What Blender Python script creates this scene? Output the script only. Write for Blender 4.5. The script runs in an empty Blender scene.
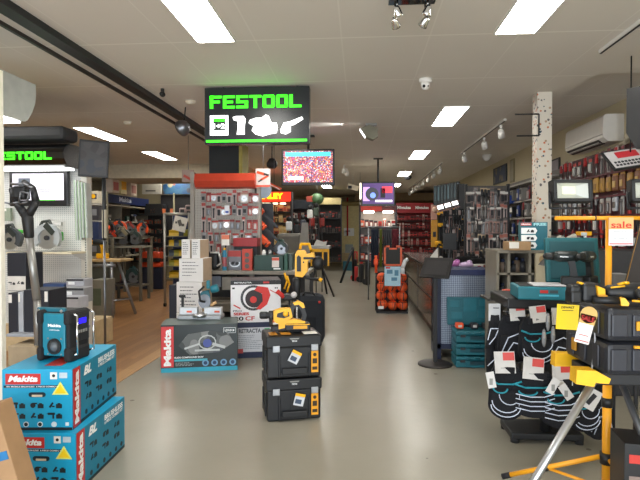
import bpy, bmesh, math, random
from mathutils import Vector, Matrix, Euler
R = random.Random(7)
C = bpy.context.scene.collection
rad = math.radians
PI = math.pi
# ---------------------------------------------------------------- camera, sky, exposure
CAM = Vector((0, 0, 1.5)); F = 520.0
YAW, PITCH = rad(4.4), rad(-1.1)
cd = bpy.data.cameras.new('camera'); cam = bpy.data.objects.new('camera', cd); C.objects.link(cam)
cd.sensor_width = 36.0; cd.lens = F / 640 * 36.0; cd.clip_end = 200
cam.location = CAM; cam.rotation_euler = (PI / 2 + PITCH, 0, YAW)
bpy.context.scene.camera = cam
sc = bpy.context.scene
sc.view_settings.view_transform = 'Standard'; sc.view_settings.look = 'None'
sc.view_settings.gamma = 1; sc.view_settings.use_curve_mapping = False
sc.view_settings.exposure = 0.35
w = bpy.data.worlds.new('world'); sc.world = w; w.use_nodes = True
nt = w.node_tree; bgn = nt.nodes['Background']
bgn.inputs[0].default_value = (0.80, 0.90, 1.0, 1); bgn.inputs[1].default_value = 2.6
# daylight through the open shopfront behind the camera
al = bpy.data.lights.new('shopfront_daylight', 'AREA'); al.shape = 'RECTANGLE'; al.size = 7.0; al.size_y = 2.6
al.energy = 210; al.color = (0.93, 0.96, 1.0)
alo = bpy.data.objects.new('shopfront_daylight', al); C.objects.link(alo)
alo.location = (0, -2.9, 1.0); alo.rotation_euler = (rad(104), 0, 0)
PANEL_E = 20.0

_RM = cam.rotation_euler.to_matrix()
def ray(px, py):
    return _RM @ Vector(((px - 320) / F, (240 - py) / F, -1))
def at(px, py, Y):
    d = ray(px, py); return CAM + d * (Y / d.y)
def flo(px, py, Z=0.0):
    d = ray(px, py); return CAM + d * ((Z - CAM.z) / d.z)
def atx(px, py, X):
    d = ray(px, py); return CAM + d * (X / d.x)

# ---------------------------------------------------------------- materials
def lin(c):
    return tuple(((v / 255) / 12.92 if v / 255 <= 0.04045 else ((v / 255 + 0.055) / 1.055) ** 2.4) for v in c)
MATS = {}
def M(col, rough=0.5, metal=0.0, var=0.08, scale=12, emit=0, name=None, bump=0, alpha=None, coat=0):
    if isinstance(col, int): col = ((col >> 16) & 255, (col >> 8) & 255, col & 255)
    key = (col, rough, metal, var, scale, emit, bump, alpha, coat)
    if key in MATS: return MATS[key]
    m = bpy.data.materials.new(name or 'mat_%02x%02x%02x' % col); m.use_nodes = True
    n = m.node_tree; b = n.nodes['Principled BSDF']; L = lin(col)
    b.inputs['Roughness'].default_value = rough; b.inputs['Metallic'].default_value = metal
    if coat: b.inputs['Coat Weight'].default_value = coat
    tc = n.nodes.new('ShaderNodeTexCoord'); no = n.nodes.new('ShaderNodeTexNoise')
    no.inputs['Scale'].default_value = scale; no.inputs['Detail'].default_value = 4
    n.links.new(tc.outputs['Object'], no.inputs['Vector'])
    rp = n.nodes.new('ShaderNodeValToRGB')
    rp.color_ramp.elements[0].position = 0.3; rp.color_ramp.elements[1].position = 0.7
    rp.color_ramp.elements[0].color = tuple(v * (1 - var) for v in L) + (1,)
    rp.color_ramp.elements[1].color = tuple(min(1, v * (1 + var)) for v in L) + (1,)
    n.links.new(no.outputs['Fac'], rp.inputs['Fac']); n.links.new(rp.outputs['Color'], b.inputs['Base Color'])
    if bump:
        bp = n.nodes.new('ShaderNodeBump'); bp.inputs['Strength'].default_value = bump; bp.inputs['Distance'].default_value = 0.01
        n.links.new(no.outputs['Fac'], bp.inputs['Height']); n.links.new(bp.outputs['Normal'], b.inputs['Normal'])
    if emit:
        b.inputs['Emission Color'].default_value = L + (1,); b.inputs['Emission Strength'].default_value = emit
    if alpha is not None: b.inputs['Alpha'].default_value = alpha
    m['col'] = list(col); MATS[key] = m; return m
def colname(m):
    import colorsys
    h, sa, v = colorsys.rgb_to_hsv(*[c / 255 for c in m['col']]); h *= 360
    if v < .22: return 'black'
    if sa < .16: return 'white' if v > .85 else 'pale grey' if v > .68 else 'grey' if v > .42 else 'charcoal'
    b = 'red' if h < 14 or h > 340 else 'orange' if h < 28 else 'brown' if h < 40 and v < .7 else 'tan' if h < 45 and sa < .5 else 'yellow' if h < 66 else 'green' if h < 165 else 'teal' if h < 200 else 'blue' if h < 260 else 'purple'
    return ('dark ' if v < .45 else 'pale ' if sa < .3 else '') + b
class NT:
    def __init__(s, name):
        s.m = bpy.data.materials.new(name); s.m.use_nodes = True; s.n = s.m.node_tree; s.b = s.n.nodes['Principled BSDF']
    def add(s, t, **k):
        x = s.n.nodes.new(t)
        for a, v in k.items(): setattr(x, a, v)
        return x
    def ln(s, a, b): s.n.links.new(a, b)
    def math(s, op, a, b=None):
        x = s.add('ShaderNodeMath', operation=op)
        for i, v in enumerate((a, b)):
            if v is None: continue
            if hasattr(v, 'links'): s.ln(v, x.inputs[i])
            else: x.inputs[i].default_value = v
        return x.outputs[0]
    def mix(s, f, a, b):
        x = s.add('ShaderNodeMix', data_type='RGBA')
        for sock, v in ((x.inputs[0], f), (x.inputs[6], a), (x.inputs[7], b)):
            if hasattr(v, 'links'): s.ln(v, sock)
            else: sock.default_value = v
        return x.outputs[2]
def floor_mat():
    t = NT('painted_concrete'); g = t.add('ShaderNodeNewGeometry')
    n1 = t.add('ShaderNodeTexNoise'); n1.inputs['Scale'].default_value = 0.9; n1.inputs['Detail'].default_value = 8; t.ln(g.outputs['Position'], n1.inputs['Vector'])
    n2 = t.add('ShaderNodeTexNoise'); n2.inputs['Scale'].default_value = 9; n2.inputs['Detail'].default_value = 6; t.ln(g.outputs['Position'], n2.inputs['Vector'])
    c = t.mix(n1.outputs['Fac'], lin((140, 134, 120)) + (1,), lin((160, 155, 141)) + (1,))
    n3 = t.add('ShaderNodeTexVoronoi'); n3.inputs['Scale'].default_value = 1.7; t.ln(g.outputs['Position'], n3.inputs['Vector'])
    s = t.math('MULTIPLY', t.math('LESS_THAN', n3.outputs['Distance'], 0.035), 0.6)
    c = t.mix(s, c, lin((80, 72, 60)) + (1,))
    t.ln(c, t.b.inputs['Base Color'])
    t.b.inputs['Roughness'].default_value = 0.27
    bp = t.add('ShaderNodeBump'); bp.inputs['Strength'].default_value = 0.12; bp.inputs['Distance'].default_value = 0.02
    t.ln(n2.outputs['Fac'], bp.inputs['Height']); t.ln(bp.outputs['Normal'], t.b.inputs['Normal'])
    return t.m
def wood_mat(name, c1, c2, pw=0.09, rough=0.35):
    t = NT(name); g = t.add('ShaderNodeNewGeometry'); mp = t.add('ShaderNodeMapping'); t.ln(g.outputs['Position'], mp.inputs['Vector'])
    mp.inputs['Rotation'].default_value = (0, 0, rad(90))
    br = t.add('ShaderNodeTexBrick'); br.inputs['Scale'].default_value = 1; br.inputs['Brick Width'].default_value = 0.9; br.inputs['Row Height'].default_value = pw
    br.inputs['Mortar Size'].default_value = 0.0012; br.inputs['Color1'].default_value = lin(c1) + (1,); br.inputs['Color2'].default_value = lin(c2) + (1,)
    br.inputs['Mortar'].default_value = lin(tuple(int(v * .55) for v in c1)) + (1,)
    t.ln(mp.outputs[0], br.inputs['Vector'])
    mp2 = t.add('ShaderNodeMapping'); mp2.inputs['Scale'].default_value = (30, 2, 2); t.ln(g.outputs['Position'], mp2.inputs['Vector'])
    no = t.add('ShaderNodeTexNoise'); no.inputs['Scale'].default_value = 1.5; no.inputs['Detail'].default_value = 5; t.ln(mp2.outputs[0], no.inputs['Vector'])
    c = t.mix(t.math('MULTIPLY', no.outputs['Fac'], 0.45), br.outputs['Color'], lin(tuple(int(v * .62) for v in c1)) + (1,))
    t.ln(c, t.b.inputs['Base Color']); t.b.inputs['Roughness'].default_value = rough
    return t.m
def ceil_mat():
    t = NT('ceiling_sheets'); g = t.add('ShaderNodeNewGeometry'); sp = t.add('ShaderNodeSeparateXYZ'); t.ln(g.outputs['Position'], sp.inputs[0])
    def joint(sock, off, per, wd):
        a = t.math('FRACT', t.math('DIVIDE', t.math('ADD', sock, off), per)); a = t.math('ABSOLUTE', t.math('SUBTRACT', a, 0.5)); return t.math('LESS_THAN', a, wd / per / 2)
    jy = joint(sp.outputs[1], 60.0 - 4.2 + 0.6, 1.2, 0.022)
    jx = t.math('MULTIPLY', joint(sp.outputs[0], 60.0 - 0.35 + 0.35, 0.7, 0.012), 0.5)
    no = t.add('ShaderNodeTexNoise'); no.inputs['Scale'].default_value = 0.8; no.inputs['Detail'].default_value = 5; t.ln(g.outputs['Position'], no.inputs['Vector'])
    base = t.mix(no.outputs['Fac'], lin((218, 211, 200)) + (1,), lin((230, 223, 212)) + (1,))
    c = t.mix(t.math('MULTIPLY', t.math('MAXIMUM', jy, jx), 0.7), base, lin((245, 240, 230)) + (1,))
    t.ln(c, t.b.inputs['Base Color']); t.b.inputs['Roughness'].default_value = 0.75
    return t.m
def peg_mat(name, col, hole, per=0.0254, r=0.22):
    t = NT(name); tc = t.add('ShaderNodeTexCoord'); sp = t.add('ShaderNodeSeparateXYZ'); t.ln(tc.outputs['Object'], sp.inputs[0])
    def fr(s): return t.math('SUBTRACT', t.math('FRACT', t.math('DIVIDE', t.math('ADD', s, 50.0), per)), 0.5)
    a, b = fr(t.math('ADD', sp.outputs[0], sp.outputs[1])), fr(sp.outputs[2])
    d = t.math('SQRT', t.math('ADD', t.math('MULTIPLY', a, a), t.math('MULTIPLY', b, b)))
    t.ln(t.mix(t.math('LESS_THAN', d, r), lin(col) + (1,), lin(hole) + (1,)), t.b.inputs['Base Color']); t.b.inputs['Roughness'].default_value = 0.5
    return t.m
def diamond_mat():
    t = NT('diamond_plate'); tc = t.add('ShaderNodeTexCoord'); mp = t.add('ShaderNodeMapping'); mp.inputs['Rotation'].default_value = (0, rad(45), 0); mp.inputs['Scale'].default_value = (66, 66, 66)
    t.ln(tc.outputs['Object'], mp.inputs['Vector']); ch = t.add('ShaderNodeTexChecker'); ch.inputs['Scale'].default_value = 1.0; t.ln(mp.outputs[0], ch.inputs['Vector'])
    ch.inputs['Color1'].default_value = lin((176, 186, 202)) + (1,); ch.inputs['Color2'].default_value = lin((112, 122, 140)) + (1,)
    t.ln(ch.outputs['Color'], t.b.inputs['Base Color']); t.b.inputs['Metallic'].default_value = 0.6; t.b.inputs['Roughness'].default_value = 0.3
    bp = t.add('ShaderNodeBump'); bp.inputs['Strength'].default_value = 0.8; bp.inputs['Distance'].default_value = 0.004; t.ln(ch.outputs['Fac'], bp.inputs['Height']); t.ln(bp.outputs['Normal'], t.b.inputs['Normal'])
    return t.m
def fleck_mat(name, base, cols, scale=14, thr=0.24, emit=0, smooth=False):
    """flecks of several colours on a base"""
    t = NT(name); tc = t.add('ShaderNodeTexCoord'); vo = t.add('ShaderNodeTexVoronoi'); vo.inputs['Scale'].default_value = scale; t.ln(tc.outputs['Object'], vo.inputs['Vector'])
    sp = t.add('ShaderNodeSeparateColor'); t.ln(vo.outputs['Color'], sp.inputs[0])
    rp = t.add('ShaderNodeValToRGB'); rp.color_ramp.interpolation = 'CONSTANT'
    el = rp.color_ramp.elements
    while len(el) < len(cols): el.new(0.5)
    for i, c in enumerate(cols): el[i].position = i / len(cols); el[i].color = lin(c) + (1,)
    t.ln(sp.outputs[0], rp.inputs['Fac'])
    f = t.math('LESS_THAN', vo.outputs['Distance'], thr)
    c = t.mix(f, lin(base) + (1,), rp.outputs['Color'])
    t.ln(c, t.b.inputs['Base Color']); t.b.inputs['Roughness'].default_value = 0.5
    if emit: t.ln(c, t.b.inputs['Emission Color']); t.b.inputs['Emission Strength'].default_value = emit
    return t.m

# ---------------------------------------------------------------- mesh builder
class MB:
    def __init__(s): s.bm = bmesh.new(); s.T = Matrix.Identity(4); s.sm = []
    def _xf(s, vs, X=None):
        for v in vs: v.co = s.T @ ((X @ v.co) if X is not None else v.co)
    def box(s, c, d, rot=(0, 0, 0), bev=0, mi=0):
        n0 = len(s.bm.verts)
        r = bmesh.ops.create_cube(s.bm, size=1); vs = r['verts']
        for v in vs: v.co = Vector((v.co.x * d[0], v.co.y * d[1], v.co.z * d[2]))
        fs = set(f for v in vs for f in v.link_faces)
        if bev:
            es = list(set(e for v in vs for e in v.link_edges))
            q = bmesh.ops.bevel(s.bm, geom=es, offset=min(bev, min(d) * .45), segments=2, affect='EDGES', profile=0.5)
            vs = list(set(q['verts']) | set(v for v in vs if v.is_valid)); fs = set(f for v in vs for f in v.link_faces)
        for f in fs: f.material_index = mi
        s._xf(vs, Matrix.Translation(c) @ Euler(rot).to_matrix().to_4x4()); return s
    def b2(s, x0, x1, y0, y1, z0, z1, bev=0, mi=0):
        return s.box(((x0 + x1) / 2, (y0 + y1) / 2, (z0 + z1) / 2), (abs(x1 - x0), abs(y1 - y0), abs(z1 - z0)), bev=bev, mi=mi)
    def cyl(s, a, b, r, r2=None, n=12, mi=0, caps=True):
        a, b = Vector(a), Vector(b); d = b - a
        if d.length < 1e-6: return s
        q = bmesh.ops.create_cone(s.bm, cap_ends=caps, segments=n, radius1=r, radius2=r if r2 is None else r2, depth=d.length)
        vs = q['verts']; X = Matrix.Translation((a + b) / 2) @ d.to_track_quat('Z', 'Y').to_matrix().to_4x4()
        for f in set(f for v in vs for f in v.link_faces):
            f.material_index = mi
            if len(f.verts) == 4: f.smooth = True
        s._xf(vs, X); return s
    def tube(s, pts, r, n=8, mi=0):
        for a, b in zip(pts, pts[1:]): s.cyl(a, b, r, n=n, mi=mi)
        for p in pts[1:-1]: s.ball(p, (r, r, r), n=8, mi=mi)
        return s
    def ball(s, c, r, n=12, mi=0, rot=(0, 0, 0)):
        if not hasattr(r, '__len__'): r = (r, r, r)
        q = bmesh.ops.create_uvsphere(s.bm, u_segments=n, v_segments=max(5, n // 2 + 1), radius=1); vs = q['verts']
        for f in set(f for v in vs for f in v.link_faces): f.material_index = mi; f.smooth = True
        s._xf(vs, Matrix.Translation(c) @ Euler(rot).to_matrix().to_4x4() @ Matrix.Diagonal((r[0], r[1], r[2], 1))); return s
    def prism(s, pts, d0, d1, plane='xz', mi=0, X=None):
        """extrude 2d outline; plane xz: depth along y; yz: depth along x; xy: depth along z"""
        def P(p, d): return Vector((p[0], d, p[1])) if plane == 'xz' else (Vector((d, p[0], p[1])) if plane == 'yz' else Vector((p[0], p[1], d)))
        A = [s.bm.verts.new(P(p, d0)) for p in pts]; B = [s.bm.verts.new(P(p, d1)) for p in pts]; fs = []
        fs.append(s.bm.faces.new(A)); fs.append(s.bm.faces.new(B[::-1]))
        for i in range(len(pts)): j = (i + 1) % len(pts); fs.append(s.bm.faces.new((A[j], A[i], B[i], B[j])))
        for f in fs: f.material_index = mi
        s._xf(A + B, X); return s
    def lathe(s, prof, c=(0, 0, 0), n=20, mi=0, X=None):
        rings = []
        for r, z in prof: rings.append([s.bm.verts.new((c[0] + max(r, 1e-4) * math.cos(2 * PI * i / n), c[1] + max(r, 1e-4) * math.sin(2 * PI * i / n), c[2] + z)) for i in range(n)])
        for a, b in zip(rings, rings[1:]):
            for i in range(n):
                f = s.bm.faces.new((a[i], a[(i + 1) % n], b[(i + 1) % n], b[i])); f.smooth = True; f.material_index = mi
        f = s.bm.faces.new(rings[0][::-1]); f.material_index = mi
        f = s.bm.faces.new(rings[-1]); f.material_index = mi
        s._xf([v for r in rings for v in r], X); return s
    def build(s, name, mats, parent=None):
        bmesh.ops.recalc_face_normals(s.bm, faces=s.bm.faces)
        me = bpy.data.meshes.new(name); s.bm.to_mesh(me); s.bm.free()
        for m in (mats if isinstance(mats, (list, tuple)) else [mats]): me.materials.append(m)
        o = bpy.data.objects.new(name, me); C.objects.link(o); o.parent = parent; return o

def tag(o, label, cat, group=None):
    o['label'] = label; o['category'] = cat
    if group: o['group'] = group
    return o
def thing(name, label, cat, loc=(0, 0, 0), rz=0, group=None):
    o = bpy.data.objects.new(name, None); C.objects.link(o); o.empty_display_size = .05
    o.location = loc; o.rotation_euler = (0, 0, rad(rz)); return tag(o, label, cat, group)
def one(name, mb, mats, label, cat, loc=(0, 0, 0), rz=0, group=None):
    o = mb.build(name, mats); o.location = loc; o.rotation_euler = (0, 0, rad(rz)); return tag(o, label, cat, group)
def struct(name, mb, mats, parent=None):
    o = mb.build(name, mats, parent); o['kind'] = 'structure'; return o
def dup(root, loc, rz=None, label=None, group=None, s=None):
    r = root.copy(); C.objects.link(r); r.location = loc
    if rz is not None: r.rotation_euler = (0, 0, rad(rz))
    if s is not None: r.scale = s if hasattr(s, '__len__') else (s, s, s)
    if label: r['label'] = label
    if group: r['group'] = group
    for ch in list(root.children):
        c = ch.copy(); C.objects.link(c); c.parent = r
        for g in list(ch.children):
            d = g.copy(); C.objects.link(d); d.parent = c
    return r
class Kind:
    """first use moves the thing itself, later uses copy it"""
    def __init__(s, o): s.o = o; s.used = False
    def __call__(s, loc, rz=0, label=None, group=None, sc_=None):
        if not s.used:
            s.used = True; o = s.o; o.location = loc; o.rotation_euler = (0, 0, rad(rz))
            if label: o['label'] = label
            if group: o['group'] = group
            if sc_ is not None: o.scale = sc_ if hasattr(sc_, '__len__') else (sc_,) * 3
            return o
        return dup(s.o, loc, rz, label, group, sc_)
def cleanup_unused(kinds):
    for k in kinds:
        if not k.used:
            for c in list(k.o.children):
                bpy.data.objects.remove(c)
            bpy.data.objects.remove(k.o)

def lettering(txt, wd, ht, mat, parent, loc, rz=0, bold=0.02, name='lettering', shear=0, tilt=0, roll=0, spacing=1.0):
    """flat raised letters facing -y, centred on loc, fitted into wd x ht"""
    cu = bpy.data.curves.new('t', 'FONT'); cu.body = txt; cu.size = 1; cu.offset = bold; cu.extrude = 0.0; cu.shear = shear; cu.space_character = spacing; cu.resolution_u = 3
    o = bpy.data.objects.new('t', cu); C.objects.link(o)
    me = bpy.data.meshes.new_from_object(o); bpy.data.objects.remove(o); bpy.data.curves.remove(cu)
    xs = [v.co.x for v in me.vertices]; ys = [v.co.y for v in me.vertices]
    x0, x1, y0, y1 = min(xs), max(xs), min(ys), max(ys)
    Tm = Matrix.Translation(loc) @ Matrix.Rotation(rad(rz), 4, 'Z') @ Matrix.Rotation(rad(tilt), 4, 'X') @ Matrix.Rotation(rad(roll), 4, 'Y')
    for v in me.vertices:
        v.co = Tm @ Vector((((v.co.x - x0) / (x1 - x0) - .5) * wd, 0, ((v.co.y - y0) / (y1 - y0) - .5) * ht))
    me.name = name; me.materials.clear(); me.materials.append(mat)
    r = bpy.data.objects.new(name, me); C.objects.link(r); r.parent = parent; return r

WHITE = M(0xE9E6E0, .5, var=.03); CREAM = M(0xD9CFBA, .6, var=.04); BLACK = M(0x17181A, .5, var=.15); DK = M(0x26272B, .55, var=.15); GREYP = M(0x8E8D88, .5)
LGREY = M(0xC4C2BC, .5, var=.04); TEAL = M(0x12839B, .4, var=.06); TEALD = M(0x0C5560, .5, var=.1); YEL = M(0xF5B400, .4, var=.05); RED = M(0xC32A26, .45, var=.06)
ORANGE = M(0xE8521F, .45, var=.06); SILVER = M(0xB9BBBD, .28, 1.0, var=.04); STEEL = M(0x7E8084, .35, .9, var=.05); CHROME = M(0xE5E6E8, .12, 1.0, var=.02)
NAVY = M(0x1C2547, .5); BLUE = M(0x1E4FA0, .45); BROWNBOX = M(0xA98560, .8, var=.06); CARDW = M(0xE4E0D8, .6, var=.02); GREEN = M(0x2FD421, .4, emit=1.6); MAROON = M(0x5A1620, .5, var=.08)
GREENDK = M(0x1E4C3C, .5); GOLD = M(0xB98A2C, .4); PINKR = M(0xD9483A, .5); RUBBER = M(0x1B1B1D, .8); WOODL = M(0xC8A273, .6, var=.1); FABRIC = M(0x121318, .95, var=.3, scale=60, bump=.3)
PIPEW = M(0xD5DCEC, .5); PIPET = M(0x1D8C9C, .5); YELP = M(0xF7D417, .5, var=.02); SALEO = M(0xF0C27A, .6); GLASSD = M(0x22262A, .08, coat=.5, var=.02); CLEARC = M(0xC9CCD0, .2, var=.2, scale=30)

H = 3.04
# ---------------------------------------------------------------- setting
struct('floor', MB().b2(-2.39, 3.35, -3, 24.2, -.1, 0), floor_mat())
struct('floor', MB().b2(-6.6, -2.39, -3, 24.2, -.1, 0.0), wood_mat('timber_boards', (176, 128, 76), (150, 104, 60)))
struct('trim_1', MB().b2(-2.52, -2.36, -3, 9.0, 0.0, 0.004), wood_mat('timber_edge', (196, 150, 96), (186, 140, 88), .3))
cm = ceil_mat()
mb = MB(); mb.b2(-6.6, 2.33, -3, 24.2, H, H + .12); mb.b2(2.33, 3.4, -3, 5.35, H, H + .12); mb.b2(2.33, 3.4, 5.35, 24.2, H + .10, H + .2)
struct('ceiling', mb, cm)
WALLM = M(0xC9BD9C, .8, var=.03, scale=2)
struct('wall_right', MB().b2(3.3, 3.45, -3, 24.2, 0, 3.25), WALLM)
struct('wall_left', MB().b2(-6.75, -6.6, -3, 24.2, 0, 3.2), M(0xA89C80, .8, var=.04, scale=2))
struct('wall_back', MB().b2(-6.6, 3.4, 24.05, 24.2, 0, 3.2), M(0xB5A584, .8, var=.04, scale=2))
struct('wall_partition', MB().b2(-6.6, -2.6, 15.0, 15.15, 0, 3.04), M(0x8F8468, .8, var=.04, scale=2))
struct('trim_2', MB().b2(-2.46, -2.34, -3, 9.1, 2.985, H), M(0x1E1F22, .5))
struct('trim_3', MB().b2(-2.66, -2.63, -3, 9.1, 3.01, H), M(0x2A2522, .5))
struct('wall_pillar', MB().b2(-2.68, -2.14, 9.1, 9.6, 0, H), M(0x23282B, .7))
struct('wall_pillar', MB().b2(-2.14, -2.08, 9.1, 9.6, 0, H), M(0xA79A4E, .7))
struct('trim_5', MB().b2(-6.6, -2.7, 11.9, 13.4, 2.72, H), M(0xC9BDA4, .7))
struct('trim_6', MB().b2(-.2, 3.3, 21.8, 24.05, 2.72, H), M(0x9A7F5C, .8))
p = at(544, 200, 6.0)
struct('wall_pillar', MB().b2(p.x - .08, p.x + .08, 6.0, 6.16, 0, H), fleck_mat('painted_pillar', (214, 205, 190), [(60, 86, 98), (196, 110, 66), (100, 92, 90), (214, 205, 190), (170, 140, 110), (214, 205, 190), (214, 205, 190)], scale=25, thr=.34))
one('wall_bracket', MB().tube([(0, 0, 0), (-.26, 0, 0.0), ], .008).tube([(0, 0, 0), (0, 0, -.24), (-.24, 0, -.24)], .008), BLACK, 'thin black angled bracket fixed to the painted pillar near the ceiling', 'bracket', at(539, 114, 5.98))
# pale end piers at the back of the aisle
struct('wall_pier', MB().b2(-.78, -.05, 22.6, 24.0, 0, 2.72), M(0xE0D29C, .7))
struct('trim_7', MB().b2(-2.1, .3, 22.4, 22.6, 2.55, 2.72), M(0x9C8750, .7))

# ---------------------------------------------------------------- ceiling lights
EM = M(0xFFFCF4, .5, emit=PANEL_E, var=0)
def light_panel(x, y0, label, L=1.2):
    t = thing('ceiling_light', label, 'light', (x, y0 + L / 2, H), group='rectangular ceiling light panels')
    f = MB(); 
    for a in (-.155, .155): f.box((a, 0, -.006), (.012, L, .012))
    for a in (-L / 2 + .006, L / 2 - .006): f.box((0, a, -.006), (.298, .012, .012))
    f.build('frame', WHITE, t); MB().box((0, 0, -.004), (.298, L - .024, .006)).build('diffuser', EM, t)
    return t
for i, y in enumerate((3.0, 6.6, 10.2, 13.8, 17.4)):
    light_panel(1.2, y, ['white light panel at the top, beside the chrome spotlight plate', 'white light panel behind the white dome camera', 'white light panel between the spot projector and the track lights', 'small far light panel above the second television', 'farthest light panel over the counter side'][i])
for i, y in enumerate((3.0, 6.6, 10.2, 13.8, 17.8)):
    light_panel(-1.17, y, ['white light panel nearest above the hanging green-lettered sign', 'ceiling light panel hidden behind the green-lettered sign', 'ceiling light panel hidden behind the hanging television', 'ceiling light panel beyond the hanging television', 'tiny far light panel right of the hanging television'][i])
for i, y in enumerate((4.0, 7.5, 9.9, 13.5)):
    light_panel((-4.2, -4.14, -4.12, -5.2)[i], y, ['ceiling light panel over the timber floor behind the grey canopy', 'slanting light panel above the wall monitor over the timber floor', 'second light panel beyond the wall monitor over the timber floor', 'farthest light panel over the timber floor'][i], 1.2)
# chrome spotlight cluster
c = at(411, 6, 3.6); t = thing('spotlight_cluster', 'black mirrored plate with four chrome spotlights on the ceiling', 'spotlight', (c.x, 3.5, H))
MB().box((0, 0, -.01), (.31, .16, .02), bev=.004).build('mounting_plate', GLASSD, t)
for k, (dx, dy, rx, ry) in enumerate([(-.1, .0, 25, -20), (.1, 0, 20, 20), (-.11, .06, 50, -30), (.09, .06, 45, 35)]):
    m = MB(); m.cyl((dx, dy, -.02), (dx, dy, -.07 - .05 * (k // 2)), .006, n=8)
    m.T = Matrix.Translation((dx, dy, -.09 - .05 * (k // 2))) @ Euler((rad(rx), rad(ry), 0)).to_matrix().to_4x4()
    m.lathe([(.012, .035), (.022, .02), (.03, -.02), (.034, -.035), (.03, -.036)], n=16); m.build('spot_head', CHROME, t)
# dome camera
c = at(425.5, 80, 5.4); t = thing('security_camera', 'white turret dome camera on the ceiling', 'camera', (c.x, 5.4, H))
MB().lathe([(.066, 0), (.066, -.03), (.05, -.045)], n=24).build('base', WHITE, t)
MB().ball((0, 0, -.065), .047, n=16).build('dome', WHITE, t)
MB().ball((-.018, -.034, -.08), .016, n=10).build('lens', BLACK, t); MB().ball((.022, -.034, -.08), .010, n=10).build('sensor', DK, t)
m = MB().lathe([(.065, 0), (.065, -.02), (.05, -.04), (.02, -.045)], n=20)
one('smoke_detector', m, CREAM, 'round cream smoke detector on the ceiling beside the green-lettered sign', 'smoke detector', (-2.02, 6.1, H))
m = MB().lathe([(.06, 0), (.06, -.02), (.045, -.04), (.02, -.045)], n=20)
one('smoke_detector', m, CREAM, 'round cream smoke detector beyond the black ceiling beam', 'smoke detector', (-3.3, 7.2, H))
m = MB().box((0, 0, -.02), (.03, .03, .04)).ball((0, 0, -.06), (.03, .045, .03))
one('security_camera', m, BLACK, 'small black camera hanging left of the green-lettered sign', 'camera', (-2.15, 5.55, H))
c = at(496, 168, 11.5)
one('security_camera', MB().lathe([(.1, 0), (.1, -.05), (.06, -.12), (.01, -.14)], n=16), WHITE, 'white dome camera near the right wall', 'camera', (2.75, 11.6, H + .1))
# track lights
def track(x, y0, y1, label):
    return one('lighting_track', MB().b2(-.018, .018, 0, y1 - y0, -.03, 0, mi=0).b2(-.008, .008, 0, y1 - y0, -.034, -.03, mi=1), [WHITE, BLACK], label, 'track', (x, y0, H))
track(2.05, 3.0, 4.65, 'empty white track rail on the ceiling at the upper right'); track(2.0, 7.4, 10.5, 'white ceiling rail carrying three white spotlights'); track(1.85, 12.0, 20, 'far ceiling rail with a row of glowing spotlights')
SPOTE = M(0xFFF2D8, .5, emit=14, var=0)
def spot_proto(lit):
    t = thing('track_spotlight', 'spot', 'spotlight')
    MB().box((0, 0, -.05), (.03, .05, .04)).cyl((0, 0, -.06), (0, 0, -.12), .008).build('stem', WHITE, t)
    X = Matrix.Translation((0, 0, -.15)) @ Euler((rad(35), 0, rad(0))).to_matrix().to_4x4()
    MB().lathe([(.03, .06), (.045, .03), (.05, -.06), (.046, -.06)], n=14, X=X).build('head', WHITE, t)
    MB().lathe([(.04, -.058), (.04, -.062)], n=14, X=X).build('lamp', SPOTE if lit else SILVER, t); return Kind(t)
sp = spot_proto(False); sl = spot_proto(True)
for k, y in enumerate((7.6, 8.6, 10.2)): sp((2.0, y, H - .02), -30, ['white track spotlight nearest on the three-lamp rail', 'middle white spotlight of the three-lamp rail', 'farthest white spotlight of the three-lamp rail'][k], 'white spotlights on the three-lamp rail')
for k in range(8): sl((1.85, 12.3 + k * 1.05, H - .02), 20 - 10 * (k % 3), 'small glowing spotlight on the far ceiling rail', 'glowing spotlights on the far rail')
for px, py, Y in ((344, 172, 12.0), (347, 180, 12.6)): q = at(px, py, Y); sl((q.x, Y, H - .02), 10, 'small glowing spotlight on the ceiling left of the second television', 'spotlights left of the second television')
# projector spot throwing a patch of light across the ceiling
c = at(369, 136, 7.6); t = thing('floodlight_projector', 'grey wedge-shaped spotlight hanging under the ceiling, throwing light to the side', 'spotlight', (c.x, 7.6, H))
MB().box((.03, 0, -.015), (.16, .08, .03)).build('mount', GREYP, t)
MB().prism([(-.13, -.08), (.0, -.03), (.12, -.07), (.13, -.19), (.05, -.24), (-.05, -.2)], -.08, .08).build('housing', M(0x77735F, .5), t)
MB().prism([(-.135, -.085), (-.12, -.075), (-.05, -.19), (-.06, -.2)], -.07, .07).build('lens', M(0xFFFFFF, .5, emit=3, var=0), t)
ld = bpy.data.lights.new('projector_beam', 'SPOT'); ld.energy = 18; ld.spot_size = rad(34); ld.spot_blend = .4; ld.shadow_soft_size = .03
lo = bpy.data.objects.new('projector_beam', ld); C.objects.link(lo); lo.parent = t; lo.location = (-.16, 0, -.13); lo.rotation_euler = Vector((-1, 0, .30)).to_track_quat('-Z', 'Y').to_euler()
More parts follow.
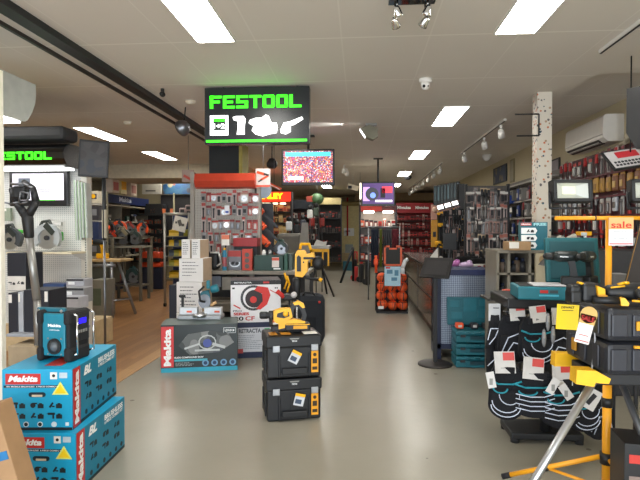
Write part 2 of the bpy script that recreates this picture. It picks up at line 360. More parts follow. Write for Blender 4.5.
# round silver spotlight at the beam
c = at(184, 127, 6.4); t = thing('round_spotlight', 'round silver spotlight hanging at the black ceiling beam', 'spotlight', (c.x, 6.4, c.z))
MB().lathe([(.03, .07), (.07, .04), (.10, -.02), (.105, -.05), (.09, -.05)], n=20, X=Euler((rad(70), 0, rad(65))).to_matrix().to_4x4()).build('housing', STEEL, t)
MB().lathe([(.088, -.045), (.088, -.052)], n=20, X=Euler((rad(70), 0, rad(65))).to_matrix().to_4x4()).build('lens', CLEARC, t)
MB().cyl((0, 0, .05), (0.02, 0, H - c.z), .008).build('stem', BLACK, t)
for px, py, Y, lab in ((272, 163, 9.5, 'small dark lamp hanging left of the hanging television'), (408, 176, 15, 'dark speaker box hung under the ceiling near the far light panel')):
    q = at(px, py, Y); one('hanging_lamp', MB().lathe([(.05, .08), (.1, 0), (.1, -.06), (.06, -.1)], n=12).cyl((0, 0, .06), (0, 0, H - q.z), .01), DK, lab, 'lamp', q)

# ---------------------------------------------------------------- hanging sign and televisions
c0, c1 = at(204.5, 88, 5.5), at(309.5, 143, 5.5); W_, H_ = c1.x - c0.x, c0.z - c1.z; cx, cz = (c0.x + c1.x) / 2, (c0.z + c1.z) / 2
t = thing('hanging_sign', 'black hanging lightbox sign with glowing green lettering FESTOOL', 'sign', (cx, 5.5, cz))
MB().box((0, .06, 0), (W_, .12, H_), bev=.006).build('housing', M(0x1B1F22, .25, var=.03), t)
mb = MB()
for x in (-W_ * .33, W_ * .38): mb.cyl((x, .06, H_ / 2), (x, .06, H - cz), .012)
mb.build('hanger', BLACK, t)
GR = M(0x38F016, .4, emit=1.3, var=0); WE = M(0xFFFFFF, .4, emit=1.3, var=0)
def block_word(word, w_, h_, mat, parent, x0, z0, y=-.003, th=.2, name='lettering', cut=0):
    """square stroke letters built from bars"""
    n = len(word); lw = w_ / n; g = lw * .1; lw2 = lw - g; T = h_ * th; mb = MB()
    L = {'F': [(0, 1, 1 - th, 1), (0, .28, 0, 1), (.28, .85, .42, .42 + th)], 'E': [(0, 1, 1 - th, 1), (0, 1, 0, th), (0, .28, th, 1 - th), (.28, .85, .4, .4 + th)],
         'S': [(0, 1, 1 - th, 1), (0, 1, 0, th), (0, .28, .5, 1 - th), (.72, 1, th, .5), (0.0, 1, .4, .4 + th)], 'T': [(0, 1, 1 - th, 1), (.36, .64, 0, 1 - th)],
         'O': [(.06, .94, 1 - th, 1), (.06, .94, 0, th), (0, .28, .08, .92), (.72, 1, .08, .92)], 'L': [(0, .28, 0, 1), (.28, 1, 0, th)]}
    for i, ch in enumerate(word):
        for a, b, c, d in L[ch]:
            X0 = x0 + i * lw + a * lw2; X1 = x0 + i * lw + b * lw2
            c2 = max(c, cut)
            if d > c2: mb.b2(X0, X1, y - .004, y, z0 + c2 * h_, z0 + d * h_)
    return mb.build(name, mat, parent)
def sx(px): return (px - (204.5 + 309.5) / 2) / 105 * W_
def sz(py): return -(py - 115.5) / 55 * H_
block_word('FESTOOL', sx(303) - sx(210), sz(96) - sz(108.5), GR, t, sx(210), sz(108.5))
MB().b2(sx(206), sx(307), -.005, 0, sz(141.2), sz(139)).build('light_strip', GR, t)
MB().b2(sx(210), sx(228.5), -.004, 0, sz(134.5), sz(115)).build('badge', WE, t)
m = MB(); m.b2(sx(213.5), sx(225.5), -.007, -.004, sz(129.5), sz(118)); b = m.build('badge_center', [M(0x15301A, .5)], t)
MB().b2(sx(214), sx(225), -.009, -.007, sz(121), sz(119)).build('badge_band', GR, t)
lettering('1+2', sx(225) - sx(213.5), .055, WE, t, (sx(219.5), -.009, sz(125.5)), bold=.05)
def poly(t, pts, mat, nm='tool_silhouette'): MB().prism([(sx(a), sz(b)) for a, b in pts], -.005, 0).build(nm, mat, t)
poly(t, [(233, 117), (236, 116), (244, 116), (246, 119), (245, 127), (245, 134), (237, 134), (238, 128), (238, 121), (234, 120)], WE)
poly(t, [(250, 120), (256, 118), (262, 118), (266, 115), (269, 116), (272, 123), (277, 123), (278, 128), (277, 133), (270, 134), (263, 136), (256, 134), (252, 130), (254, 126), (249, 123)], WE)
poly(t, [(281, 129), (284, 123), (290, 122), (302, 117.5), (303.5, 120), (294, 125.5), (291, 126), (291, 132), (286, 134.5), (281, 133)], WE)
# televisions
def tv(name, label, pa, pb, Y, screen, pole=True, bez=.03):
    a, b = at(*pa, Y), at(*pb, Y); W, Hh = b.x - a.x, a.z - b.z; t = thing(name, label, 'television', ((a.x + b.x) / 2, Y, (a.z + b.z) / 2))
    MB().box((0, .03, 0), (W, .06, Hh), bev=.008).build('housing', M(0x141417, .3), t)
    MB().box((0, -.002, bez * .3), (W - 2 * bez, .004, Hh - 2.6 * bez)).build('screen', screen, t)
    if pole: MB().cyl((0, .07, 0), (0, .07, H - (a.z + b.z) / 2), .02).box((0, .07, H - (a.z + b.z) / 2 - .01), (.2, .12, .02)).build('ceiling_mount', BLACK, t)
    return t, W, Hh
t, W, Hh = tv('television', 'hanging flat television showing a colourful crowd scene', (281.5, 149.5), (334.5, 185), 8.4, fleck_mat('crowd_screen', (140, 80, 90), [(230, 60, 60), (240, 220, 220), (90, 110, 190), (210, 140, 150), (60, 50, 70), (240, 170, 90), (180, 60, 120)], scale=60, thr=.6, emit=.55))
MB().box((0, -.005, Hh * .36), (W * .86, .002, Hh * .12)).build('screen_sky', M(0x49C0DC, .4, emit=.9), t)
MB().box((-.2, -.005, -Hh * .3), (W * .3, .002, Hh * .1)).build('screen_caption', M(0xE6D0DC, .4, emit=.7), t)
t, W, Hh = tv('television', 'smaller television showing a camera lens close-up', (361.3, 182), (395, 206), 11.2, M(0x50386E, .4, emit=.8))
MB().cyl((-.13, -.006, .0), (-.13, -.004, .0), .14, n=24).build('screen_disc', M(0x3E3E48, .4, emit=.4), t); MB().cyl((-.11, -.008, -.03), (-.11, -.006, -.03), .06, n=20).build('screen_disc', M(0x6E8CF0, .4, emit=1.2), t)
MB().box((-.25, -.004, 0), (.14, .002, .3)).build('screen_patch', M(0xC8A0E8, .4, emit=.9), t); MB().box((.19, -.004, .09), (.22, .002, .14)).build('screen_patch', M(0xD23A4A, .4, emit=.9), t)
MB().box((.12, -.007, -.15), (.36, .002, .045)).build('screen_caption', M(0xF6F0F6, .4, emit=1.0), t); MB().box((.1, -.004, .02), (.1, .002, .2)).build('screen_patch', M(0x1E1420, .4), t)

# ---------------------------------------------------------------- tool kinds
def drill(label, col, dk=None, name='cordless_drill'):
    dk = dk or DK; t = thing(name, label, 'power tool')
    m = MB(); m.lathe([(.02, -.09), (.032, -.085), (.036, -.02), (.036, .03), (.028, .06)], n=14, X=Matrix.Translation((0, 0, .19)) @ Euler((0, rad(-90), 0)).to_matrix().to_4x4()); m.build('motor_body', col, t)
    MB().lathe([(.028, .06), (.024, .08), (.024, .105), (.012, .125), (.004, .128)], n=12, X=Matrix.Translation((0, 0, .19)) @ Euler((0, rad(-90), 0)).to_matrix().to_4x4()).build('chuck', dk, t)
    MB().prism([(.02, .17), (.065, .17), (.085, .06), (.04, .055), (.035, .12)], -.018, .018).build('handle', dk, t)
    MB().box((.05, 0, .03), (.13, .07, .06), bev=.01).build('battery', dk, t); return Kind(t)
def chainsaw(label, col=ORANGE):
    t = thing('chainsaw', label, 'chainsaw')
    MB().box((0, 0, .09), (.24, .14, .13), bev=.03).box((.14, 0, .06), (.12, .08, .07), bev=.02).build('engine_body', col, t)
    MB().prism([(-.12, .06), (-.5, .05), (-.53, .075), (-.5, .10), (-.12, .11)], -.006, .006).build('guide_bar', DK, t)
    MB().tube([(-.06, -.09, .08), (-.06, -.09, .2), (-.02, .08, .21), (-.02, .09, .08)], .012).tube([(.08, 0, .15), (.2, 0, .14), (.24, 0, .07)], .018).build('handle', BLACK, t); return Kind(t)
def circ_saw(label, col, guard, blade=SILVER, r=.1, name='circular_saw'):
    t = thing(name, label, 'power tool')
    zc = r * 1.12; o = []
    for k in range(15): a_ = rad(-35 + 250 * k / 14); o.append((r * 1.14 * math.cos(a_), zc + r * 1.14 * math.sin(a_)))
    for k in range(15): a_ = rad(215 - 250 * k / 14); o.append((r * .68 * math.cos(a_), zc + r * .68 * math.sin(a_)))
    MB().prism(o, -.03, .03).build('blade_guard', guard, t)
    m = MB(); m.cyl((0, -.006, zc), (0, 0, zc), r * .92, n=30)
    for k in range(30): a_ = rad(12 * k); m.box((r * .94 * math.cos(a_), -.003, zc + r * .94 * math.sin(a_)), (.012, .004, .008), rot=(0, -a_, 0))
    m.build('blade', blade, t); MB().cyl((0, -.03, zc), (0, -.006, zc), r * .2, n=12).cyl((0, -.036, zc), (0, -.03, zc), r * .1, n=6).build('arbor', DK, t)
    MB().prism([(-r * .2, zc + r * .9), (r * .5, zc + r * .2), (r * .75, zc + r * .5), (r * .1, zc + r * 1.25)], -.045, -.03).build('lever_plate', col, t)
    MB().cyl((0, .03, r * 1.3), (0, .17, r * 1.3), r * .5, n=16).build('motor_housing', col, t)
    MB().tube([(r * .4, .02, r * 1.9), (r * .1, .02, r * 2.5), (r * -.5, .02, r * 2.4), (r * -.9, .02, r * 1.6)], .018).build('handle', col, t)
    MB().box((0, .04, .006), (r * 2.6, .18, .008)).build('base_plate', SILVER, t); return Kind(t)
def grinder(label, body, dk=None):
    dk = dk or DK; t = thing('angle_grinder', label, 'power tool')
    MB().lathe([(.028, 0), (.034, .05), (.03, .14), (.036, .16), (.036, .22)], n=14, X=Matrix.Translation((0, 0, .045)) @ Euler((0, rad(90), 0)).to_matrix().to_4x4()).build('motor_body', dk, t)
    MB().box((-.03, 0, .045), (.07, .06, .06), bev=.015).build('gear_head', body, t)
    MB().cyl((-.03, 0, .0), (-.03, 0, .006), .062, n=24).build('disc', DK, t)
    MB().box((.24, 0, .05), (.07, .075, .08), bev=.01).build('battery', body, t); return Kind(t)
def toolcase(name, label, w, d, h, col, lat, hnd, group=None):
    """stackable case: body, lid, two latches, handle"""
    t = thing(name, label, 'tool case', group=group)
    lo_h = h * .62
    MB().box((0, 0, lo_h / 2), (w, d, lo_h - .004), bev=.012).box((0, -d / 2 - .004, lo_h * .25), (w * .5, .012, lo_h * .3), bev=.004).build('body', col, t)
    m = MB().box((0, 0, lo_h + (h - lo_h) / 2), (w * 1.01, d * 1.01, h - lo_h - .002), bev=.014)
    for x in (-w * .25, 0, w * .25): m.box((x, -d / 2 - .003, h * .82), (w * .015, .012, h * .25))
    m.build('lid', col, t)
    for x in (-w * .32, w * .32): MB().box((x, -d / 2 - .012, lo_h - h * .02), (w * .13, .016, h * .22), bev=.004).build('latch', lat, t)
    MB().tube([(-w * .14, -d / 2 - .01, h * .93), (-w * .1, -d / 2 - .03, h * .86), (w * .1, -d / 2 - .03, h * .86), (w * .14, -d / 2 - .01, h * .93)], .008, n=6).build('handle', hnd, t)
    return t
def carton(name, label, w, d, h, mat, loc, rz=0, group=None, cat='box', top=None):
    t = thing(name, label, cat, loc, rz, group)
    MB().box((0, 0, h / 2), (w, d, h), bev=.003).build('carton_body', mat, t)
    if top: MB().box((0, 0, h + .0005), (w * .995, d * .995, .001)).box((0, 0, h + .0012), (w * .99, .05, .001)).build('top_panel', top, t)
    return t
def panel(t, w, h, mat, x, z, y, name='printed_panel', rz=0, d=.001):
    m = MB(); m.T = Matrix.Translation((x, y, z)) @ Matrix.Rotation(rad(rz), 4, 'Z'); m.box((0, 0, 0), (w, d, h)); return m.build(name, mat, t)
def textlines(t, x0, x1, z1, n, pitch, mat, y, hgt=.006, name='printed_lines', rnd=True):
    m = MB()
    for i in range(n):
        xe = x0 + (x1 - x0) * (R.uniform(.5, 1) if rnd else 1); x = x0
        while x < xe - .004:
            wd = min(R.uniform(.012, .035), xe - x); m.b2(x, x + wd, y - .001, y, z1 - i * pitch - hgt, z1 - i * pitch); x += wd + .006
    return m.build(name, mat, t)
def picto(m, x, z, s, kind, rz=0):
    m.box((x + s * .3, 0, z - s * .08), (s * .42, .001, s * .3)).box((x + s * .3, 0, z + s * .1), (s * .2, .001, s * .08))
    if kind == 0: m.box((x - s * .25, 0, z + s * .12), (s * .5, .001, s * .16)).box((x - s * .12, 0, z - s * .08), (s * .12, .001, s * .3)).box((x - s * .52, 0, z + s * .12), (s * .12, .001, s * .05))
    elif kind == 1: m.cyl((x - s * .25, .0005, z - s * .02), (x - s * .25, -.0005, z - s * .02), s * .19, n=12).box((x - s * .1, 0, z + s * .12), (s * .3, .001, s * .1))
    else: m.box((x - s * .25, 0, z), (s * .14, .001, s * .42), rot=(0, .6, 0)).box((x - s * .12, 0, z - s * .1), (s * .2, .001, s * .1))

# ---------------------------------------------------------------- blue combo-kit cartons at the left front
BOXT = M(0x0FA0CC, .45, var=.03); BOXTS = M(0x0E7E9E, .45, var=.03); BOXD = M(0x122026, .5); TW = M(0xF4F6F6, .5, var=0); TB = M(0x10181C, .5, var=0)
def combo(label, loc, rz, w=.40, d=.66, h=.35):
    t = thing('combo_kit_carton', label, 'box', loc, rz, 'stacked blue combo kit cartons')
    MB().box((0, 0, h / 2), (w, d, h), bev=.003).build('carton_body', BOXT, t)
    MB().box((0, -d / 2 - .0005, .008), (w * .99, .001, .016)).box((w / 2 + .0005, 0, .01), (.001, d * .99, .02)).build('bottom_band', BOXD, t)
    y = -d / 2 - .001
    panel(t, .2, .062, RED, -w / 2 + .12, h - .055, y, 'logo_panel'); lettering('Makita', .17, .036, TW, t, (-w / 2 + .12, y - .001, h - .053), bold=.045, shear=.25)
    panel(t, .34, .014, TB, -w / 2 + .18, h - .098, y, 'title_strip'); lettering('18V MOBILE BRUSHLESS  6 PIECE COMBO KIT', .31, .008, TW, t, (-w / 2 + .18, y - .001, h - .098))
    panel(t, .04, .04, CARDW, w / 2 - .105, h - .036, y, 'info_label'); panel(t, .045, .032, M(0xB9C8D0, .5), w / 2 - .05, h - .034, y, 'barcode_label')
    MB().cyl((w / 2 - .105, y - .0004, h - .036), (w / 2 - .105, y - .001, h - .036), .009).build('info_dot', TB, t)
    MB().prism([(w / 2 - .115, h - .145), (w / 2 - .02, h - .145), (w / 2 - .067, h - .07)], y - .001, y).build('warning_triangle', M(0xE8F07A, .5), t)
    MB().prism([(w / 2 - .1, h - .137), (w / 2 - .034, h - .137), (w / 2 - .067, h - .085)], y - .0018, y - .001).build('warning_center', YELP, t)
    m = MB().box((-.0, 0, 0), (.07, .0012, .028)); m.cyl((-.035, .0006, 0), (-.035, -.0006, 0), .014).cyl((.035, .0006, 0), (.035, -.0006, 0), .014)
    o = m.build('hand_hole', M(0x0A2A38, .6), t); o.location = (-.0, y, h - .145)
    o = MB().box((0, 0, 0), (.06, .001, .012)).build('hand_hole_flap', M(0xD9CDB4, .7), o); o.location = (0, -.001, -.006)
    m = MB(); g = MB()
    for i in range(3):
        for j in range(2):
            picto(m, -w / 2 + .09 + i * .105, h - .205 - j * .06, .08, (i + j) % 3)
    for i in range(4): g.cyl((-w / 2 + .055 + i * .08, .0005, .034), (-w / 2 + .055 + i * .08, -.0005, .034), .016, n=14)
    g.b2(-w / 2 + .36, -w / 2 + .38, -.0005, .0005, .025, .045)
    o = m.build('tool_print', BOXD, t); o.location = (0, y, 0)
    o = g.build('feature_icons', M(0xD8E6EA, .5), t); o.location = (0, y, 0)
    m = MB()
    for i in range(3): m.cyl((-w / 2 + .055 + i * .08, .0, .034), (-w / 2 + .055 + i * .08, -.0015, .034), .011, n=12)
    o = m.build('icon_centers', BOXD, t); o.location = (0, y, 0)
    # right side face
    X = w / 2 + .001
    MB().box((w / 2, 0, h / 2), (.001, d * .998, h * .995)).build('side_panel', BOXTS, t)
    MB().box((X, -d / 2 + .055, h / 2), (.001, .09, h * .98)).build('side_logo_panel', RED, t)
    lettering('Makita', h * .88, .055, TW, t, (X + .001, -d / 2 + .055, h / 2), rz=90, roll=-90, bold=.045)
    lettering('BL', .11, .055, TW, t, (X + .001, -d / 2 + .2, h - .05), rz=90, bold=.05, shear=.3); lettering('BRUSHLESS', .27, .035, TW, t, (X + .001, d / 2 - .17, h - .04), rz=90, bold=.04)
    lettering('6 PIECE COMBO KIT', .27, .02, TW, t, (X + .001, d / 2 - .17, h - .072), rz=90, bold=.03)
    m = MB(); m.T = Matrix.Translation((X, 0, 0)) @ Matrix.Rotation(rad(90), 4, 'Z')
    for i in range(3):
        for j in range(2): picto(m, -.12 + i * .16, h - .14 - j * .075, .085, (i + 2 * j) % 3)
    m.build('side_tool_print', BOXD, t)
    m = MB(); m.T = Matrix.Translation((X, 0, 0)) @ Matrix.Rotation(rad(90), 4, 'Z')
    for i in range(6): m.cyl((-.15 + i * .085, .0005, .045), (-.15 + i * .085, -.0005, .045), .016, n=12)
    m.build('side_icons', BOXD, t)
    return t
combo('blue combo kit carton at the bottom of the stack, partly behind the brown carton', (-1.60 - .2 * math.cos(rad(2)) - .33 * math.sin(rad(2)), 2.80 + .33 - .007, 0), 2)
up = combo('blue combo kit carton on top of the stack, under the jobsite radio', (-1.645 - .2 * math.cos(rad(5)) - .33 * math.sin(rad(5)), 2.85 + .33 - .02, .351), 5)
panel(up, .1, .2, M(0xC33A2E, .5), 0, 0, 0, 'top_print').matrix_local = Matrix.Translation((.05, -.15, .351)) @ Matrix.Rotation(rad(90), 4, 'X')
# jobsite radio
c = at(64, 358, 3.34); t = thing('jobsite_radio', 'teal and black jobsite radio with a round speaker and chrome guard bars', 'radio', (at(66, 355, 3.12).x, 3.12, .701), -8)
t.scale = (1.02, 1.15, 1.06)
MB().box((0, 0.01, .15), (.2, .15, .27), bev=.02).build('body', BLACK, t)
MB().box((-.012, -.07, .15), (.165, .03, .245), bev=.008).build('front_panel', M(0x167C92, .4), t)
for x in (-.095, .095):
    m = MB()
    for z in (.04, .25): m.box((x, -.02, z), (.04 if x < 0 else .05, .17, .085), bev=.018)
    m.box((x * 1.02, -.02, .15), (.03, .15, .24), bev=.01); m.build('side_bumper', RUBBER, t)
MB().cyl((.0, -.08, .085), (.0, -.094, .085), .046, n=24).build('speaker_rim', BLACK, t)
MB().lathe([(.036, 0), (.02, .006), (.008, .014), (.001, .015)], n=20, X=Matrix.Translation((0, -.094, .085)) @ Euler((rad(90), 0, 0)).to_matrix().to_4x4()).build('speaker_cone', M(0x585E62, .4), t)
m = MB()
for dx in (-.045, .045):
    for dz in (-.045, .045): m.cyl((dx, -.084, .085 + dz), (dx, -.088, .085 + dz), .006, n=8)
m.build('screws', SILVER, t)
MB().box((-.055, -.045, .285), (.2, .03, .035), bev=.014).build('handle', M(0x146274, .4), t)
m = MB()
for x in (-.135, .025): m.cyl((x, -.06, .285), (x, -.064, .285), .009, n=10)
m.build('handle_screws', SILVER, t)
lettering('Makita', .09, .017, TW, t, (.0, -.0865, .205), bold=.045); lettering('JOB SITE RADIO', .07, .008, TW, t, (.0, -.0865, .178))
MB().box((.118, .0, .19), (.006, .1, .16), bev=.002).build('control_panel', DK, t)
MB().box((.123, -.005, .225), (.003, .055, .03)).build('display', M(0x2418F0, .4, emit=1.6, var=0), t)
m = MB()
for k in range(4): m.box((.123, -.035 + k * .02, .165), (.004, .013, .018), bev=.002)
m.build('buttons', GREYP, t)
for y in (-.075, .06): MB().tube([(.112, y, .275), (.145, y, .265), (.145, y, .045), (.112, y, .035)], .006, n=8).build('guard_bar', CHROME, t)
# leaning brown carton
t = thing('brown_carton', 'brown cardboard carton leaning at the bottom left, printed with a blue tool', 'box', (at(28, 480, 2.3).x + .39 * math.tan(rad(17)) - .07, 2.36, .0), 0)
m = MB(); m.T = Matrix.Rotation(rad(-17), 4, 'Y'); m.box((-.2, 0, .36), (.4, .12, .7), bev=.004); b = m.build('carton_body', BROWNBOX, t)
m = MB(); m.T = Matrix.Rotation(rad(-17), 4, 'Y'); m.ball((-.2, -.061, .42), (.06, .004, .07)).box((-.061, -.061, .47), (.1, .004, .04)).box((-.17, -.061, .38), (.04, .004, .08)); m.build('printed_tool', M(0x2672A8, .5), t)
m = MB(); m.T = Matrix.Rotation(rad(-17), 4, 'Y')
for k in range(3): m.cyl((-.12 + k * .04, -.061, .31), (-.12 + k * .04, -.0612, .31), .014, n=12)
m.build('printed_dots', DK, t)
# white end post, grey canopy
q = at(4, 300, 3.6)
t = thing('shop_shelving_unit', 'white upright shelving end post at the left edge carrying a grey rounded canopy', 'shelving', (-2.575, 3.6, 0))
MB().box((-.05, 0, 1.33), (.06, .05, 2.66), bev=.004).build('post', M(0xEFE9DA, .5), t)
MB().box((-.45, .1, .06), (.8, .4, .12)).build('base', LGREY, t)
m = MB(); pr = [(0, 2.70), (.53, 2.70), (.535, 2.62), (.52, 2.54), (.48, 2.46), (.42, 2.385), (.38, 2.365), (0, 2.365)]; m.prism(pr, -1.4, -.10, plane='yz'); m.build('canopy', M(0xA9AAA6, .45), t)
MB().b2(-1.38, -.12, .05, .36, 2.35, 2.364).build('canopy_light', M(0xFFFFFF, .5, emit=4, var=0), t)
# drywall sander on a pole in front of it
t = thing('long_reach_sander', 'black forked long-reach sander on a grey tube standing behind the radio', 'power tool', (0, 0, 0))
Y = 3.95
def P(px, py, Y=3.95): return tuple(at(px, py, Y))
MB().cyl(P(37, 300), P(29, 236), .03, n=14).build('tube', M(0x9A9894, .35, .6), t)
MB().cyl(P(38, 345), P(37, 300), .028, n=14).build('lower_tube', M(0x9A9894, .35, .6), t)
MB().lathe([(.026, 0), (.036, .02), (.044, .16), (.036, .22)], n=14, X=Matrix.Translation(P(29.5, 239)) @ Matrix.Rotation(rad(-5), 4, 'Y')).build('grip_stem', BLACK, t)
m = MB()
for a, b, r1, r2 in ((P(27, 218), P(17, 203), .034, .03), (P(17, 203), P(12, 190), .03, .024), (P(27, 218), P(36, 202), .034, .03), (P(36, 202), P(33, 188), .03, .022), (P(33, 188), P(24, 182), .022, .02)):
    m.cyl(a, b, r1, r2, n=12); m.ball(b, r2, n=10)
m.build('forked_handle', BLACK, t)
c = Vector(P(21, 193)); m = MB().box(c, (.11, .08, .11), bev=.02); m.build('head', BLACK, t)
m = MB(); m.tube([P(11, 184, 3.9), P(24, 184, 3.9), P(33, 188, 3.9)], .012); m.tube([P(3, 202, 3.9), P(10, 204, 3.9), P(19, 202, 3.9), P(21, 192, 3.9), P(29, 193, 3.9), P(27, 202, 3.9), P(19, 204, 3.9)], .007); m.build('clamp_frame', STEEL, t)

# ---------------------------------------------------------------- left brand bay: pegboard, canopy, screen, shelves
BY = 6.2
x0, x1 = at(2, 200, BY).x - .3, at(83, 200, BY).x
t = thing('pegboard_bay', 'white pegboard shop bay with a black glossy canopy lettered in green', 'shelving', (0, BY, 0))
MB().b2(x0, x1, 0, .04, .3, 2.25).build('pegboard', peg_mat('pegboard_white', (214, 214, 208), (150, 152, 152)), t)
MB().b2(x1 - .01, x1 + .07, -.04, .08, 0, 2.2, bev=.004).build('upright', M(0xD8D3C6, .5), t)
m = MB()
for k in range(60): m.box((x1 + .05, -.041, .2 + k * .031), (.012, .002, .015))
m.build('upright_slots', DK, t)
MB().b2(x0, x1 + .05, -.1, .65, 0, .33, bev=.003).build('base', M(0xCDB58C, .6, var=.1), t)
g0, g1 = at(2, 168, 5.75), at(68.5, 144, 5.75)
m = MB(); prof = [(5.95 - BY, g1.z + .0), (5.74 - BY, g1.z), (5.66 - BY, g1.z - .05), (5.62 - BY, g1.z - .11), (5.63 - BY, g1.z - .18), (5.68 - BY, g0.z + .03), (5.74 - BY, g0.z), (6.18 - BY, g0.z), (6.18 - BY, g1.z + .02)]
m.prism(prof, x0, g1.x, plane='yz'); m.build('canopy', M(0x0D0D0F, .12, coat=.5), t)
MB().prism([(a - .006 if a < -.4 else a, b) for a, b in prof], g1.x, g1.x + .02, plane='yz').build('canopy_end_cap', M(0x1A1B1D, .25), t)
MB().b2(x0, g1.x + .02, 5.62 - BY, 5.95 - BY, g1.z + .03, at(30, 127, 5.7).z, bev=.05).build('canopy_top', M(0x2E3033, .6), t)
MB().b2(x0, g1.x - .05, 5.72 - BY, 5.95 - BY, g0.z - .015, g0.z + .0).build('canopy_light', M(0xFFFFFF, .5, emit=5, var=0), t)
za, zb = at(30, 159.5, 5.6).z, at(30, 151.5, 5.6).z
xa, xb = at(-12, 155, 5.6).x, at(52, 155, 5.6).x
o = block_word('FESTOOL', xb - xa, zb - za, GR, t, xa, za, y=5.612 - BY, th=.24)
# wall screen
t, W, Hh = tv('television', 'wall television with a white page on its screen, in the white pegboard bay', (9, 170), (67.5, 206), 6.1, M(0xE0DCE6, .4, emit=.35, var=0), pole=False, bez=.045)
mb = MB()
for zz, a, b in ((.11, .12, .2), (.015, -.02, .2), (-.02, 0, .16), (-.045, .02, .15)): mb.b2(a, b, -.006, -.004, zz - .004, zz + .004)
mb.build('screen_text', GREYP, t); MB().b2(.02, .22, -.006, -.004, -.155, -.145).build('screen_bar', M(0x4BC22A, .4, emit=.6), t); MB().b2(-.25, -.1, -.006, -.004, -.14, .12).build('screen_picture', M(0x59616B, .4), t)
# guide rails
for k, px in enumerate((76.5, 79.7, 82.6, 86)):
    a, b = at(px, 180 + k, 6.05), at(px + 2, 240 - (2 if k > 1 else 0), 6.05)
    t = thing('guide_rail', 'silver guide rail with a green edge hanging upright on the pegboard bay', 'guide rail', (a.x, 6.05, b.z), 0, 'guide rails on the pegboard bay')
    h = a.z - b.z; m = MB(); m.T = Matrix.Rotation(rad(-1.5), 4, 'Y'); m.b2(-.014, .016, 0, .12, 0, h, bev=.002); m.build('rail', M(0xC9CEC8, .35, .4), t)
    m = MB(); m.T = Matrix.Rotation(rad(-1.5), 4, 'Y'); m.b2(-.014, -.006, -.003, 0, 0, h); m.b2(.01, .013, -.003, 0, 0, h, mi=1); m.build('edge_strip', [M(0x9DB890, .4), M(0x6A7A64, .4)], t)
# tools on the bay shelf
def shelf(label, pxa, pxb, py, Y, dep=.3, mat=None, name='shelf_board'):
    a, b = at(pxa, py, Y), at(pxb, py, Y)
    t = thing(name, label, 'shelf', ((a.x + b.x) / 2, Y, a.z)); W = b.x - a.x
    MB().b2(-W / 2, W / 2, 0, dep, -.025, 0, bev=.004).build('board', mat or M(0xD9CDB0, .5), t)
    MB().prism([(dep, -.03), (0.02, -.03), (dep, -.12)], W / 2 - .012, W / 2 - .002, plane='yz').build('bracket', LGREY, t); return t
s1 = shelf('cream shelf on the pegboard bay carrying two plunge saws', 6, 72, 252, 5.85, .32)
z = s1.location.z
k1 = circ_saw('grey circular saw with bright blade on the cream shelf, beside the guide rails', M(0x232B22, .5), M(0xB4B9BA, .4, .3), r=.16); k1.o.location = (at(50, 250, 5.98).x, 5.93, z); k1.o.scale = (.93,) * 3
MB().box((.06, .05, .36), (.22, .05, .05), bev=.01).build('extraction_port', LGREY, k1.o); MB().box((.12, .06, .2), (.07, .12, .12), bev=.02).build('green_lever', M(0x37B41E, .4), k1.o)
k2 = circ_saw('dark circular saw with green trigger at the left end of the cream shelf', M(0x1E2420, .5), M(0x3A3E42, .4), r=.13); k2.o.location = (at(13, 250, 5.98).x, 5.93, z)
MB().box((.06, .06, .24), (.1, .1, .05), bev=.02).build('green_lever', M(0x37B41E, .4), k2.o)
# dark cases with white labels below
def flatcase(label, pa, pb, Y, d, mat, lab=True, rz=0, name='tool_carton'):
    a, b = at(*pa, Y), at(*pb, Y); w_, h_ = b.x - a.x, a.z - b.z
    t = thing(name, label, 'box', ((a.x + b.x) / 2, Y + d / 2, b.z), rz)
    MB().box((0, 0, h_ / 2), (w_, d, h_), bev=.004).build('carton_body', mat, t)
    if lab: panel(t, w_ * .35, h_ * .2, CARDW, -w_ * .28, h_ * .86, -d / 2 - .001, 'label_panel')
    return t, w_, h_
DN = M(0x1C1E28, .5)
t, a, b = flatcase('tall dark carton with white picture band standing below the cream shelf', (7, 253), (26, 291), 5.2, .3, DN, False)
panel(t, a * .98, b * .38, M(0xD8D4CC, .5), 0, b * .2, -.151, 'picture_band'); m = MB(); picto(m, -a * .25, b * .2, a * .35, 0); picto(m, a * .2, b * .22, a * .4, 2); o = m.build('printed_tools', DK, t); o.location = (0, -.152, 0)
t, a, b = flatcase('dark carton with a white label, leftmost of the low row beside the radio', (8, 293), (18, 334), 4.6, .3, DN)
t, a, b = flatcase('dark carton with a silver edge strip in the low row beside the radio', (18, 292), (23.5, 334), 4.6, .3, M(0xA9ABB0, .5))
t, a, b = flatcase('wide dark navy carton with a small label, in the low row behind the radio', (23.6, 290), (49, 333), 4.6, .3, DN, False)
panel(t, a * .13, b * .24, CARDW, a * .4, b * .85, -.151, 'label_panel')
s2 = shelf('grey shelf holding the dark cartons behind the radio', 6, 62, 334, 4.5, .5, M(0x9EA2AA, .5))
flatcase('plain cardboard box on the floor behind the combo kit cartons', (8, 346), (36, 367), 4.4, .3, M(0xA8967A, .7), False)
for k, (pa, pb, Y) in enumerate((((66, 279), (84, 291), 5.8), ((61, 288), (84, 303), 5.6), ((52, 297), (79, 309), 5.4))):
    t, a, b = flatcase('accessory pack with a bright label, %s of the three beside the white upright' % ['topmost', 'middle', 'lowest'][k], pa, pb, Y, .2, [M(0xAFAFB6, .4), M(0x97979A, .4), M(0xB8B8C0, .4)][k], False)
    panel(t, a * .36, b * .25, TW, -a * .2, b * .65, -.101, 'label_panel'); panel(t, a * .95, b * .15, DK, 0, b * .92, -.101, 'top_strip')
t, a, b = flatcase('small blue accessory box behind the packs in the pegboard bay', (40, 284), (64, 300), 5.9, .2, M(0x3D5688, .5), False)
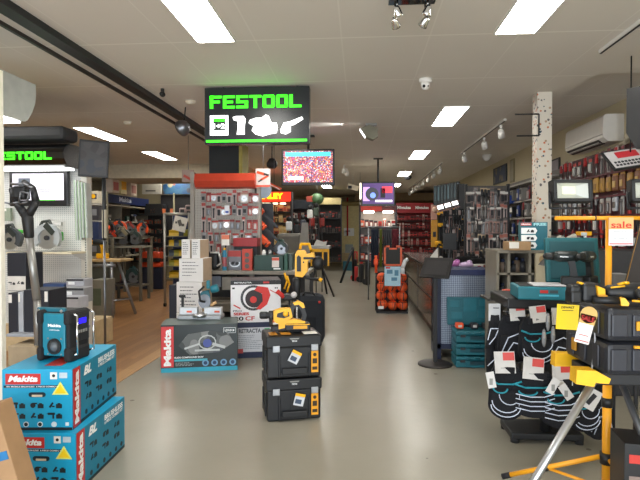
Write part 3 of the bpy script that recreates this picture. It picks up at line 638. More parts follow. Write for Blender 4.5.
t, a, b = flatcase('small dark accessory box between the navy carton and the packs', (50, 291), (58, 303), 5.75, .2, M(0x20304A, .5), True)
t, a, b = flatcase('small framed picture card at the left edge of the pegboard', (4, 208), (10, 221), 6.1, .05, M(0x88917E, .5), True)
# wall monitor on a post
t = thing('tilted_monitor', 'thin black monitor on a dark post facing sideways beside the pegboard bay', 'monitor', (at(94, 159, 5.75).x, 5.75, at(94, 159, 5.75).z), 0)
Wm, Hm = .32, .42
m = MB(); m.T = Matrix.Rotation(rad(18), 4, 'Z') @ Matrix.Rotation(rad(3), 4, 'Y'); m.box((0, 0, -.0), (Wm, .04, Hm), bev=.006); m.build('housing', BLACK, t)
m = MB(); m.T = Matrix.Rotation(rad(18), 4, 'Z') @ Matrix.Rotation(rad(3), 4, 'Y'); m.box((0, -.022, .0), (Wm - .04, .003, Hm - .05)); m.build('screen', fleck_mat('dim_screen', (58, 56, 56), [(50, 46, 46), (66, 62, 62), (46, 50, 58)], scale=9, thr=.5), t)
zb_ = at(100, 240, 5.8).z - t.location.z
MB().cyl((.09, .05, -.15), (.09, .05, zb_), .022).build('post', BLACK, t); MB().b2(.07, .115, .03, .075, zb_ + .02, zb_ + .35, bev=.004).build('post_sleeve', M(0xA79F8C, .5), t)
MB().cyl((.09, .05, zb_), (.09, .05, -t.location.z + .0), .014).build('post_foot', STEEL, t)

# ---------------------------------------------------------------- small packages
PN = dict(card='carded_tool', long='blister_pack', disc='disc_pack', bag='bagged_part', tool='hanging_hand_tool', plier='pliers', can='spray_can', boxy='small_carton')
def pack(kind, c1, c2, c3=None, name=None):
    """small hanging package as one mesh: card, header, item"""
    m = MB(); c3 = c3 or c1; name = name or PN[kind]
    if kind == 'card':
        m.box((0, 0, 0), (.08, .006, .16), mi=0).box((0, -.004, .06), (.078, .004, .035), mi=1).box((0, -.014, -.02), (.04, .022, .09), bev=.006, mi=2)
    elif kind == 'long':
        m.box((0, 0, 0), (.06, .006, .26), mi=0).box((0, -.004, .1), (.058, .004, .045), mi=1).box((0, -.012, -.03), (.022, .018, .16), bev=.004, mi=2).cyl((0, -.012, .02), (0, -.012, .05), .016, n=8, mi=2)
    elif kind == 'disc':
        m.box((0, 0, 0), (.11, .006, .14), mi=0).box((0, -.004, .055), (.108, .004, .028), mi=1).cyl((0, -.004, -.015), (0, -.016, -.015), .042, n=16, mi=2).cyl((0, -.016, -.015), (0, -.02, -.015), .012, n=8, mi=0)
    elif kind == 'bag':
        m.box((0, 0, 0), (.09, .03, .15), bev=.012, mi=0).box((0, 0, .085), (.088, .006, .04), mi=1).box((0, -.017, -.01), (.05, .006, .06), mi=2)
    elif kind == 'tool':
        m.box((0, 0, .06), (.035, .03, .1), bev=.008, mi=1).cyl((0, 0, .01), (0, 0, -.14), .007, n=8, mi=2).box((0, .01, .1), (.05, .006, .06), mi=0)
    elif kind == 'plier':
        m.prism([(-.01, .1), (.01, .1), (.012, .03), (.03, -.1), (.02, -.11), (0, -.02), (-.02, -.11), (-.03, -.1), (-.012, .03)], -.012, .0, mi=1).box((0, .004, .06), (.055, .005, .1), mi=0).cyl((0, -.014, .03), (0, 0, .03), .012, n=8, mi=2)
    elif kind == 'can':
        m.lathe([(.03, -.1), (.032, -.095), (.032, .07), (.022, .085), (.022, .095), (.014, .1), (.014, .12)], n=14, mi=0).cyl((0, 0, -.06), (0, 0, .03), .0325, n=14, mi=1, caps=False).cyl((0, 0, .085), (0, 0, .121), .0155, n=10, mi=2)
    elif kind == 'boxy':
        m.box((0, 0, 0), (.12, .08, .15), bev=.003, mi=0).box((0, -.041, .03), (.1, .002, .06), mi=1).box((.0, -.041, -.045), (.06, .003, .03), mi=2)
    o = m.build(name, [c1, c2, c3]); k = Kind(tag(o, 'p', 'tool pack')); a, b = colname(c1), colname(c2)
    k.desc = {'card': b + '-topped carded tool', 'long': 'long ' + b + '-topped pack', 'disc': b + '-topped disc pack', 'bag': a + ' bagged part', 'tool': b + '-handled tool', 'plier': b + ' pliers', 'can': a + ' can', 'boxy': a + ' carton'}[kind]; return k
RD = M(0xA8403A, .5); RDK = M(0x7C2A2A, .5); CL = M(0xB9A8A2, .35); CLD = M(0x8A8684, .35)
CUR = []
def kinds_for(spec):
    ks = [pack(*s) for s in spec]; CUR.extend(ks); return ks
def hang(ks, a, b, n, label, group, rz=0, jitter=.01, sc_=1.0, cat=None):
    """n packs spread from point a to point b (tops hang at about the same height)"""
    a, b = Vector(a), Vector(b)
    for i in range(n):
        p = a.lerp(b, (i + .5) / n); p = p + Vector((0, 0, R.uniform(-jitter, jitter)))
        s = sc_ * R.uniform(.92, 1.08); k = ks[R.randrange(len(ks))]; loc = label[label.index(' on the'):]; o = k(p, rz + R.uniform(-4, 4), k.desc + loc, k.desc + 's' + loc, s)
        if cat: o['category'] = cat
def fit(ks):  # drop originals nobody placed
    cleanup_unused(ks)

# ---------------------------------------------------------------- centre gondola with red header
GY = 7.9; gx0, gx1 = at(193, 200, GY).x, at(259, 200, GY).x
t = thing('display_gondola', 'grey pegboard display gondola with a wide red header in the middle', 'shelving', (0, GY, 0))
MB().b2(gx0, gx1, 0, .05, .2, at(220, 182, GY).z).build('pegboard', peg_mat('pegboard_grey', (176, 170, 160), (120, 116, 108)), t)
for x in (gx0, gx1): MB().b2(x - .03, x + .03, -.05, .08, 0, at(220, 172, GY).z, bev=.004).build('upright', M(0x9A948A, .5), t)
ha, hb = at(196, 174, GY - .3), at(256, 188.5, GY - .3)
MB().prism([(-.36, hb.z + .02), (-.40, (ha.z + hb.z) / 2), (-.36, ha.z), (-.28, ha.z), (-.28, hb.z)], ha.x, hb.x, plane='yz').build('header', M(0xB9402A, .35), t)
m = MB()
for x in (ha.x + .02, hb.x - .02): m.b2(x - .01, x + .01, -.3, 0, ha.z - .05, ha.z - .02)
m.build('header_arms', LGREY, t)
ks = kinds_for([('card', CL, RD, DK), ('card', CLD, RDK, STEEL), ('long', CL, RD, DK), ('disc', CL, RD, SILVER), ('card', RD, RDK, CL), ('bag', CLD, RD, DK)])
names = ['first', 'second', 'third', 'fourth', 'fifth']
for r, (py, n) in enumerate(((197.5, 11), (211, 11), (224.5, 10), (237, 9), (248.5, 8))):
    if r > 0 or 1:
        a, b = at(201, py, GY - .06), at(258, py, GY - .06)
        hang(ks, a, b, n, 'small red carded accessory hanging on the %s row of the red-headed gondola' % names[r], 'red accessories, %s row of the red-headed gondola' % names[r], sc_=.95)
fit(ks)
o = pack('disc', CARDW, M(0xB08A7A, .5), SILVER).o; tag(o, 'silver round saw blade pack near the end of the top row of the red-headed gondola', 'tool pack'); o.location = at(244.5, 197.5, GY - .12); o.scale = (1.1,) * 3
o = one('price_card', MB().box((0, 0, 0), (.075, .004, .14)), M(0xF0EEF0, .5), 'white price card with a small blue mark on the red-headed gondola', 'price tag', at(227, 210, GY - .12)); MB().box((0, -.004, -.03), (.05, .003, .03)).build('blue_mark', M(0x3A58B0, .5), o)
t = thing('tool_poster', 'white poster with orange chainsaws standing on top of the gondola end', 'poster', at(263, 178, 7.7))
MB().box((0, 0, 0), (.22, .01, .28)).build('board', M(0xD8D0CC, .5), t); MB().box((0, -.007, -.12), (.22, .004, .03)).build('lower_band', M(0xD9573C, .5), t)
m = MB(); m.box((-.03, -.007, .07), (.13, .003, .04), rot=(0, .3, 0)); m.box((.02, -.007, 0), (.14, .003, .03), rot=(0, -.5, 0)); m.build('printed_saws', ORANGE, t)
m = MB(); m.box((.05, -.008, .05), (.08, .003, .03), rot=(0, .3, 0)); m.box((-.04, -.008, -.04), (.07, .003, .02), rot=(0, -.5, 0)); m.build('printed_bars', DK, t)
t = thing('round_disc_sign', 'pale blue round disc under the chainsaw poster', 'sign', at(263, 190, 7.9)); MB().cyl((0, 0, 0), (0, .02, 0), .13, n=24).build('disc', M(0x8E99A6, .5), t)
o = one('tool_poster', MB().box((0, 0, 0), (.2, .01, .2), mi=0).box((.0, -.008, -.03), (.16, .004, .04), rot=(0, .5, 0), mi=1), [M(0x99847A, .5), M(0xB04030, .5)], 'small faded poster at the left top of the red-headed gondola', 'poster', at(188, 176, 8.3))
o = one('orange_sign', MB().box((0, 0, 0), (.28, .02, .05), rot=(0, .45, 0), mi=0).box((0.02, -.012, -.02), (.2, .004, .012), rot=(0, .45, 0), mi=1), [ORANGE, TW], 'tilted orange strip sign behind the chainsaw poster', 'sign', at(274, 186, 9))

# ---------------------------------------------------------------- work counter with boxed tools
CYa = 7.15; zt = at(250, 271, CYa).z; wx0, wx1 = at(194, 271, CYa).x, at(331 - 22, 271, CYa).x
t = thing('display_counter', 'long grey display counter carrying boxed tools under the red-headed gondola', 'counter', (0, CYa, 0))
MB().b2(wx0, wx1, 0, .7, zt - .05, zt, bev=.004).build('counter_top', M(0x8D867A, .5), t)
MB().b2(wx0, wx1, .05, .7, .45, .48).build('lower_shelf', M(0x8D867A, .5), t)
for x in (wx0 + .03, (wx0 + wx1) / 2, wx1 - .03): MB().b2(x - .03, x + .03, .03, .09, 0, zt - .05).build('leg', M(0x6E6A62, .5), t)
MB().b2(wx0, wx1, .62, .66, 0, zt - .05).build('back_panel', M(0x3A3A3C, .6), t)
def onc(px, dy=.15, z=None): q = at(px, 268, CYa + dy); return (q.x, CYa + dy, zt if z is None else z)
def cbox(name, label, px0, px1, pytop, pybot, Y, d, mats, cat='box', rz=0, deco=None, z=None):
    a, b = at(px0, pytop, Y), at(px1, pybot, Y); w_, h_ = b.x - a.x, a.z - b.z; z0 = b.z if z is None else z; h_ = a.z - z0
    t = thing(name, label, cat, ((a.x + b.x) / 2, Y + d / 2, z0), rz); MB().box((0, 0, h_ / 2), (w_, d, h_), bev=.004).build('carton_body', mats[0], t)
    y = -d / 2 - .001
    if deco == 'band': panel(t, w_, h_ * .25, mats[1], 0, h_ * .86, y, 'top_band'); 
    if deco == 'label': panel(t, w_ * .6, h_ * .45, mats[1], 0, h_ * .55, y, 'label_panel')
    if deco == 'tool':
        panel(t, w_ * .96, h_ * .3, mats[1], 0, h_ * .82, y, 'title_panel'); m = MB(); picto(m, 0, h_ * .35, min(w_, h_) * .6, 1); o = m.build('printed_tool', mats[2], t); o.location = (0, y, 0)
    if deco == 'text': textlines(t, -w_ * .38, w_ * .4, h_ * .82, 5, h_ * .14, mats[1], y, h_ * .03)
    return t
cbox('tool_carton', 'dark red tool carton on the counter below the gondola', 233, 257, 238, 246.5, 7.45, .25, [M(0x9E2A2C, .5), TW], deco=None)
cbox('tool_carton', 'black tool carton under the dark red one on the counter', 234, 257, 246.5, 270, 7.5, .25, [DK, GREYP], z=zt)
t = cbox('drill_kit_pack', 'red drill kit pack with silver bits on the counter', 228, 241.5, 250, 270, 7.3, .1, [M(0x6E7076, .4), M(0xA83630, .5), BLACK], deco='tool', z=zt)
m = MB()
for k in range(8): a_ = PI + PI * k / 7; m.box((.07 * math.cos(a_), -.055, .1 + .05 * math.sin(a_)), (.012, .006, .03), rot=(0, -a_, 0))
m.build('bit_ring', SILVER, t)
t = cbox('disc_pack', 'orange pack with three grinding discs beside the drill kit', 242, 252, 249, 271, 7.25, .08, [M(0xC2402C, .5), DK], z=zt)
for z_ in (.06, .14, .22): MB().cyl((0, -.045, z_), (0, -.04, z_), .033, n=14).build('printed_disc', M(0x5B5450, .5), t)
GREENB = M(0x1F4038, .5)
t = cbox('tool_carton', 'dark green tool carton lying on the counter by the orange chainsaws', 254, 283, 255.5, 271, 7.2, .3, [GREENB, M(0x35594E, .5)], z=zt)
panel(t, .1, .02, TW, .12, .03, -.151, 'brand_strip'); panel(t, .1, .14, M(0xE3D8D0, .5), .1, .12, -.153, 'sale_label'); panel(t, .1, .04, M(0xD8563A, .5), .1, .165, -.155, 'sale_band')
cbox('tool_carton', 'narrow green tool carton standing beside the dark green one', 284, 287.5, 254, 270, 7.25, .3, [M(0x2E5A4C, .5), TW], z=zt); cbox('tool_carton', 'slim grey-green tool carton at the end of the carton row', 288.5, 292, 254, 270, 7.3, .3, [M(0x4A5A55, .5), TW], z=zt)
m = pack('can', M(0x2B7F9E, .4), M(0xB04030, .4), YEL); m.o.scale = (1, 1, 1.45); q = onc(224.5, .06); m((q[0], q[1], q[2] + .145), 0, 'tall blue and red spray can on the counter under a sale tag', None, (1, 1, 1.45)); 
one('sale_tag', MB().box((0, 0, 0), (.11, .004, .15), mi=0).box((0, -.003, .04), (.11, .003, .06), mi=1), [CARDW, M(0xE07A58, .5)], 'orange and white sale tag above the spray can', 'price tag', at(225.5, 240, 7.15))
m = MB().box((0, 0, .13), (.22, .2, .26), bev=.05).tube([(.0, -.08, .25), (.13, -.1, .25), (.16, -.1, .1), (.1, -.1, .06)], .012, mi=1); q = onc(212, .2)
one('wet_vacuum', m, [BLACK, LGREY], 'small black machine with a white hose end left of the spray can', 'machine', q)
for px, c_, l_ in ((264, WHITE, 'white-capped jar'), (270, SILVER, 'small silver jar')): 
    q = at(px, 254, 7.35); one('small_jar', MB().lathe([(.03, 0), (.03, .05), (.02, .06), (.02, .075)], n=12), c_, l_ + ' standing on the green carton', 'jar', (q.x, 7.35, zt + .212))
# items under the counter
for k, (p0, p1, pt, pb, c_) in enumerate(((205, 221, 276, 287, 0x6E7480), (222, 232, 277, 290, 0x8F8A80), (205, 230, 300, 312, 0x7A7264))):
    cbox('storage_box', ['blue-grey storage box', 'beige storage box', 'low brown storage box'][k] + ' on the shelf under the grey counter', p0, p1, pt, pb, 7.25, .3, [M(c_, .6), TW])
# chainsaws on the rack
t = thing('chainsaw_rack', 'dark upright rack holding orange chainsaws beside the red-headed gondola', 'rack', at(272, 230, 8.3)); zz = t.location.z
MB().b2(-.24, .02, 0, .04, -zz, at(272, 203, 8.3).z - zz).build('back_board', M(0x2A2D33, .6), t); MB().b2(-.25, -.235, -.03, .04, -zz, .4).build('blue_edge', M(0x4E7FA0, .4), t)
cs = chainsaw('chainsaw'); CUR.append(cs)
for k, (px, py) in enumerate(((262, 206), (264, 221), (268, 238))):
    q = at(px, py, 8.05); o = cs(q, 0, ['upper orange chainsaw on the rack, bar pointing down', 'middle orange chainsaw on the rack', 'lower orange chainsaw on the rack, just above the green carton'][k], 'orange chainsaws on the rack', .8)
    o.rotation_euler = (0, rad(225), 0)
k = circ_saw('dark green chop saw on the counter below the orange chainsaws', M(0x1E3A33, .5), M(0x2A2C2E, .5), STEEL, r=.09); q = onc(281, .3); k.o.location = (q[0], q[1] + .05, zt + .2)
# ---------------------------------------------------------------- white carton stack
WC = M(0xE4E1DE, .6, var=.02); WCS = M(0xB59F86, .7, var=.05); TXT = M(0x4A4A50, .6)
def wcarton(label, px0, px1, pyt, pyb, Y, d, rz=0, lines=5, group='stacked white cartons'):
    a, b = at(px0, pyt, Y), at(px1, pyb, Y); w_, h_ = b.x - a.x, a.z - b.z
    t = thing('white_carton', label, 'box', ((a.x + b.x) / 2, Y + d / 2, b.z), rz, group)
    MB().box((0, 0, h_ / 2), (w_, d, h_ - .003), bev=.003).build('carton_body', WC, t)
    MB().box((w_ / 2 + .001, 0, h_ / 2), (.002, d * .97, h_ * .97)).build('kraft_side', WCS, t)
    if lines: textlines(t, -w_ * .36, w_ * .36, h_ * .85, lines, h_ * .7 / lines, TXT, -d / 2 - .001, h_ * .028 if lines > 3 else .006)
    return t
wcarton('lowest white carton of the stack, mostly hidden behind the saw carton', 176.5, 203, 312.5, 347.5, 6.6, .45, lines=2)
wcarton('large white carton, second from the bottom of the stack', 176.5, 202, 282, 312.5, 6.6, .45, lines=6)
wcarton('white carton with five lines of print, third in the stack', 179, 203, 258.5, 282, 6.62, .4, lines=5)
for k, (a, b) in enumerate(((181.5, 190), (191.5, 200))): wcarton(['narrow white carton at the top of the stack, beside the gondola rack', 'narrow white carton at the top of the stack, next to the grinder packs'][k], a, b, 239.5, 258.5, 6.65 + .03 * k, .4, lines=7)
# black object beside
cbox('black_tool_case', 'black case standing behind the white cartons', 169, 178, 285, 346, 7.0, .4, [M(0x1D2230, .5), TW])

# ---------------------------------------------------------------- mitre saw carton
p0, p1 = flo(163.5, 372), flo(240, 366); d_ = p1 - p0; W = d_.length; ang = math.degrees(math.atan2(d_.y, d_.x)) * .6; Hc = .50; D_ = .42
mid = (p0 + p1) / 2; n_ = Vector((-math.sin(rad(ang)), math.cos(rad(ang)), 0)); cen = mid + n_ * D_ / 2 + Vector((0, -.1, 0)); W *= .985
t = thing('mitre_saw_carton', 'large black carton with red side strip and teal bottom edge, under the mitre saw', 'box', cen, ang)
MB().box((0, 0, Hc / 2), (W, D_, Hc), bev=.004).build('carton_body', M(0x1B2526, .35), t)
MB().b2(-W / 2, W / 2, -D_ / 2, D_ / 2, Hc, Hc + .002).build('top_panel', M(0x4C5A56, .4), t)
y = -D_ / 2 - .001
panel(t, W * .995, .045, M(0x2B9FB8, .4), 0, .024, y, 'bottom_band'); panel(t, W * .16, Hc * .86, M(0xD13A3C, .4), -W * .415, Hc * .54, y, 'logo_panel')
lettering('Makita', Hc * .78, W * .095, TW, t, (-W * .415, y - .001, Hc * .53), roll=-90, bold=.045)
m = MB().prism([(-.22, .28), (-.12, .40), (.1, .43), (.3, .40), (.36, .3), (.2, .2), (-.1, .18)], -.001, 0); o = m.build('picture_glow', fleck_mat('printed_blur', (96, 100, 100), [(60, 66, 66), (130, 132, 132), (80, 84, 90)], scale=9, thr=.6), t); o.location = (0, y, 0)
m = MB(); 
for k in range(14): a_ = k / 14 * 2 * PI; m.box((.08 + .085 * math.cos(a_), 0, .31 + .07 * math.sin(a_)), (.04, .001, .012), rot=(0, -a_ + PI / 2, 0))
m.box((-.08, 0, .27), (.16, .001, .02), rot=(0, -.3, 0)).box((.2, 0, .27), (.14, .001, .03), rot=(0, .3, 0)).box((.08, 0, .225), (.26, .001, .02)); o = m.build('printed_saw', M(0xC0C4C4, .5), t); o.location = (0, y - .001, 0)
m = MB().cyl((.08, .0005, .3), (.08, -.0005, .3), .045, n=18); o = m.build('printed_blade', M(0x4A58A0, .5), t); o.location = (0, y - .002, 0)
panel(t, .13, .06, M(0xD8DCDC, .5), W / 2 - .085, Hc - .07, y, 'model_label'); panel(t, .12, .05, M(0x20343A, .5), W / 2 - .085, Hc - .07, y - .001, 'model_label_center'); lettering('LS1018', .1, .024, TW, t, (W / 2 - .085, y - .002, Hc - .07), bold=.03)
lettering('SLIDE COMPOUND SAW', .3, .018, TW, t, (-.11, y - .001, .155), bold=.03); panel(t, .34, .022, M(0x4AA8B8, .4), -.09, .125, y, 'teal_strip')
textlines(t, -.25, -.05, .10, 3, .014, M(0xA8B0B0, .5), y, .005)
m = MB()
for k in range(4): m.cyl((.06 + k * .095, .0005, .09), (.06 + k * .095, -.0005, .09), .035, n=16)
o = m.build('feature_icons', M(0x6E9CC0, .5), t); o.location = (0, y, 0)
m = MB()
for k in range(4): m.cyl((.06 + k * .095, -.0, .09), (.06 + k * .095, -.0015, .09), .02, n=12)
o = m.build('icon_centers', M(0x223A60, .5), t); o.location = (0, y, 0)
# mitre saw on it
sxy = lambda px, Y=5.75: at(px, 330, Y).x
t = thing('mitre_saw', 'silver and teal slide mitre saw standing on the black carton', 'power tool', (sxy(201), 5.76, Hc + .002), 4)
t.scale = (.82, .8, .95)
MB().b2(-.28, -.03, -.1, .0, .05, .14, bev=.01).b2(.06, .30, -.1, .0, .05, .14, bev=.01).build('fence', M(0xC9CCCE, .35, .5), t)
MB().b2(-.29, .30, -.16, .12, .0, .05, bev=.012).build('base', M(0xA8ABAE, .35, .5), t)
MB().cyl((.01, -.12, .03), (.01, -.12, .075), .1, n=24).build('turntable', SILVER, t)
m = MB()
for x in (-.14, .24): m.box((x, -.105, .09), (.07, .006, .022))
m.build('warning_labels', M(0xD8573A, .5), t)
MB().box((-.24, -.06, .20), (.03, .03, .12)).box((-.24, -.08, .27), (.09, .03, .03), bev=.01).build('clamp', BLACK, t)
MB().cyl((.10, .03, .12), (.08, .03, .33), .03, n=12).build('arm', TEALD, t)
MB().cyl((.05, -.01, .25), (.05, .03, .25), .075, n=24).build('blade_guard', M(0x1B5F6C, .4), t); MB().cyl((.05, -.02, .2), (.05, -.01, .2), .085, n=24).build('blade', STEEL, t)
MB().lathe([(.04, 0), (.048, .03), (.048, .09), (.036, .11)], n=16, X=Matrix.Translation((.13, .02, .34)) @ Euler((0, rad(80), 0)).to_matrix().to_4x4()).box((.1, 0, .40), (.05, .06, .1), bev=.015).build('motor_housing', M(0x16707F, .4), t)
MB().tube([(.05, -.05, .38), (.0, -.13, .33), (.02, -.14, .22), (.06, -.06, .2)], .014).build('handle', BLACK, t)
MB().cyl((.13, .0, .15), (.21, .0, .19), .018).build('lever', WOODL, t)

# ---------------------------------------------------------------- hose reel carton on the retractable carton
p0, p1 = flo(238.5, 360), flo(283, 355.5); d_ = p1 - p0; ang = 14; W = .56; hz1 = .42; ztop = at(258, 280, 6.05).z
n_ = Vector((-math.sin(rad(ang)), math.cos(rad(ang)), 0)); mid = (p0 + p1) / 2
def reel_box(label, W, D_, z0, h, shift=0):
    c = mid + n_ * D_ / 2; return thing('hose_reel_carton', label, 'box', (c.x + shift, c.y, z0), ang)
t = reel_box('lower white and navy carton with print, under the red hose reel carton', W, .42, 0, hz1, -.03)
W2 = .53; D_ = .42; y = -D_ / 2 - .001
MB().box((0, 0, hz1 / 2), (W2, D_, hz1 - .003), bev=.003).build('carton_body', M(0xCFD2DA, .5, var=.02), t); panel(t, W2, .07, NAVY, 0, .037, y, 'bottom_band'); panel(t, W2, .06, NAVY, 0, hz1 - .032, y, 'top_band')
lettering('RETRACTA', .26, .05, M(0x50545E, .5), t, (-.1, y - .001, hz1 - .10), bold=.04); textlines(t, -.24, .06, hz1 - .15, 8, .022, M(0x8890A0, .5), y, .007)
panel(t, .06, .03, M(0x3CA06C, .5), .1, hz1 - .09, y, 'green_label'); panel(t, .06, .05, M(0xC24A4A, .5), -.21, .085, y - .001, 'red_label')
m = MB(); m.cyl((.17, .0005, .22), (.17, -.0005, .22), .07, n=18).box((.13, 0, .14), (.03, .001, .1), rot=(0, .4, 0)); o = m.build('printed_reel', M(0x565C68, .5), t); o.location = (0, y, 0)
W3 = .585; t = reel_box('white carton with a red hose reel picture, on top of the navy-edged carton', W3, .44, hz1, ztop - hz1, -.06); hh = ztop - hz1; D_ = .44; y = -D_ / 2 - .001
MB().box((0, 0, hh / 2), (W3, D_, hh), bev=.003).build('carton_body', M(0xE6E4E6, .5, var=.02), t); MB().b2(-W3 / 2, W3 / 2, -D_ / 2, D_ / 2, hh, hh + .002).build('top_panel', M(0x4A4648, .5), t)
panel(t, W3, .05, BLACK, 0, hh - .026, y, 'top_band'); lettering('RETRACTA', .2, .016, TW, t, (-.15, y - .001, hh - .026), bold=.02); panel(t, .07, .02, RED, .12, hh - .026, y - .001, 'red_mark')
textlines(t, .22, .28, hh - .085, 1, .02, DK, y, .016); panel(t, .03, .02, DK, -.26, hh - .09, y, 'corner_mark')
cx_, cz_ = .0, hh * .58
m = MB()
for k in range(20):
    a_ = rad(60) + k / 19 * rad(240); m.box((cx_ - .03 + .135 * math.cos(a_), 0, cz_ + .135 * math.sin(a_)), (.03, .001, .028), rot=(0, -a_ + PI / 2, 0))
o = m.build('printed_hose_ring', M(0x34363A, .5), t); o.location = (0, y, 0)
m = MB().cyl((cx_ - .02, .0005, cz_ - .01), (cx_ - .02, -.0005, cz_ - .01), .105, n=22); o = m.build('printed_drum', M(0x2B1C1E, .5), t); o.location = (0, y - .001, 0)
m = MB(); m.prism([(cx_ + .02, cz_ + .14), (cx_ + .14, cz_ + .12), (cx_ + .17, cz_ + .03), (cx_ + .13, cz_ - .08), (cx_ + .05, cz_ - .14), (cx_, cz_ - .13), (cx_ + .08, cz_ - .04), (cx_ + .07, cz_ + .05), (cx_ - .02, cz_ + .09)], -.001, 0)
m.cyl((cx_ - .03, 0, cz_ - .02), (cx_ - .03, -.0012, cz_ - .02), .04, n=14).box((cx_ - .22, 0, cz_ - .10), (.09, .001, .014), rot=(0, .5, 0)).box((cx_ + .22, 0, cz_ + .06), (.13, .001, .008), rot=(0, .5, 0)); o = m.build('printed_reel_cover', M(0xD0302A, .5), t); o.location = (0, y - .003, 0)
lettering('PRO', .1, .022, DK, t, (-.215, y - .001, .135), bold=.02); lettering('SERIES', .18, .034, RED, t, (-.17, y - .001, .1), bold=.05); lettering('20', .11, .05, BLACK, t, (-.2, y - .001, .045), bold=.03); lettering('CF', .11, .05, RED, t, (-.07, y - .001, .045), bold=.03)
m = MB().cyl((.08, .0005, .06), (.08, -.0005, .06), .022, n=14); o = m.build('printed_dot', DK, t); o.location = (0, y, 0)
m = MB(); m.T = Matrix.Translation((-W3 / 2 - .001, 0, 0)) @ Matrix.Rotation(rad(-90), 4, 'Z'); m.b2(-.12, .1, -.001, 0, .24, .33).b2(-.1, .1, -.001, 0, .02, .12); m.build('side_print', M(0xB8504A, .5), t)
one('sale_tag', MB().box((0, 0, 0), (.12, .004, .13), mi=0).box((0, -.003, .035), (.12, .003, .055), mi=1), [CARDW, M(0xD9694A, .5)], 'small sale tag with a red band on the front corner of the navy-edged carton', 'price tag', at(277.5, 323, 5.82), 10)

# ---------------------------------------------------------------- black stacking cases with rotary hammer
p0, p1 = flo(271.5, 420), flo(327, 412.5); ang = 17; W = .445; D_ = .34; hC = .338
n_ = Vector((-math.sin(rad(ang)), math.cos(rad(ang)), 0)); mid = (p0 + p1) / 2; mid.z = 0
BK = M(0x101216, .45, var=.12)
def stackcase(label, z, sh):
    c = mid + n_ * D_ / 2 + Vector((-.03, -.10, 0)); t = thing('stacking_tool_case', label, 'tool case', (c.x, c.y, z), ang, 'black cases stacked under the yellow rotary hammer')
    y = -D_ / 2
    MB().box((0, 0, hC * .36), (W * .96, D_ * .96, hC * .72), bev=.014).build('body', BK, t)
    m = MB().box((0, 0, hC * .84), (W, D_, hC * .28), bev=.014)
    m.build('lid', BK, t)
    for x in (-.12, .12): MB().box((x, y - .002, hC * .3), (.016, .02, hC * .52), bev=.004).build('front_rib', BK, t)
    m = MB(); m.box((0, y - .002, hC * .12), (.22, .015, .012)).box((0, y + .006, hC * .4), (.06, .006, hC * .42), bev=.003)
    m.build('front_moulding', BK, t)
    for yy in (-.09, .09): MB().box((-W * .49, yy, hC * .35), (.012, .02, hC * .55), bev=.004).build('side_rib', BK, t)
    MB().box((-W * .49, 0, hC * .2), (.01, .1, .05), bev=.004).build('side_grip', BK, t)
    MB().box((0, y - .012, hC * .08 + .03), (.2, .03, .05), bev=.008).build('grip', BLACK, t)
    for x in (-.145, .16): MB().box((x, y - .012, hC * .70), (.055, .014, .05), bev=.004).build('latch', M(0xA9ACB0, .35, .6), t)
    m = MB(); m.T = Matrix.Translation((sh, y - .02, hC * .5)) @ Matrix.Rotation(rad(28 if z > 0 else 14), 4, 'Y'); m.box((0, 0, 0), (.08, .002, .095), mi=0).box((0, -.0015, .037), (.08, .001, .022), mi=1).box((-.005, -.0015, -.015), (.05, .001, .035), mi=2); m.build('hang_tag', [M(0xC9CBD0, .5), YEL, M(0x3A4A60, .5)], t)
    m = MB().b2(.132, .188, y - .014, y - .012, .04, hC * .62, mi=0).b2(.14, .18, y - .0155, y - .014, .06, .085, mi=1).b2(.142, .178, y - .0155, y - .014, .11, .15, mi=1).cyl((.16, y - .014, .18), (.16, y - .016, .18), .014, mi=1); m.build('side_label', [M(0xE9A019, .5), M(0x3A2A14, .5)], t)
    lettering('TSTAK', .045, .012, TW, t, (-.0, y - .004, hC * .86), bold=.03); MB().prism([(-.04, hC * .93), (.04, hC * .93), (.03, hC * .9), (-.03, hC * .9)], y - .003, y).build('lid_mark', GREYP, t)
    MB().box((0, -.02, hC + .0), (.16, .03, .012), bev=.005).build('top_handle', BK, t)
    return t
stackcase('black stacking case standing on the floor, lower of the two', 0, .035); t = stackcase('black stacking case on top, carrying the yellow rotary hammer', hC, -.0)
MB().b2(-.19, -.13, -.14, -.02, hC, hC + .002).b2(-.10, -.02, -.14, -.02, hC, hC + .002).build('top_labels', M(0xB57A20, .5), t)
MB().b2(.08, .19, -.15, -.06, hC, hC + .003).build('top_leaflet', CARDW, t)
top = mid + n_ * .14
t = thing('rotary_hammer', 'yellow and black rotary hammer lying on the black stacking cases', 'power tool', (top.x - .075, top.y - .10, 2 * hC + .006), ang - 6)
t.scale = (1.02, 1, 1)
YD = M(0xF2B312, .4, var=.05)
MB().lathe([(.02, 0), (.03, .01), (.03, .06), (.024, .07), (.036, .075), (.038, .12)], n=14, X=Matrix.Translation((-.21, 0, .13)) @ Euler((0, rad(90), 0)).to_matrix().to_4x4()).build('chuck', BLACK, t)
MB().prism([(-.10, .095), (-.10, .165), (-.04, .185), (.035, .185), (.05, .12), (.03, .10), (-.02, .09), (-.05, .06), (-.085, .075)], -.042, .042).build('body_shell', YD, t)
MB().prism([(-.075, .12), (-.07, .15), (-.015, .165), (.02, .16), (.025, .125), (-.02, .11)], -.045, .045).build('body_panel', BLACK, t)
MB().ball((-.005, -.045, .145), (.022, .014, .022), n=12).build('mode_dial', YD, t)
MB().prism([(.03, .18), (.06, .235), (.10, .24), (.135, .215), (.165, .13), (.15, .075), (.12, .075), (.13, .13), (.105, .19), (.08, .2), (.06, .17), (.055, .11), (.035, .11)], -.022, .022).build('rear_handle', BLACK, t)
MB().prism([(.055, .23), (.10, .245), (.14, .22), (.15, .19), (.13, .185), (.10, .215), (.065, .21)], -.026, .026).build('handle_cap', YD, t)
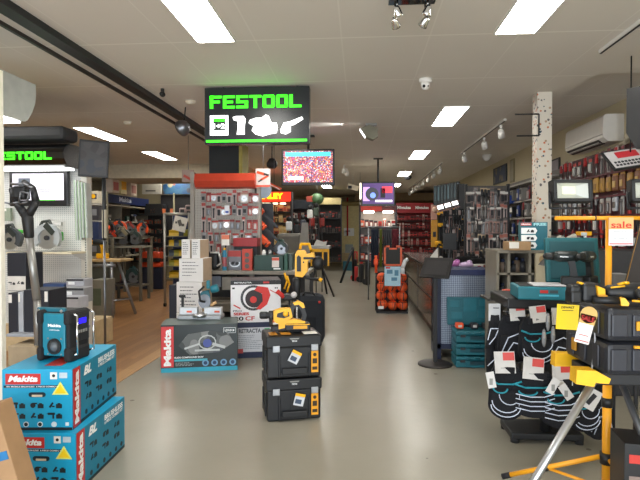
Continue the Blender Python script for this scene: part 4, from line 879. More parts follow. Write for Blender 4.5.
MB().prism([(-.06, .06), (-.02, .09), (.06, .10), (.15, .08), (.15, .065), (-.06, .02)], -.036, .036).build('lower_shell', YD, t)
MB().box((.09, 0, .034), (.2, .095, .06), bev=.012).build('battery', BLACK, t); MB().box((.11, -.049, .036), (.11, .003, .026)).build('battery_label', M(0xD99A14, .5), t); MB().box((.09, -.049, .058), (.19, .003, .006)).build('yellow_line', YD, t)
MB().b2(-.12, .0, -.035, .035, 0, .05, bev=.012).build('motor_base', BLACK, t); MB().tube([(-.12, 0, .13), (-.12, -.05, .10), (-.12, -.10, .06)], .014).build('side_handle', BLACK, t)

# ---------------------------------------------------------------- breaker hammer, table saw, bag
Yb = 5.9; q = at(305, 300, Yb)
t = thing('demolition_hammer', 'large yellow demolition hammer standing upright on its chisel behind the reel carton', 'power tool', (q.x, Yb, 0), 0)
def V(px, py): a = at(px, py, Yb); return (a.x - q.x, a.z)
MB().prism([V(295.5, 276), V(295.5, 254), V(298, 250), V(305, 250), V(307, 254), V(314, 252), V(315, 257), V(308, 261), V(308, 271), V(303, 277)], -.05, .05).build('body_shell', YD, t)
MB().box((V(309, 258)[0], 0, V(309, 258)[1]), (.12, .105, .03), bev=.006).build('vent_panel', BLACK, t)
MB().prism([V(297.5, 271), V(297.5, 257), V(299, 255), V(301.5, 257), V(301.5, 271)], -.062, -.05).build('grip_insert', BLACK, t)
MB().ball((V(304, 262)[0], 0, V(304, 262)[1]), (.03, .055, .03)).build('side_cap', BLACK, t)
MB().tube([V2 for V2 in [(V(300, 249)[0], 0, V(300, 249)[1]), (V(301, 244)[0], 0, V(301, 244)[1]), (V(309, 244)[0], 0, V(309, 244)[1]), (V(311, 250)[0], 0, V(311, 250)[1])]], .016).build('top_handle', YD, t)
MB().ball((V(318, 263)[0], 0, V(318, 263)[1]), (.07, .06, .08), n=14).build('motor_housing', BLACK, t)
MB().cyl((V(297, 276)[0], 0, V(297, 276)[1]), (V(320, 280)[0], 0, V(320, 280)[1]), .018).build('side_bar', BLACK, t); MB().cyl((V(319, 279)[0], 0, V(319, 279)[1]), (V(322, 280.5)[0], 0, V(322, 280.5)[1]), .022).build('side_bar_tip', YD, t)
MB().lathe([(.05, 0), (.055, -.08), (.035, -.2), (.028, -.24)], n=14, X=Matrix.Translation((V(297, 278)[0], 0, V(297, 278)[1]))).build('tool_holder', BLACK, t)
zc = V(297, 295)[1]; MB().cyl((V(297, 278)[0], 0, zc), (V(297, 278)[0], 0, .02), .013).build('chisel', SILVER, t)
Yt = 11.5; t = thing('table_saw', 'yellow table saw on black folding legs in the middle of the aisle', 'table saw', (0, 0, 0)); P = lambda px, py, dy=0: tuple(at(px, py, Yt + dy))
a, b = at(309, 246, Yt), at(330, 249, Yt)
MB().b2(a.x, b.x, Yt, Yt + .5, b.z, a.z + .0, bev=.008).build('table_top', M(0x9B9A96, .4, .5), t)
a2, b2_ = at(311, 249, Yt), at(327, 266, Yt); MB().b2(a2.x, b2_.x, Yt + .04, Yt + .45, b2_.z, a2.z, bev=.01).build('saw_body', BLACK, t)
m = MB()
for px in (310.5, 322, 327.5): u, v = at(px, 249, Yt - .02), at(px + 1.6, 266, Yt - .02); m.b2(u.x, v.x, Yt - .02, Yt + .02, v.z, u.z)
u, v = at(310, 249, Yt - .02), at(328, 252, Yt - .02); m.b2(u.x, v.x, Yt - .02, Yt + .02, v.z, u.z); u, v = at(312, 258, Yt - .03), at(321, 262, Yt - .03); m.b2(u.x, v.x, Yt - .03, Yt, v.z, u.z); m.build('roll_cage', YD, t)
m = MB().prism([(-.12, 0), (.16, 0), (.18, .1), (.1, .08), (-.05, .14)], -.03, .03); m.T = Matrix.Identity(4); o = m.build('blade_guard', LGREY, t); o.location = P(319, 245.5, .2)
for ax, ay, dy in ((331, 278, 0), (324, 278, .5), (312, 279, 0), (313, 276, .5)): MB().cyl(P(322 if ax > 320 else 316, 266, dy * .8), tuple(flo(ax, ay) if False else Vector((at(ax + (3 if ax > 320 else -3), 230, Yt + dy).x, Yt + dy, .02))), .022).build('leg', BLACK, t)
q = at(309, 335, 6.75)
t = thing('tool_bag', 'dark grey fabric tool bag with rounded corners standing behind the stacked cases', 'bag', (q.x, 6.75, 0)); zb2 = at(312, 294, 6.75).z
MB().box((0, .1, zb2 / 2), (.40, .26, zb2), bev=.09).build('bag_body', M(0x22252B, .85), t)
MB().tube([(-.08, .0, zb2 - .02), (-.05, -.02, zb2 + .02), (.05, -.02, zb2 + .02), (.08, .0, zb2 - .02)], .012).build('handle', BLACK, t); MB().ball((.14, -.035, zb2 - .1), (.016, .006, .016)).build('red_logo', RED, t); MB().box((.0, -.032, zb2 * .35), (.2, .02, zb2 * .4), bev=.02).build('pocket', M(0x1A1C22, .85), t)
q = at(290, 300, 6.1); o = one('red_black_handtool', MB().box((0, 0, 0), (.14, .1, .07), bev=.02, mi=0).cyl((-.05, -.03, 0), (-.13, -.03, .07), .025, mi=1).ball((.06, -.04, .03), .035, mi=2), [BLACK, RED, M(0xC4C0C0, .4)], 'red and black tool held between the reel carton and the tool bag', 'power tool', at(289, 297, 5.7))
for k, (px, py) in enumerate(((284.5, 281), (287, 284))): one('yellow_clamp', MB().tube([(0, 0, .1), (.03, 0, 0), (0, 0, -.1)], .014, mi=0).box((-.02, 0, 0), (.03, .02, .12), bev=.005, mi=1), [YEL, BLACK], ['yellow and black clamp hanging beside the reel carton', 'second yellow clamp, lower beside the reel carton'][k], 'clamp', at(px, py, 6.35))

# ---------------------------------------------------------------- far centre displays
FS = fleck_mat('far_stock', (38, 32, 28), [(190, 60, 44), (90, 84, 76), (30, 28, 28), (200, 180, 150), (120, 40, 34), (60, 58, 54)], scale=9, thr=.42)
def stock_unit(short, label, px0, px1, pyt, pyb, Y, nsh, headm, backm, itemcols, per=10, hd=.12, lit=False, head_txt=None, group=None, kinds=('card', 'long', 'bag', 'boxy')):
    a, b = at(px0, pyt, Y), at(px1, pyb, Y); W = b.x - a.x; cx = (a.x + b.x) / 2; zb = max(0, b.z); h = a.z - zb
    t = thing('stocked_shelving', label, 'shelving', (cx, Y, zb))
    MB().b2(-W / 2, W / 2, .28, .32, 0, h).build('back_panel', backm, t)
    for x in (-W / 2, W / 2): MB().b2(x - .02, x + .02, .0, .32, 0, h).build('upright', DK, t)
    if headm:
        MB().b2(-W / 2, W / 2, -.02, .3, h * (1 - hd), h).build('header', headm, t)
        if head_txt: lettering(head_txt, W * .7, h * hd * .5, TW, t, (0, -.025, h * (1 - hd / 2)), bold=.04)
    zs = [h * (1 - hd) * (i / nsh) for i in range(nsh)]
    for z in zs: MB().b2(-W / 2, W / 2, .02, .3, z, z + .02).build('shelf_board', LGREY if lit else DK, t)
    mats = [M(c, .5) for c in itemcols]; pk = []
    for i in range(5): pk.append(pack(kinds[i % len(kinds)], R.choice(mats), R.choice(mats), R.choice(mats)))
    dz = h * (1 - hd) / nsh
    for r, z in enumerate(zs):
        n = per
        for i in range(n):
            x = -W / 2 + W * (i + .5) / n; k = pk[R.randrange(5)]; s = min(dz * .8 / .17, W / n / .085) * R.uniform(.8, 1.0)
            o = k((cx + x, Y + .12 + R.uniform(-.05, .05), zb + z + .02 + s * .085), R.uniform(-5, 5), 'x', 'items of the ' + short, (s, s, s * R.uniform(.85, 1.0)))
            if 'group' in o: o['label'] = k.desc + ' on the %s shelf of the %s' % (['lowest', 'second lowest', 'third', 'fourth', 'fifth', 'sixth', 'seventh'][r], short); o['group'] = k.desc + 's on the %s shelf of the %s' % (['lowest', 'second lowest', 'third', 'fourth', 'fifth', 'sixth', 'seventh'][r], short)
    fit(pk); return t, W, h
stock_unit('glowing red-headed rack', 'glowing red and yellow headed rack', 252, 291, 192, 258, 13.5, 5, M(0xE0301C, .4, emit=.9), M(0x6A5436, .6), [0xC8A060, 0x40342A, 0xB04A30, 0x2A2A2A, 0xD8C08A], 9, .14, head_txt=None)
q = at(263, 198, 13.4); lettering('STANLEY', .9, .16, M(0xF8E020, .4, emit=1.2, var=0), bpy.data.objects['stocked_shelving'], tuple(Vector(at(266, 196, 13.35)) - bpy.data.objects['stocked_shelving'].location), bold=.06)
for k, px in enumerate((262, 268, 275, 283)): one('strip_lamp', MB().box((0, 0, 0), (.14, .04, .03)), M(0xFFEFC8, .5, emit=5, var=0), 'small warm strip lamp under the glowing red rack header', 'lamp', at(px, 203.5, 13.44), 0, 'warm strip lamps of the red rack')
stock_unit('dark red aisle-end rack', 'dark red hanging-goods rack at the end of the aisle', 290, 318, 200, 262, 15.5, 5, M(0x2A3038, .5), M(0x30201E, .6), [0x8C2820, 0x20222A, 0xB0482A, 0xC0B8B0, 0x501A1A], 8, .14)
stock_unit('cream-topped dark rack', 'tall dark rack beneath the small cream panel', 319, 341, 198, 262, 19, 4, M(0xA89868, .6), M(0x221E1C, .6), [0x3A2A24, 0x8C2820, 0x26282C, 0x4A4640], 7, .1)
for k, (px, py, c_) in enumerate(((289, 226, 0xD6D8DA), (297, 229, 0x24262A), (303, 224, 0x3A3E48), (310, 214, 0xC8C8C4), (316, 212, 0x3C4A3A), (312, 222, 0xA02A22), (322, 222, 0x8C2820))):
    m = MB().box((0, 0, 0), (.13, .1, .2), bev=.03, mi=0).ball((0, 0, .15), (.06, .06, .06), mi=1)
    one('display_machine', m, [M(c_, .5), BLACK], '%s machine standing in the display behind the demolition hammer' % ['white and black', 'small black', 'navy', 'pale topped', 'dark green', 'bright red', 'dull red'][k], 'machine', at(px, py, 11 + k * .25))
one('white_cone_stand', MB().prism([(-.12, -.45), (.14, -.45), (.1, .35), (-.02, .35)], -.02, .05), M(0xA9A49C, .5), 'tall pale tapering panel leaning behind the demolition hammer', 'panel', at(303, 240, 10.4))
one('grey_machine', MB().box((0, 0, 0), (.5, .4, .45), bev=.06), M(0x7C7870, .5), 'grey boxy machine on the floor behind the hammer', 'machine', at(290, 244, 10.8))
for k, (px, w_, hh_) in enumerate(((330, 1.0, .3), (338, .8, .45))): pass
one('green_ball_machine', MB().ball((0, 0, 0), (.2, .15, .17), mi=0).box((-.2, 0, 0), (.2, .2, .16), mi=1), [M(0x3E5C3A, .5), M(0x9A4030, .5)], 'green and red machine on top of the end-of-aisle rack', 'machine', at(317, 199, 15))
# pier notice, bins
q = at(349, 232, 22.58); t = thing('notice_board', 'small white notice on the pale pier at the end of the aisle', 'sign', q); MB().box((0, 0, 0), (.44, .03, .34)).build('board', TW, t); MB().box((-.05, -.02, .04), (.2, .01, .05)).build('printed_mark', GREYP, t)
MB().box((0, 0, 0), (.1, .05, .06)); one('red_pole', MB().cyl((0, 0, -.9), (0, 0, .75), .035), RED, 'thin red vertical strip on the pale pier', 'pole', at(347.5, 215, 22.5))
one('grey_display_pedestal', MB().b2(-.16, .16, 0, .3, 0, .9, mi=0).b2(-.3, .3, -.1, .3, 0, .55, mi=1), [M(0x98A4A4, .5), M(0xB09A70, .5)], 'pale pedestal standing below the notice at the aisle end', 'pedestal', (at(349, 240, 21.6).x, 21.6, 0))
one('teal_tool_case', MB().b2(-.22, .22, 0, .3, 0, .34, bev=.02), M(0x1C5A68, .5), 'teal case on the floor at the far end of the aisle', 'tool case', (at(349, 258, 19.5).x, 19.2, 0))
one('wall_camera', MB().box((0, 0, 0), (.3, .2, .14), rot=(0, .3, 0), bev=.02, mi=0).box((-.08, -.11, 0), (.1, .02, .08), mi=1), [CREAM, BLACK], 'cream security camera pointing left beside the second television', 'camera', at(353, 187.5, 14))
# second display under the tv
t, W, h = stock_unit('lit cabinet under the television', 'brightly lit red-headed tool cabinet under the second television', 360, 396, 205, 262, 12.6, 3, M(0x5A2422, .5), M(0x9A9088, .6), [0xB8302A, 0xE8E0D8, 0x26262A, 0xD86040, 0x7C2220], 8, .12)
MB().box((-.16, -.03, h * .94), (.5, .01, .14)).build('header_sign', M(0xB8382C, .5, emit=.2), t)
for x, ww in ((-.26, .36), (.22, .22)): MB().b2(x - ww / 2, x + ww / 2, .1, .12, at(370, 229, 12.6).z, at(370, 213, 12.6).z).build('glow_backing', M(0xFFF4DC, .5, emit=2.2, var=0), t)  # white backing glows by itself in place of lamplight falling on it
for x in (-.22, .24): one('cabinet_lamp', MB().box((0, 0, 0), (.24, .12, .04)), M(0xFFF6E4, .5, emit=16, var=0), 'bright lamp inside the red-headed tool cabinet', 'lamp', (t.location.x + x, 12.62, at(370, 212, 12.6).z), 0, 'lamps of the red-headed cabinet')
for k, (px0, px1, c_, lab) in enumerate(((371, 378.5, 0x1B2230, 'navy work jacket hanging in the aisle'), (379.5, 382, 0x5E6420, 'olive garment hanging between the jackets'), (383, 391, 0x35363A, 'charcoal work jacket with seams hanging in the aisle'), (392, 398, 0x5E1E26, 'maroon garment hanging at the end of the rail'))):
    a, b = at(px0, 228, 11.2), at(px1, 268, 11.2); m = MB(); w_ = b.x - a.x
    for i in range(4): m.ball((w_ * (i / 4 - .375), 0, (b.z - a.z) / 2), (w_ * .16, .05, (a.z - b.z) / 2), n=10)
    m.box((0, 0, (b.z - a.z) / 2), (w_, .05, (a.z - b.z) * .95), bev=.02)
    one('hanging_garment', m, M(c_, .95, bump=.3), lab, 'clothing', ((a.x + b.x) / 2, 11.2, a.z))
a = at(384, 227, 11.2); one('clothes_rail', MB().cyl((-.35, 0, 0), (.35, 0, 0), .015).cyl((-.33, 0, 0), (-.33, 0, -a.z), .015).cyl((.33, 0, 0), (.33, 0, -a.z), .015), STEEL, 'thin metal rail the work jackets hang from', 'rail', a)
# red wall of accessories, far right
stock_unit('long red back wall', 'long red wall of carded accessories across the back', 396, 437, 203, 262, 20, 6, M(0x9C1C24, .5), M(0x7C1A20, .6), [0xA8282A, 0xC8A8A0, 0x30181C, 0x8C2026, 0x281A1C], 14, .17)
for k, px in enumerate((400, 418)): 
    q = at(px + 4, 207.5, 19.9); lettering('Milwaukee', .5, .12, TW, bpy.data.objects['stocked_shelving.004'] if 'stocked_shelving.004' in bpy.data.objects else None, tuple(q - bpy.data.objects['stocked_shelving.004'].location), bold=.04)
# floor machines left of the red cabinet
for k, (px0, px1, pt, pb, Y, c1, c2, lab) in enumerate(((353, 358, 252, 272, 15.5, RED, BLACK, 'red and black floor machine at the left of the aisle display'), (359, 364, 245, 272, 15, BLACK, RED, 'black upright machine with red parts beside the floor machine'), (365, 370, 238, 273, 14.3, DK, RED, 'dark tall machine next to the work jackets'))):
    a, b = at(px0, pt, Y), at(px1, pb, Y); w_, h_ = b.x - a.x, a.z
    m = MB().box((0, 0, h_ * .25), (w_, .3, h_ * .5), bev=.04, mi=0).box((0, .05, h_ * .6), (w_ * .6, .2, h_ * .3), bev=.04, mi=1).tube([(-w_ * .3, .1, h_ * .6), (-w_ * .3, .1, h_), (w_ * .3, .1, h_), (w_ * .3, .1, h_ * .6)], .02, mi=0).cyl((-w_ * .5, 0, .08), (-w_ * .5, .06, .08), .08, mi=0)
    one('floor_machine', m, [c1, c2], lab, 'machine', ((a.x + b.x) / 2, Y, 0))
one('a_frame_board', MB().cyl((0, 0, 1.0), (-.35, -.1, 0), .035).cyl((0, 0, 1.0), (0, .5, 0), .035), BLACK, 'black slanting prop standing on the aisle floor', 'stand', (at(353, 250, 14.8).x, 14.8, 0))

# ---------------------------------------------------------------- far left room
lx = -5.75
t = thing('wall_shelving', 'long wall shelving with a navy header along the left wall', 'shelving', (-6.1, 12.6, 0))
MB().b2(-.5, -.44, -4.6, 2.2, 0, 2.3).build('back_panel', M(0x4A443C, .6), t)
MB().b2(-.05, .02, -2.6, 2.0, 2.18, 2.38).build('header', M(0x1E2A56, .45), t)
for z_ in (.25, .8, 1.25, 1.7, 2.1): MB().b2(-.46, .0, -4.5, 2.0, z_, z_ + .03).build('shelf_board', M(0x9A927E, .6), t)
MB().b2(-.44, .05, -4.5, 2.0, 0, .2).build('plinth', M(0x1A2038, .5), t)
for yy in (-4.5, -2.9, -1.3, .3, 1.95): MB().b2(-.46, -.0, yy, yy + .03, 0, 2.2).build('upright', M(0x6E675A, .6), t)
lettering('Makita', .9, .11, M(0xC9D2E0, .5), t, (.025, -1.2, 2.28), rz=90, bold=.04); lettering('Makita', .7, .12, M(0xC9D2E0, .5), t, (.025, .5, 2.28), rz=90, bold=.04)
cols = [(M(0x1A3B36, .5), M(0x5C6A64, .5)), (ORANGE, DK), (TEALD, DK), (DK, M(0x8A8478, .5)), (M(0x7C2A24, .5), DK), (M(0x1E2C50, .5), GREYP)]
mk = []
for i, (c1, c2) in enumerate(cols): mk.append(circ_saw('machine', c1, c2, STEEL if i % 2 else DK, r=.1 + .02 * (i % 3), name='bench_machine')); mk.append(drill('machine', c1, c2)); mk.append(pack('boxy', c1, c2, CARDW)); mk[-3].desc = colname(c1) + ' disc machine'; mk[-2].desc = colname(c1) + ' drill'
CUR.extend(mk)
rown = {.28: 'lowest', .83: 'second', 1.28: 'third', 1.73: 'fourth', 2.13: 'top'}
for z_ in (.28, .83, 1.28, 1.73):
    for i in range(13):
        yy = 8.4 + i * .47 + R.uniform(-.06, .06); k = mk[R.randrange(len(mk))]; s = R.uniform(.85, 1.1)
        o = k((-6.28, yy, z_), 80 + R.uniform(-12, 12), k.desc + ' on the %s shelf of the left wall shelving' % rown[z_], k.desc + 's on the %s shelf of the left wall' % rown[z_], s)
        if k.o.data is not None: o.location.z += .08 * s
for k, (px, py, c1, c2) in enumerate(((112, 184, M(0xC9B8A8, .5), M(0xB0605A, .5)), (120, 178, M(0xD8C890, .5), YEL), (130, 185, M(0xD0BCA8, .5), M(0xA06050, .5)))):
    q = atx(px, py, -6.0); one('shelf_top_carton', MB().box((0, 0, 0), (.2, .34, .42 + .1 * (k == 1)), mi=0).box((.102, 0, -.05), (.004, .26, .2), mi=1), [c1, c2], ['pinkish printed carton on top of the navy-headed shelving', 'tall yellow and white carton on top of the navy-headed shelving', 'carton with a hand tool picture on top of the navy-headed shelving'][k], 'box', (-6.0, q.y, 2.4 + .21 + .05 * (k == 1)))
# machines standing on the timber floor
def xbench(px0, px1, py, Y, label, legs=2):
    a, b = at(px0, py, Y), at(px1, py, Y); t = thing('tool_bench', label, 'bench', ((a.x + b.x) / 2, Y, 0)); W = b.x - a.x
    MB().b2(-W / 2, W / 2, 0, .5, a.z - .04, a.z).build('bench_top', M(0x8F8A78, .6), t)
    for x in (-W / 2 + .05, W / 2 - .05):
        for y in (.04, .46): MB().b2(x - .025, x + .025, y - .025, y + .025, 0, a.z - .04).build('leg', M(0x5E5A50, .6), t)
    MB().b2(-W / 2 + .03, W / 2 - .03, .1, .45, .3, .33).build('lower_shelf', M(0x6E695C, .6), t)
    return t, a.z
B1, z1 = xbench(106, 142, 246, 10.6, 'grey tool bench with machines in front of the left wall shelving')
for k, (px, c_, r_) in enumerate(((112, M(0xD04020, .5), .13), (122, M(0x8E8468, .5), .16), (134, M(0x2A3E3A, .5), .14))):
    kk = circ_saw(['orange topped machine on the grey tool bench', 'beige bandsaw-like machine on the grey tool bench', 'dark green machine on the grey tool bench'][k], c_, M(0x4A4A44, .5), STEEL, r=r_, name='bench_machine'); kk.o.location = (at(px, 240, 10.7).x, 10.75, z1); kk.used = True
q = at(122, 272, 10.4); kk = circ_saw('red disc machine on the lower shelf of the grey tool bench', M(0x2A4E48, .5), M(0x9A2E20, .5), DK, r=.15, name='bench_machine'); kk.o.location = (at(111, 272, 10.6).x, 10.7, .34); kk.used = True
kk = circ_saw('dark green machine on the lower shelf of the grey tool bench', M(0x20403E, .5), M(0x20302E, .5), STEEL, r=.15, name='bench_machine'); kk.o.location = (at(131, 272, 10.6).x, 10.72, .34); kk.used = True
q = flo(152, 278); t = thing('orange_machine', 'orange and black horizontal machine on the rack at the end of the timber floor', 'machine', (at(152, 265, 12.9).x, 12.95, .0))
MB().box((0, 0, .85), (.5, .3, .2), bev=.05).box((0, 0, .62), (.55, .3, .12), bev=.03).build('machine_body', M(0xD8481E, .5), t); MB().box((0, -.12, .74), (.5, .16, .1), bev=.02).build('motor', BLACK, t)
MB().b2(-.3, .3, -.15, .15, 0, .55).build('pedestal', M(0x1C2236, .5), t)
for i, (px, py, Y, c1, c2, l_) in enumerate(((101, 233, 9.9, ORANGE, DK, 'orange bench machine behind the folding workbench, by the monitor post'), (108, 222, 10.2, M(0x27423A, .5), DK, 'dark green machine on the high ledge near the navy header'), (119, 219, 10.6, DK, ORANGE, 'black and orange machine on the high ledge'), (130, 222, 11.0, M(0x8E2C24, .5), M(0x4A4A44, .5), 'dull red machine on the high ledge'), (142, 226, 11.4, M(0x2A3E4A, .5), ORANGE, 'navy and orange machine at the far end of the high ledge'))):
    kk = circ_saw(l_, c1, c2, STEEL if i % 2 else SILVER, r=.13 + .01 * (i % 3), name='bench_machine'); kk.o.location = (at(px, py, Y + .6).x, Y + .6, at(px, 236, Y + .6).z); kk.o.rotation_euler = (0, 0, rad(-30 + 22 * i)); kk.used = True
a, b = at(98, 236, 11.0), at(147, 236, 11.9); one('high_ledge', MB().b2(a.x, b.x, 10.2, 12.3, a.z - .05, a.z - .02, mi=0).b2(a.x, a.x + .05, 10.2, 10.25, 0, a.z - .05, mi=0).b2(b.x - .05, b.x, 12.2, 12.25, 0, a.z - .05, mi=0).b2(a.x, a.x + .05, 12.2, 12.25, 0, a.z - .05, mi=0).b2(b.x - .05, b.x, 10.2, 10.25, 0, a.z - .05, mi=0), M(0x77705F, .6), 'long grey ledge table of machines in front of the navy-headed shelving', 'table')
# folding stand with timber top
q = at(104, 262, 8.6); t = thing('folding_workbench', 'folding grey sawhorse bench with a pale timber top on the timber floor', 'bench', (q.x, 8.6, 0))
MB().b2(-.36, .3, 0, .5, q.z - .0, q.z + .04, bev=.004).build('bench_top', M(0xC8A978, .6, var=.1), t)
for x0_, y0_, x1_, y1_ in ((.12, .02, .22, -.15), (.2, .1, .42, .3), (-.25, .02, -.32, -.15), (-.2, .45, -.25, .6)): MB().cyl((x0_, y0_, q.z), (x1_, y1_, .02), .026, n=8).build('leg', M(0x9A9CA0, .35, .6), t)
MB().cyl((.2, -.1, .3), (.38, .22, .3), .014).cyl((-.2, 0, q.z - .06), (.2, 0, q.z - .06), .03).build('cross_bar', M(0x9A9CA0, .35, .6), t)
MB().b2(-.3, .1, .05, .4, q.z - .38, q.z - .05, bev=.02).build('saw_body', M(0x56584E, .5), t)
kk = drill('yellow and black tool on the timber-topped folding bench', M(0x23282C, .5), YEL); kk.o.location = (q.x - .2, 8.8, q.z + .05); kk.o.scale = (1.5,) * 3; kk.used = True
cbox('tool_carton', 'white printed carton below the folding bench at the pegboard bay end', 90, 104, 280, 318, 8.2, .4, [M(0x8E8C80, .5), M(0x5E6A58, .5)], deco='label')
for k, (pt, pb, c_) in enumerate(((191, 203, 0xD0C8B4), (206, 220, 0x3A3A40), (221, 240, 0x24345C), (243, 256, 0x4A4A44))):
    q0 = cbox('shelf_box', ['cream box with a yellow and black badge behind the wall monitor', 'dark box with a pale tag below the cream badge box', 'navy box below the dark tagged box', 'grey box lowest beside the pegboard upright'][k], 89.5, 98.5, pt, pb, 8.9, .25, [M(c_, .5), M(0x2A3350, .5) if k == 0 else M(0x8A8C90, .5)], deco='label' if k != 2 else None)
    if k == 0: MB().cyl((-.01, -.13, .12), (-.01, -.135, .12), .04, n=12).build('yellow_mark', YEL, q0)
t = thing('side_shelf_unit', 'narrow shelf unit with boxes behind the wall monitor post', 'shelving', (at(94, 230, 8.9).x, 8.9, 0)); 
for py in (203.5, 220.5, 240.5, 256.5): z_ = at(94, py, 8.9).z; MB().b2(-.1, .1, 0, .3, z_ - .025, z_).build('shelf_board', LGREY, t)
MB().b2(-.11, .11, .28, .31, 0, 2.2).build('back_panel', M(0x7A735F, .6), t)
# silver frame rack on castors with yellow bins
t = thing('framed_rack', 'silver tube display frame on castors holding yellow bins', 'rack', (0, 0, 0)); Yf = 9.9
a, b = at(164.5, 214, Yf), at(189, 214, Yf); fl = .06
MB().tube([(a.x, Yf, fl), (a.x, Yf, a.z), (b.x, Yf, a.z), (b.x, Yf, fl)], .026, n=8).tube([(a.x, Yf + .5, fl), (a.x, Yf + .5, a.z), (b.x, Yf + .5, a.z), (b.x, Yf + .5, fl)], .026, n=8).build('frame', M(0xA8A59C, .35, .5), t)
for x in (a.x, b.x):
    for y in (Yf, Yf + .5): MB().cyl((x - .02, y, .04), (x + .02, y, .04), .04, n=12).build('castor', BLACK, t)
MB().b2(a.x, b.x, Yf + .45, Yf + .49, .3, a.z).build('back_panel', M(0x2C3A5E, .6), t)
for r, py in enumerate((236, 246, 256, 266, 278)):
    za = at(176, py, Yf).z; MB().b2(a.x, b.x, Yf + .02, Yf + .46, za - .02, za).build('shelf_board', M(0x6E6A58, .6), t)
    for k in range(4):
        x = a.x + .09 + k * (b.x - a.x - .1) / 4 + .02; m = MB(); m.prism([(0, 0), (.02, .06), (.0, .11), (.22, .13), (.22, 0)], -.05, .05, plane='yz'); 
        one('parts_bin', m, [M([0xC9A21E, 0xC9A21E, 0x3A4450, 0x8E8A2A][(k + r) % 4], .5)], 'small parts bin on the %s shelf of the silver frame rack' % ['top', 'second', 'middle', 'fourth', 'lowest'][r], 'bin', (x, Yf + .06, za), 0, 'parts bins on the %s shelf of the frame rack' % ['top', 'second', 'middle', 'fourth', 'lowest'][r])
q = at(180, 224, 9.8); one('white_poster', MB().box((0, 0, 0), (.26, .01, .28), rot=(0, .25, 0), mi=0).box((0, -.008, .02), (.07, .004, .12), rot=(0, -.3, 0), mi=1).box((.06, -.008, -.02), (.05, .004, .05), mi=1).box((-.07, -.008, .03), (.04, .004, .04), mi=1), [M(0xD4CEC2, .5), M(0x5A5650, .5)], 'tilted white poster with grey tool pictures hung on the silver frame', 'poster', q)
# partition end displays in the left room
stock_unit('dark timber-room tool wall', 'dark tool wall at the end of the timber room', 131, 163, 204, 262, 14.4, 5, M(0x1E1C1A, .6), M(0x241F1C, .6), [0xC0502A, 0x2C3A34, 0x8A7A64, 0x3A3430, 0xA02E28], 12, .2)
for k, px in enumerate((142, 152.5, 163, 171.5)): one('price_card', MB().box((0, 0, 0), (.14 if k < 3 else .08, .01, .13)), M(0xE07A4A, .5), 'orange price card on the dark wall at the end of the timber room', 'price tag', at(px, 211, 14.385), 0, 'orange price cards on the dark wall')
a, b = at(142, 180, 13.9), at(161, 194, 13.9); one('wall_sign', MB().b2(a.x, b.x, 0, .05, b.z, a.z, mi=0).b2(a.x + .1, b.x - .15, -.005, 0, b.z + .07, b.z + .11, mi=1), [M(0xA8A498, .5), M(0x4A4A48, .5)], 'pale grey sign board under the bulkhead over the timber room', 'sign', (0, 13.9, 0))
a, b = at(163, 179, 14.6), at(196, 194, 14.6); one('wall_mural', MB().b2(a.x, b.x, 0, .03, b.z, a.z), fleck_mat('mural_print', (44, 84, 112), [(40, 100, 140), (150, 80, 66), (60, 60, 70), (150, 140, 110), (30, 70, 110)], scale=5, thr=.5), 'long blue and orange picture banner at the back of the timber room', 'banner', (0, 14.6, 0))
a, b = at(160, 195, 14.7), at(196, 240, 14.7); one('dark_partition_panel', MB().b2(a.x, b.x, 0, .04, b.z, a.z), M(0x201E20, .6), 'black panel below the blue banner', 'panel', (0, 14.75, 0))
a, b = at(173, 193, 11.5), at(174.5, 215, 11.5); one('shelf_strip', MB().b2(a.x, b.x, 0, .03, 0, a.z), M(0xB0A888, .5), 'cream slotted strip standing up behind the silver frame', 'strip', (0, 11.5, 0))
for k, (px, py) in enumerate(((183, 211), (189, 208))): one('small_pack', MB().box((0, 0, 0), (.14, .08, .12), bev=.02, mi=0).box((0, -.045, 0), (.08, .01, .06), mi=1), [M(0xA8908A, .5), DK], 'pale pack on top of the silver frame rack', 'box', at(px, py, 10.1), 0, 'pale packs on top of the frame rack')
# ---------------------------------------------------------------- service counter
t = thing('service_counter', 'long glass-topped service counter with a brown metal front along the aisle', 'counter', (1.04, 6.75, 0))
MB().b2(0, .5, 0, 5.6, .1, .93).build('cabinet', M(0x7A685A, .2, .6), t)
MB().b2(-.015, .52, -.02, 5.62, .95, .98, bev=.005).build('glass_top', M(0x8C8884, .12, .3), t)
m = MB()
for k in range(3): m.b2(-.006, 0, k * 2.7, k * 2.7 + .02, .1, .95)
m.b2(-.012, 0, 0, 5.6, .50, .515); m.b2(-.012, 0, 0, 5.6, .92, .95); m.b2(.02, .45, .02, 5.5, 0, .1); m.build('front_trim', M(0x2B2725, .3, .6), t)
# diamond plate display end
Yd = 6.1; a, b = at(437.5, 271, Yd), at(491, 349, Yd); w_ = b.x - a.x
t = thing('diamond_plate_stand', 'navy framed display stand with a silver diamond-plate front', 'display stand', ((a.x + b.x) / 2, Yd, 0))
MB().b2(-w_ / 2, w_ / 2, 0, .5, a.z - .05, a.z + .02, bev=.005).build('top', M(0x232C52, .4), t)
MB().b2(-w_ / 2 + .04, w_ / 2 - .02, .02, .04, .18, a.z - .05).build('diamond_panel', diamond_mat(), t)
m = MB(); m.b2(-w_ / 2, -w_ / 2 + .045, 0, .5, 0, a.z - .05).b2(w_ / 2 - .03, w_ / 2, 0, .5, 0, a.z - .05).b2(-w_ / 2, w_ / 2, 0, .5, .12, .18).b2(-w_ / 2, w_ / 2, .42, .5, .12, a.z - .05); m.build('frame', M(0x1E2744, .4), t)
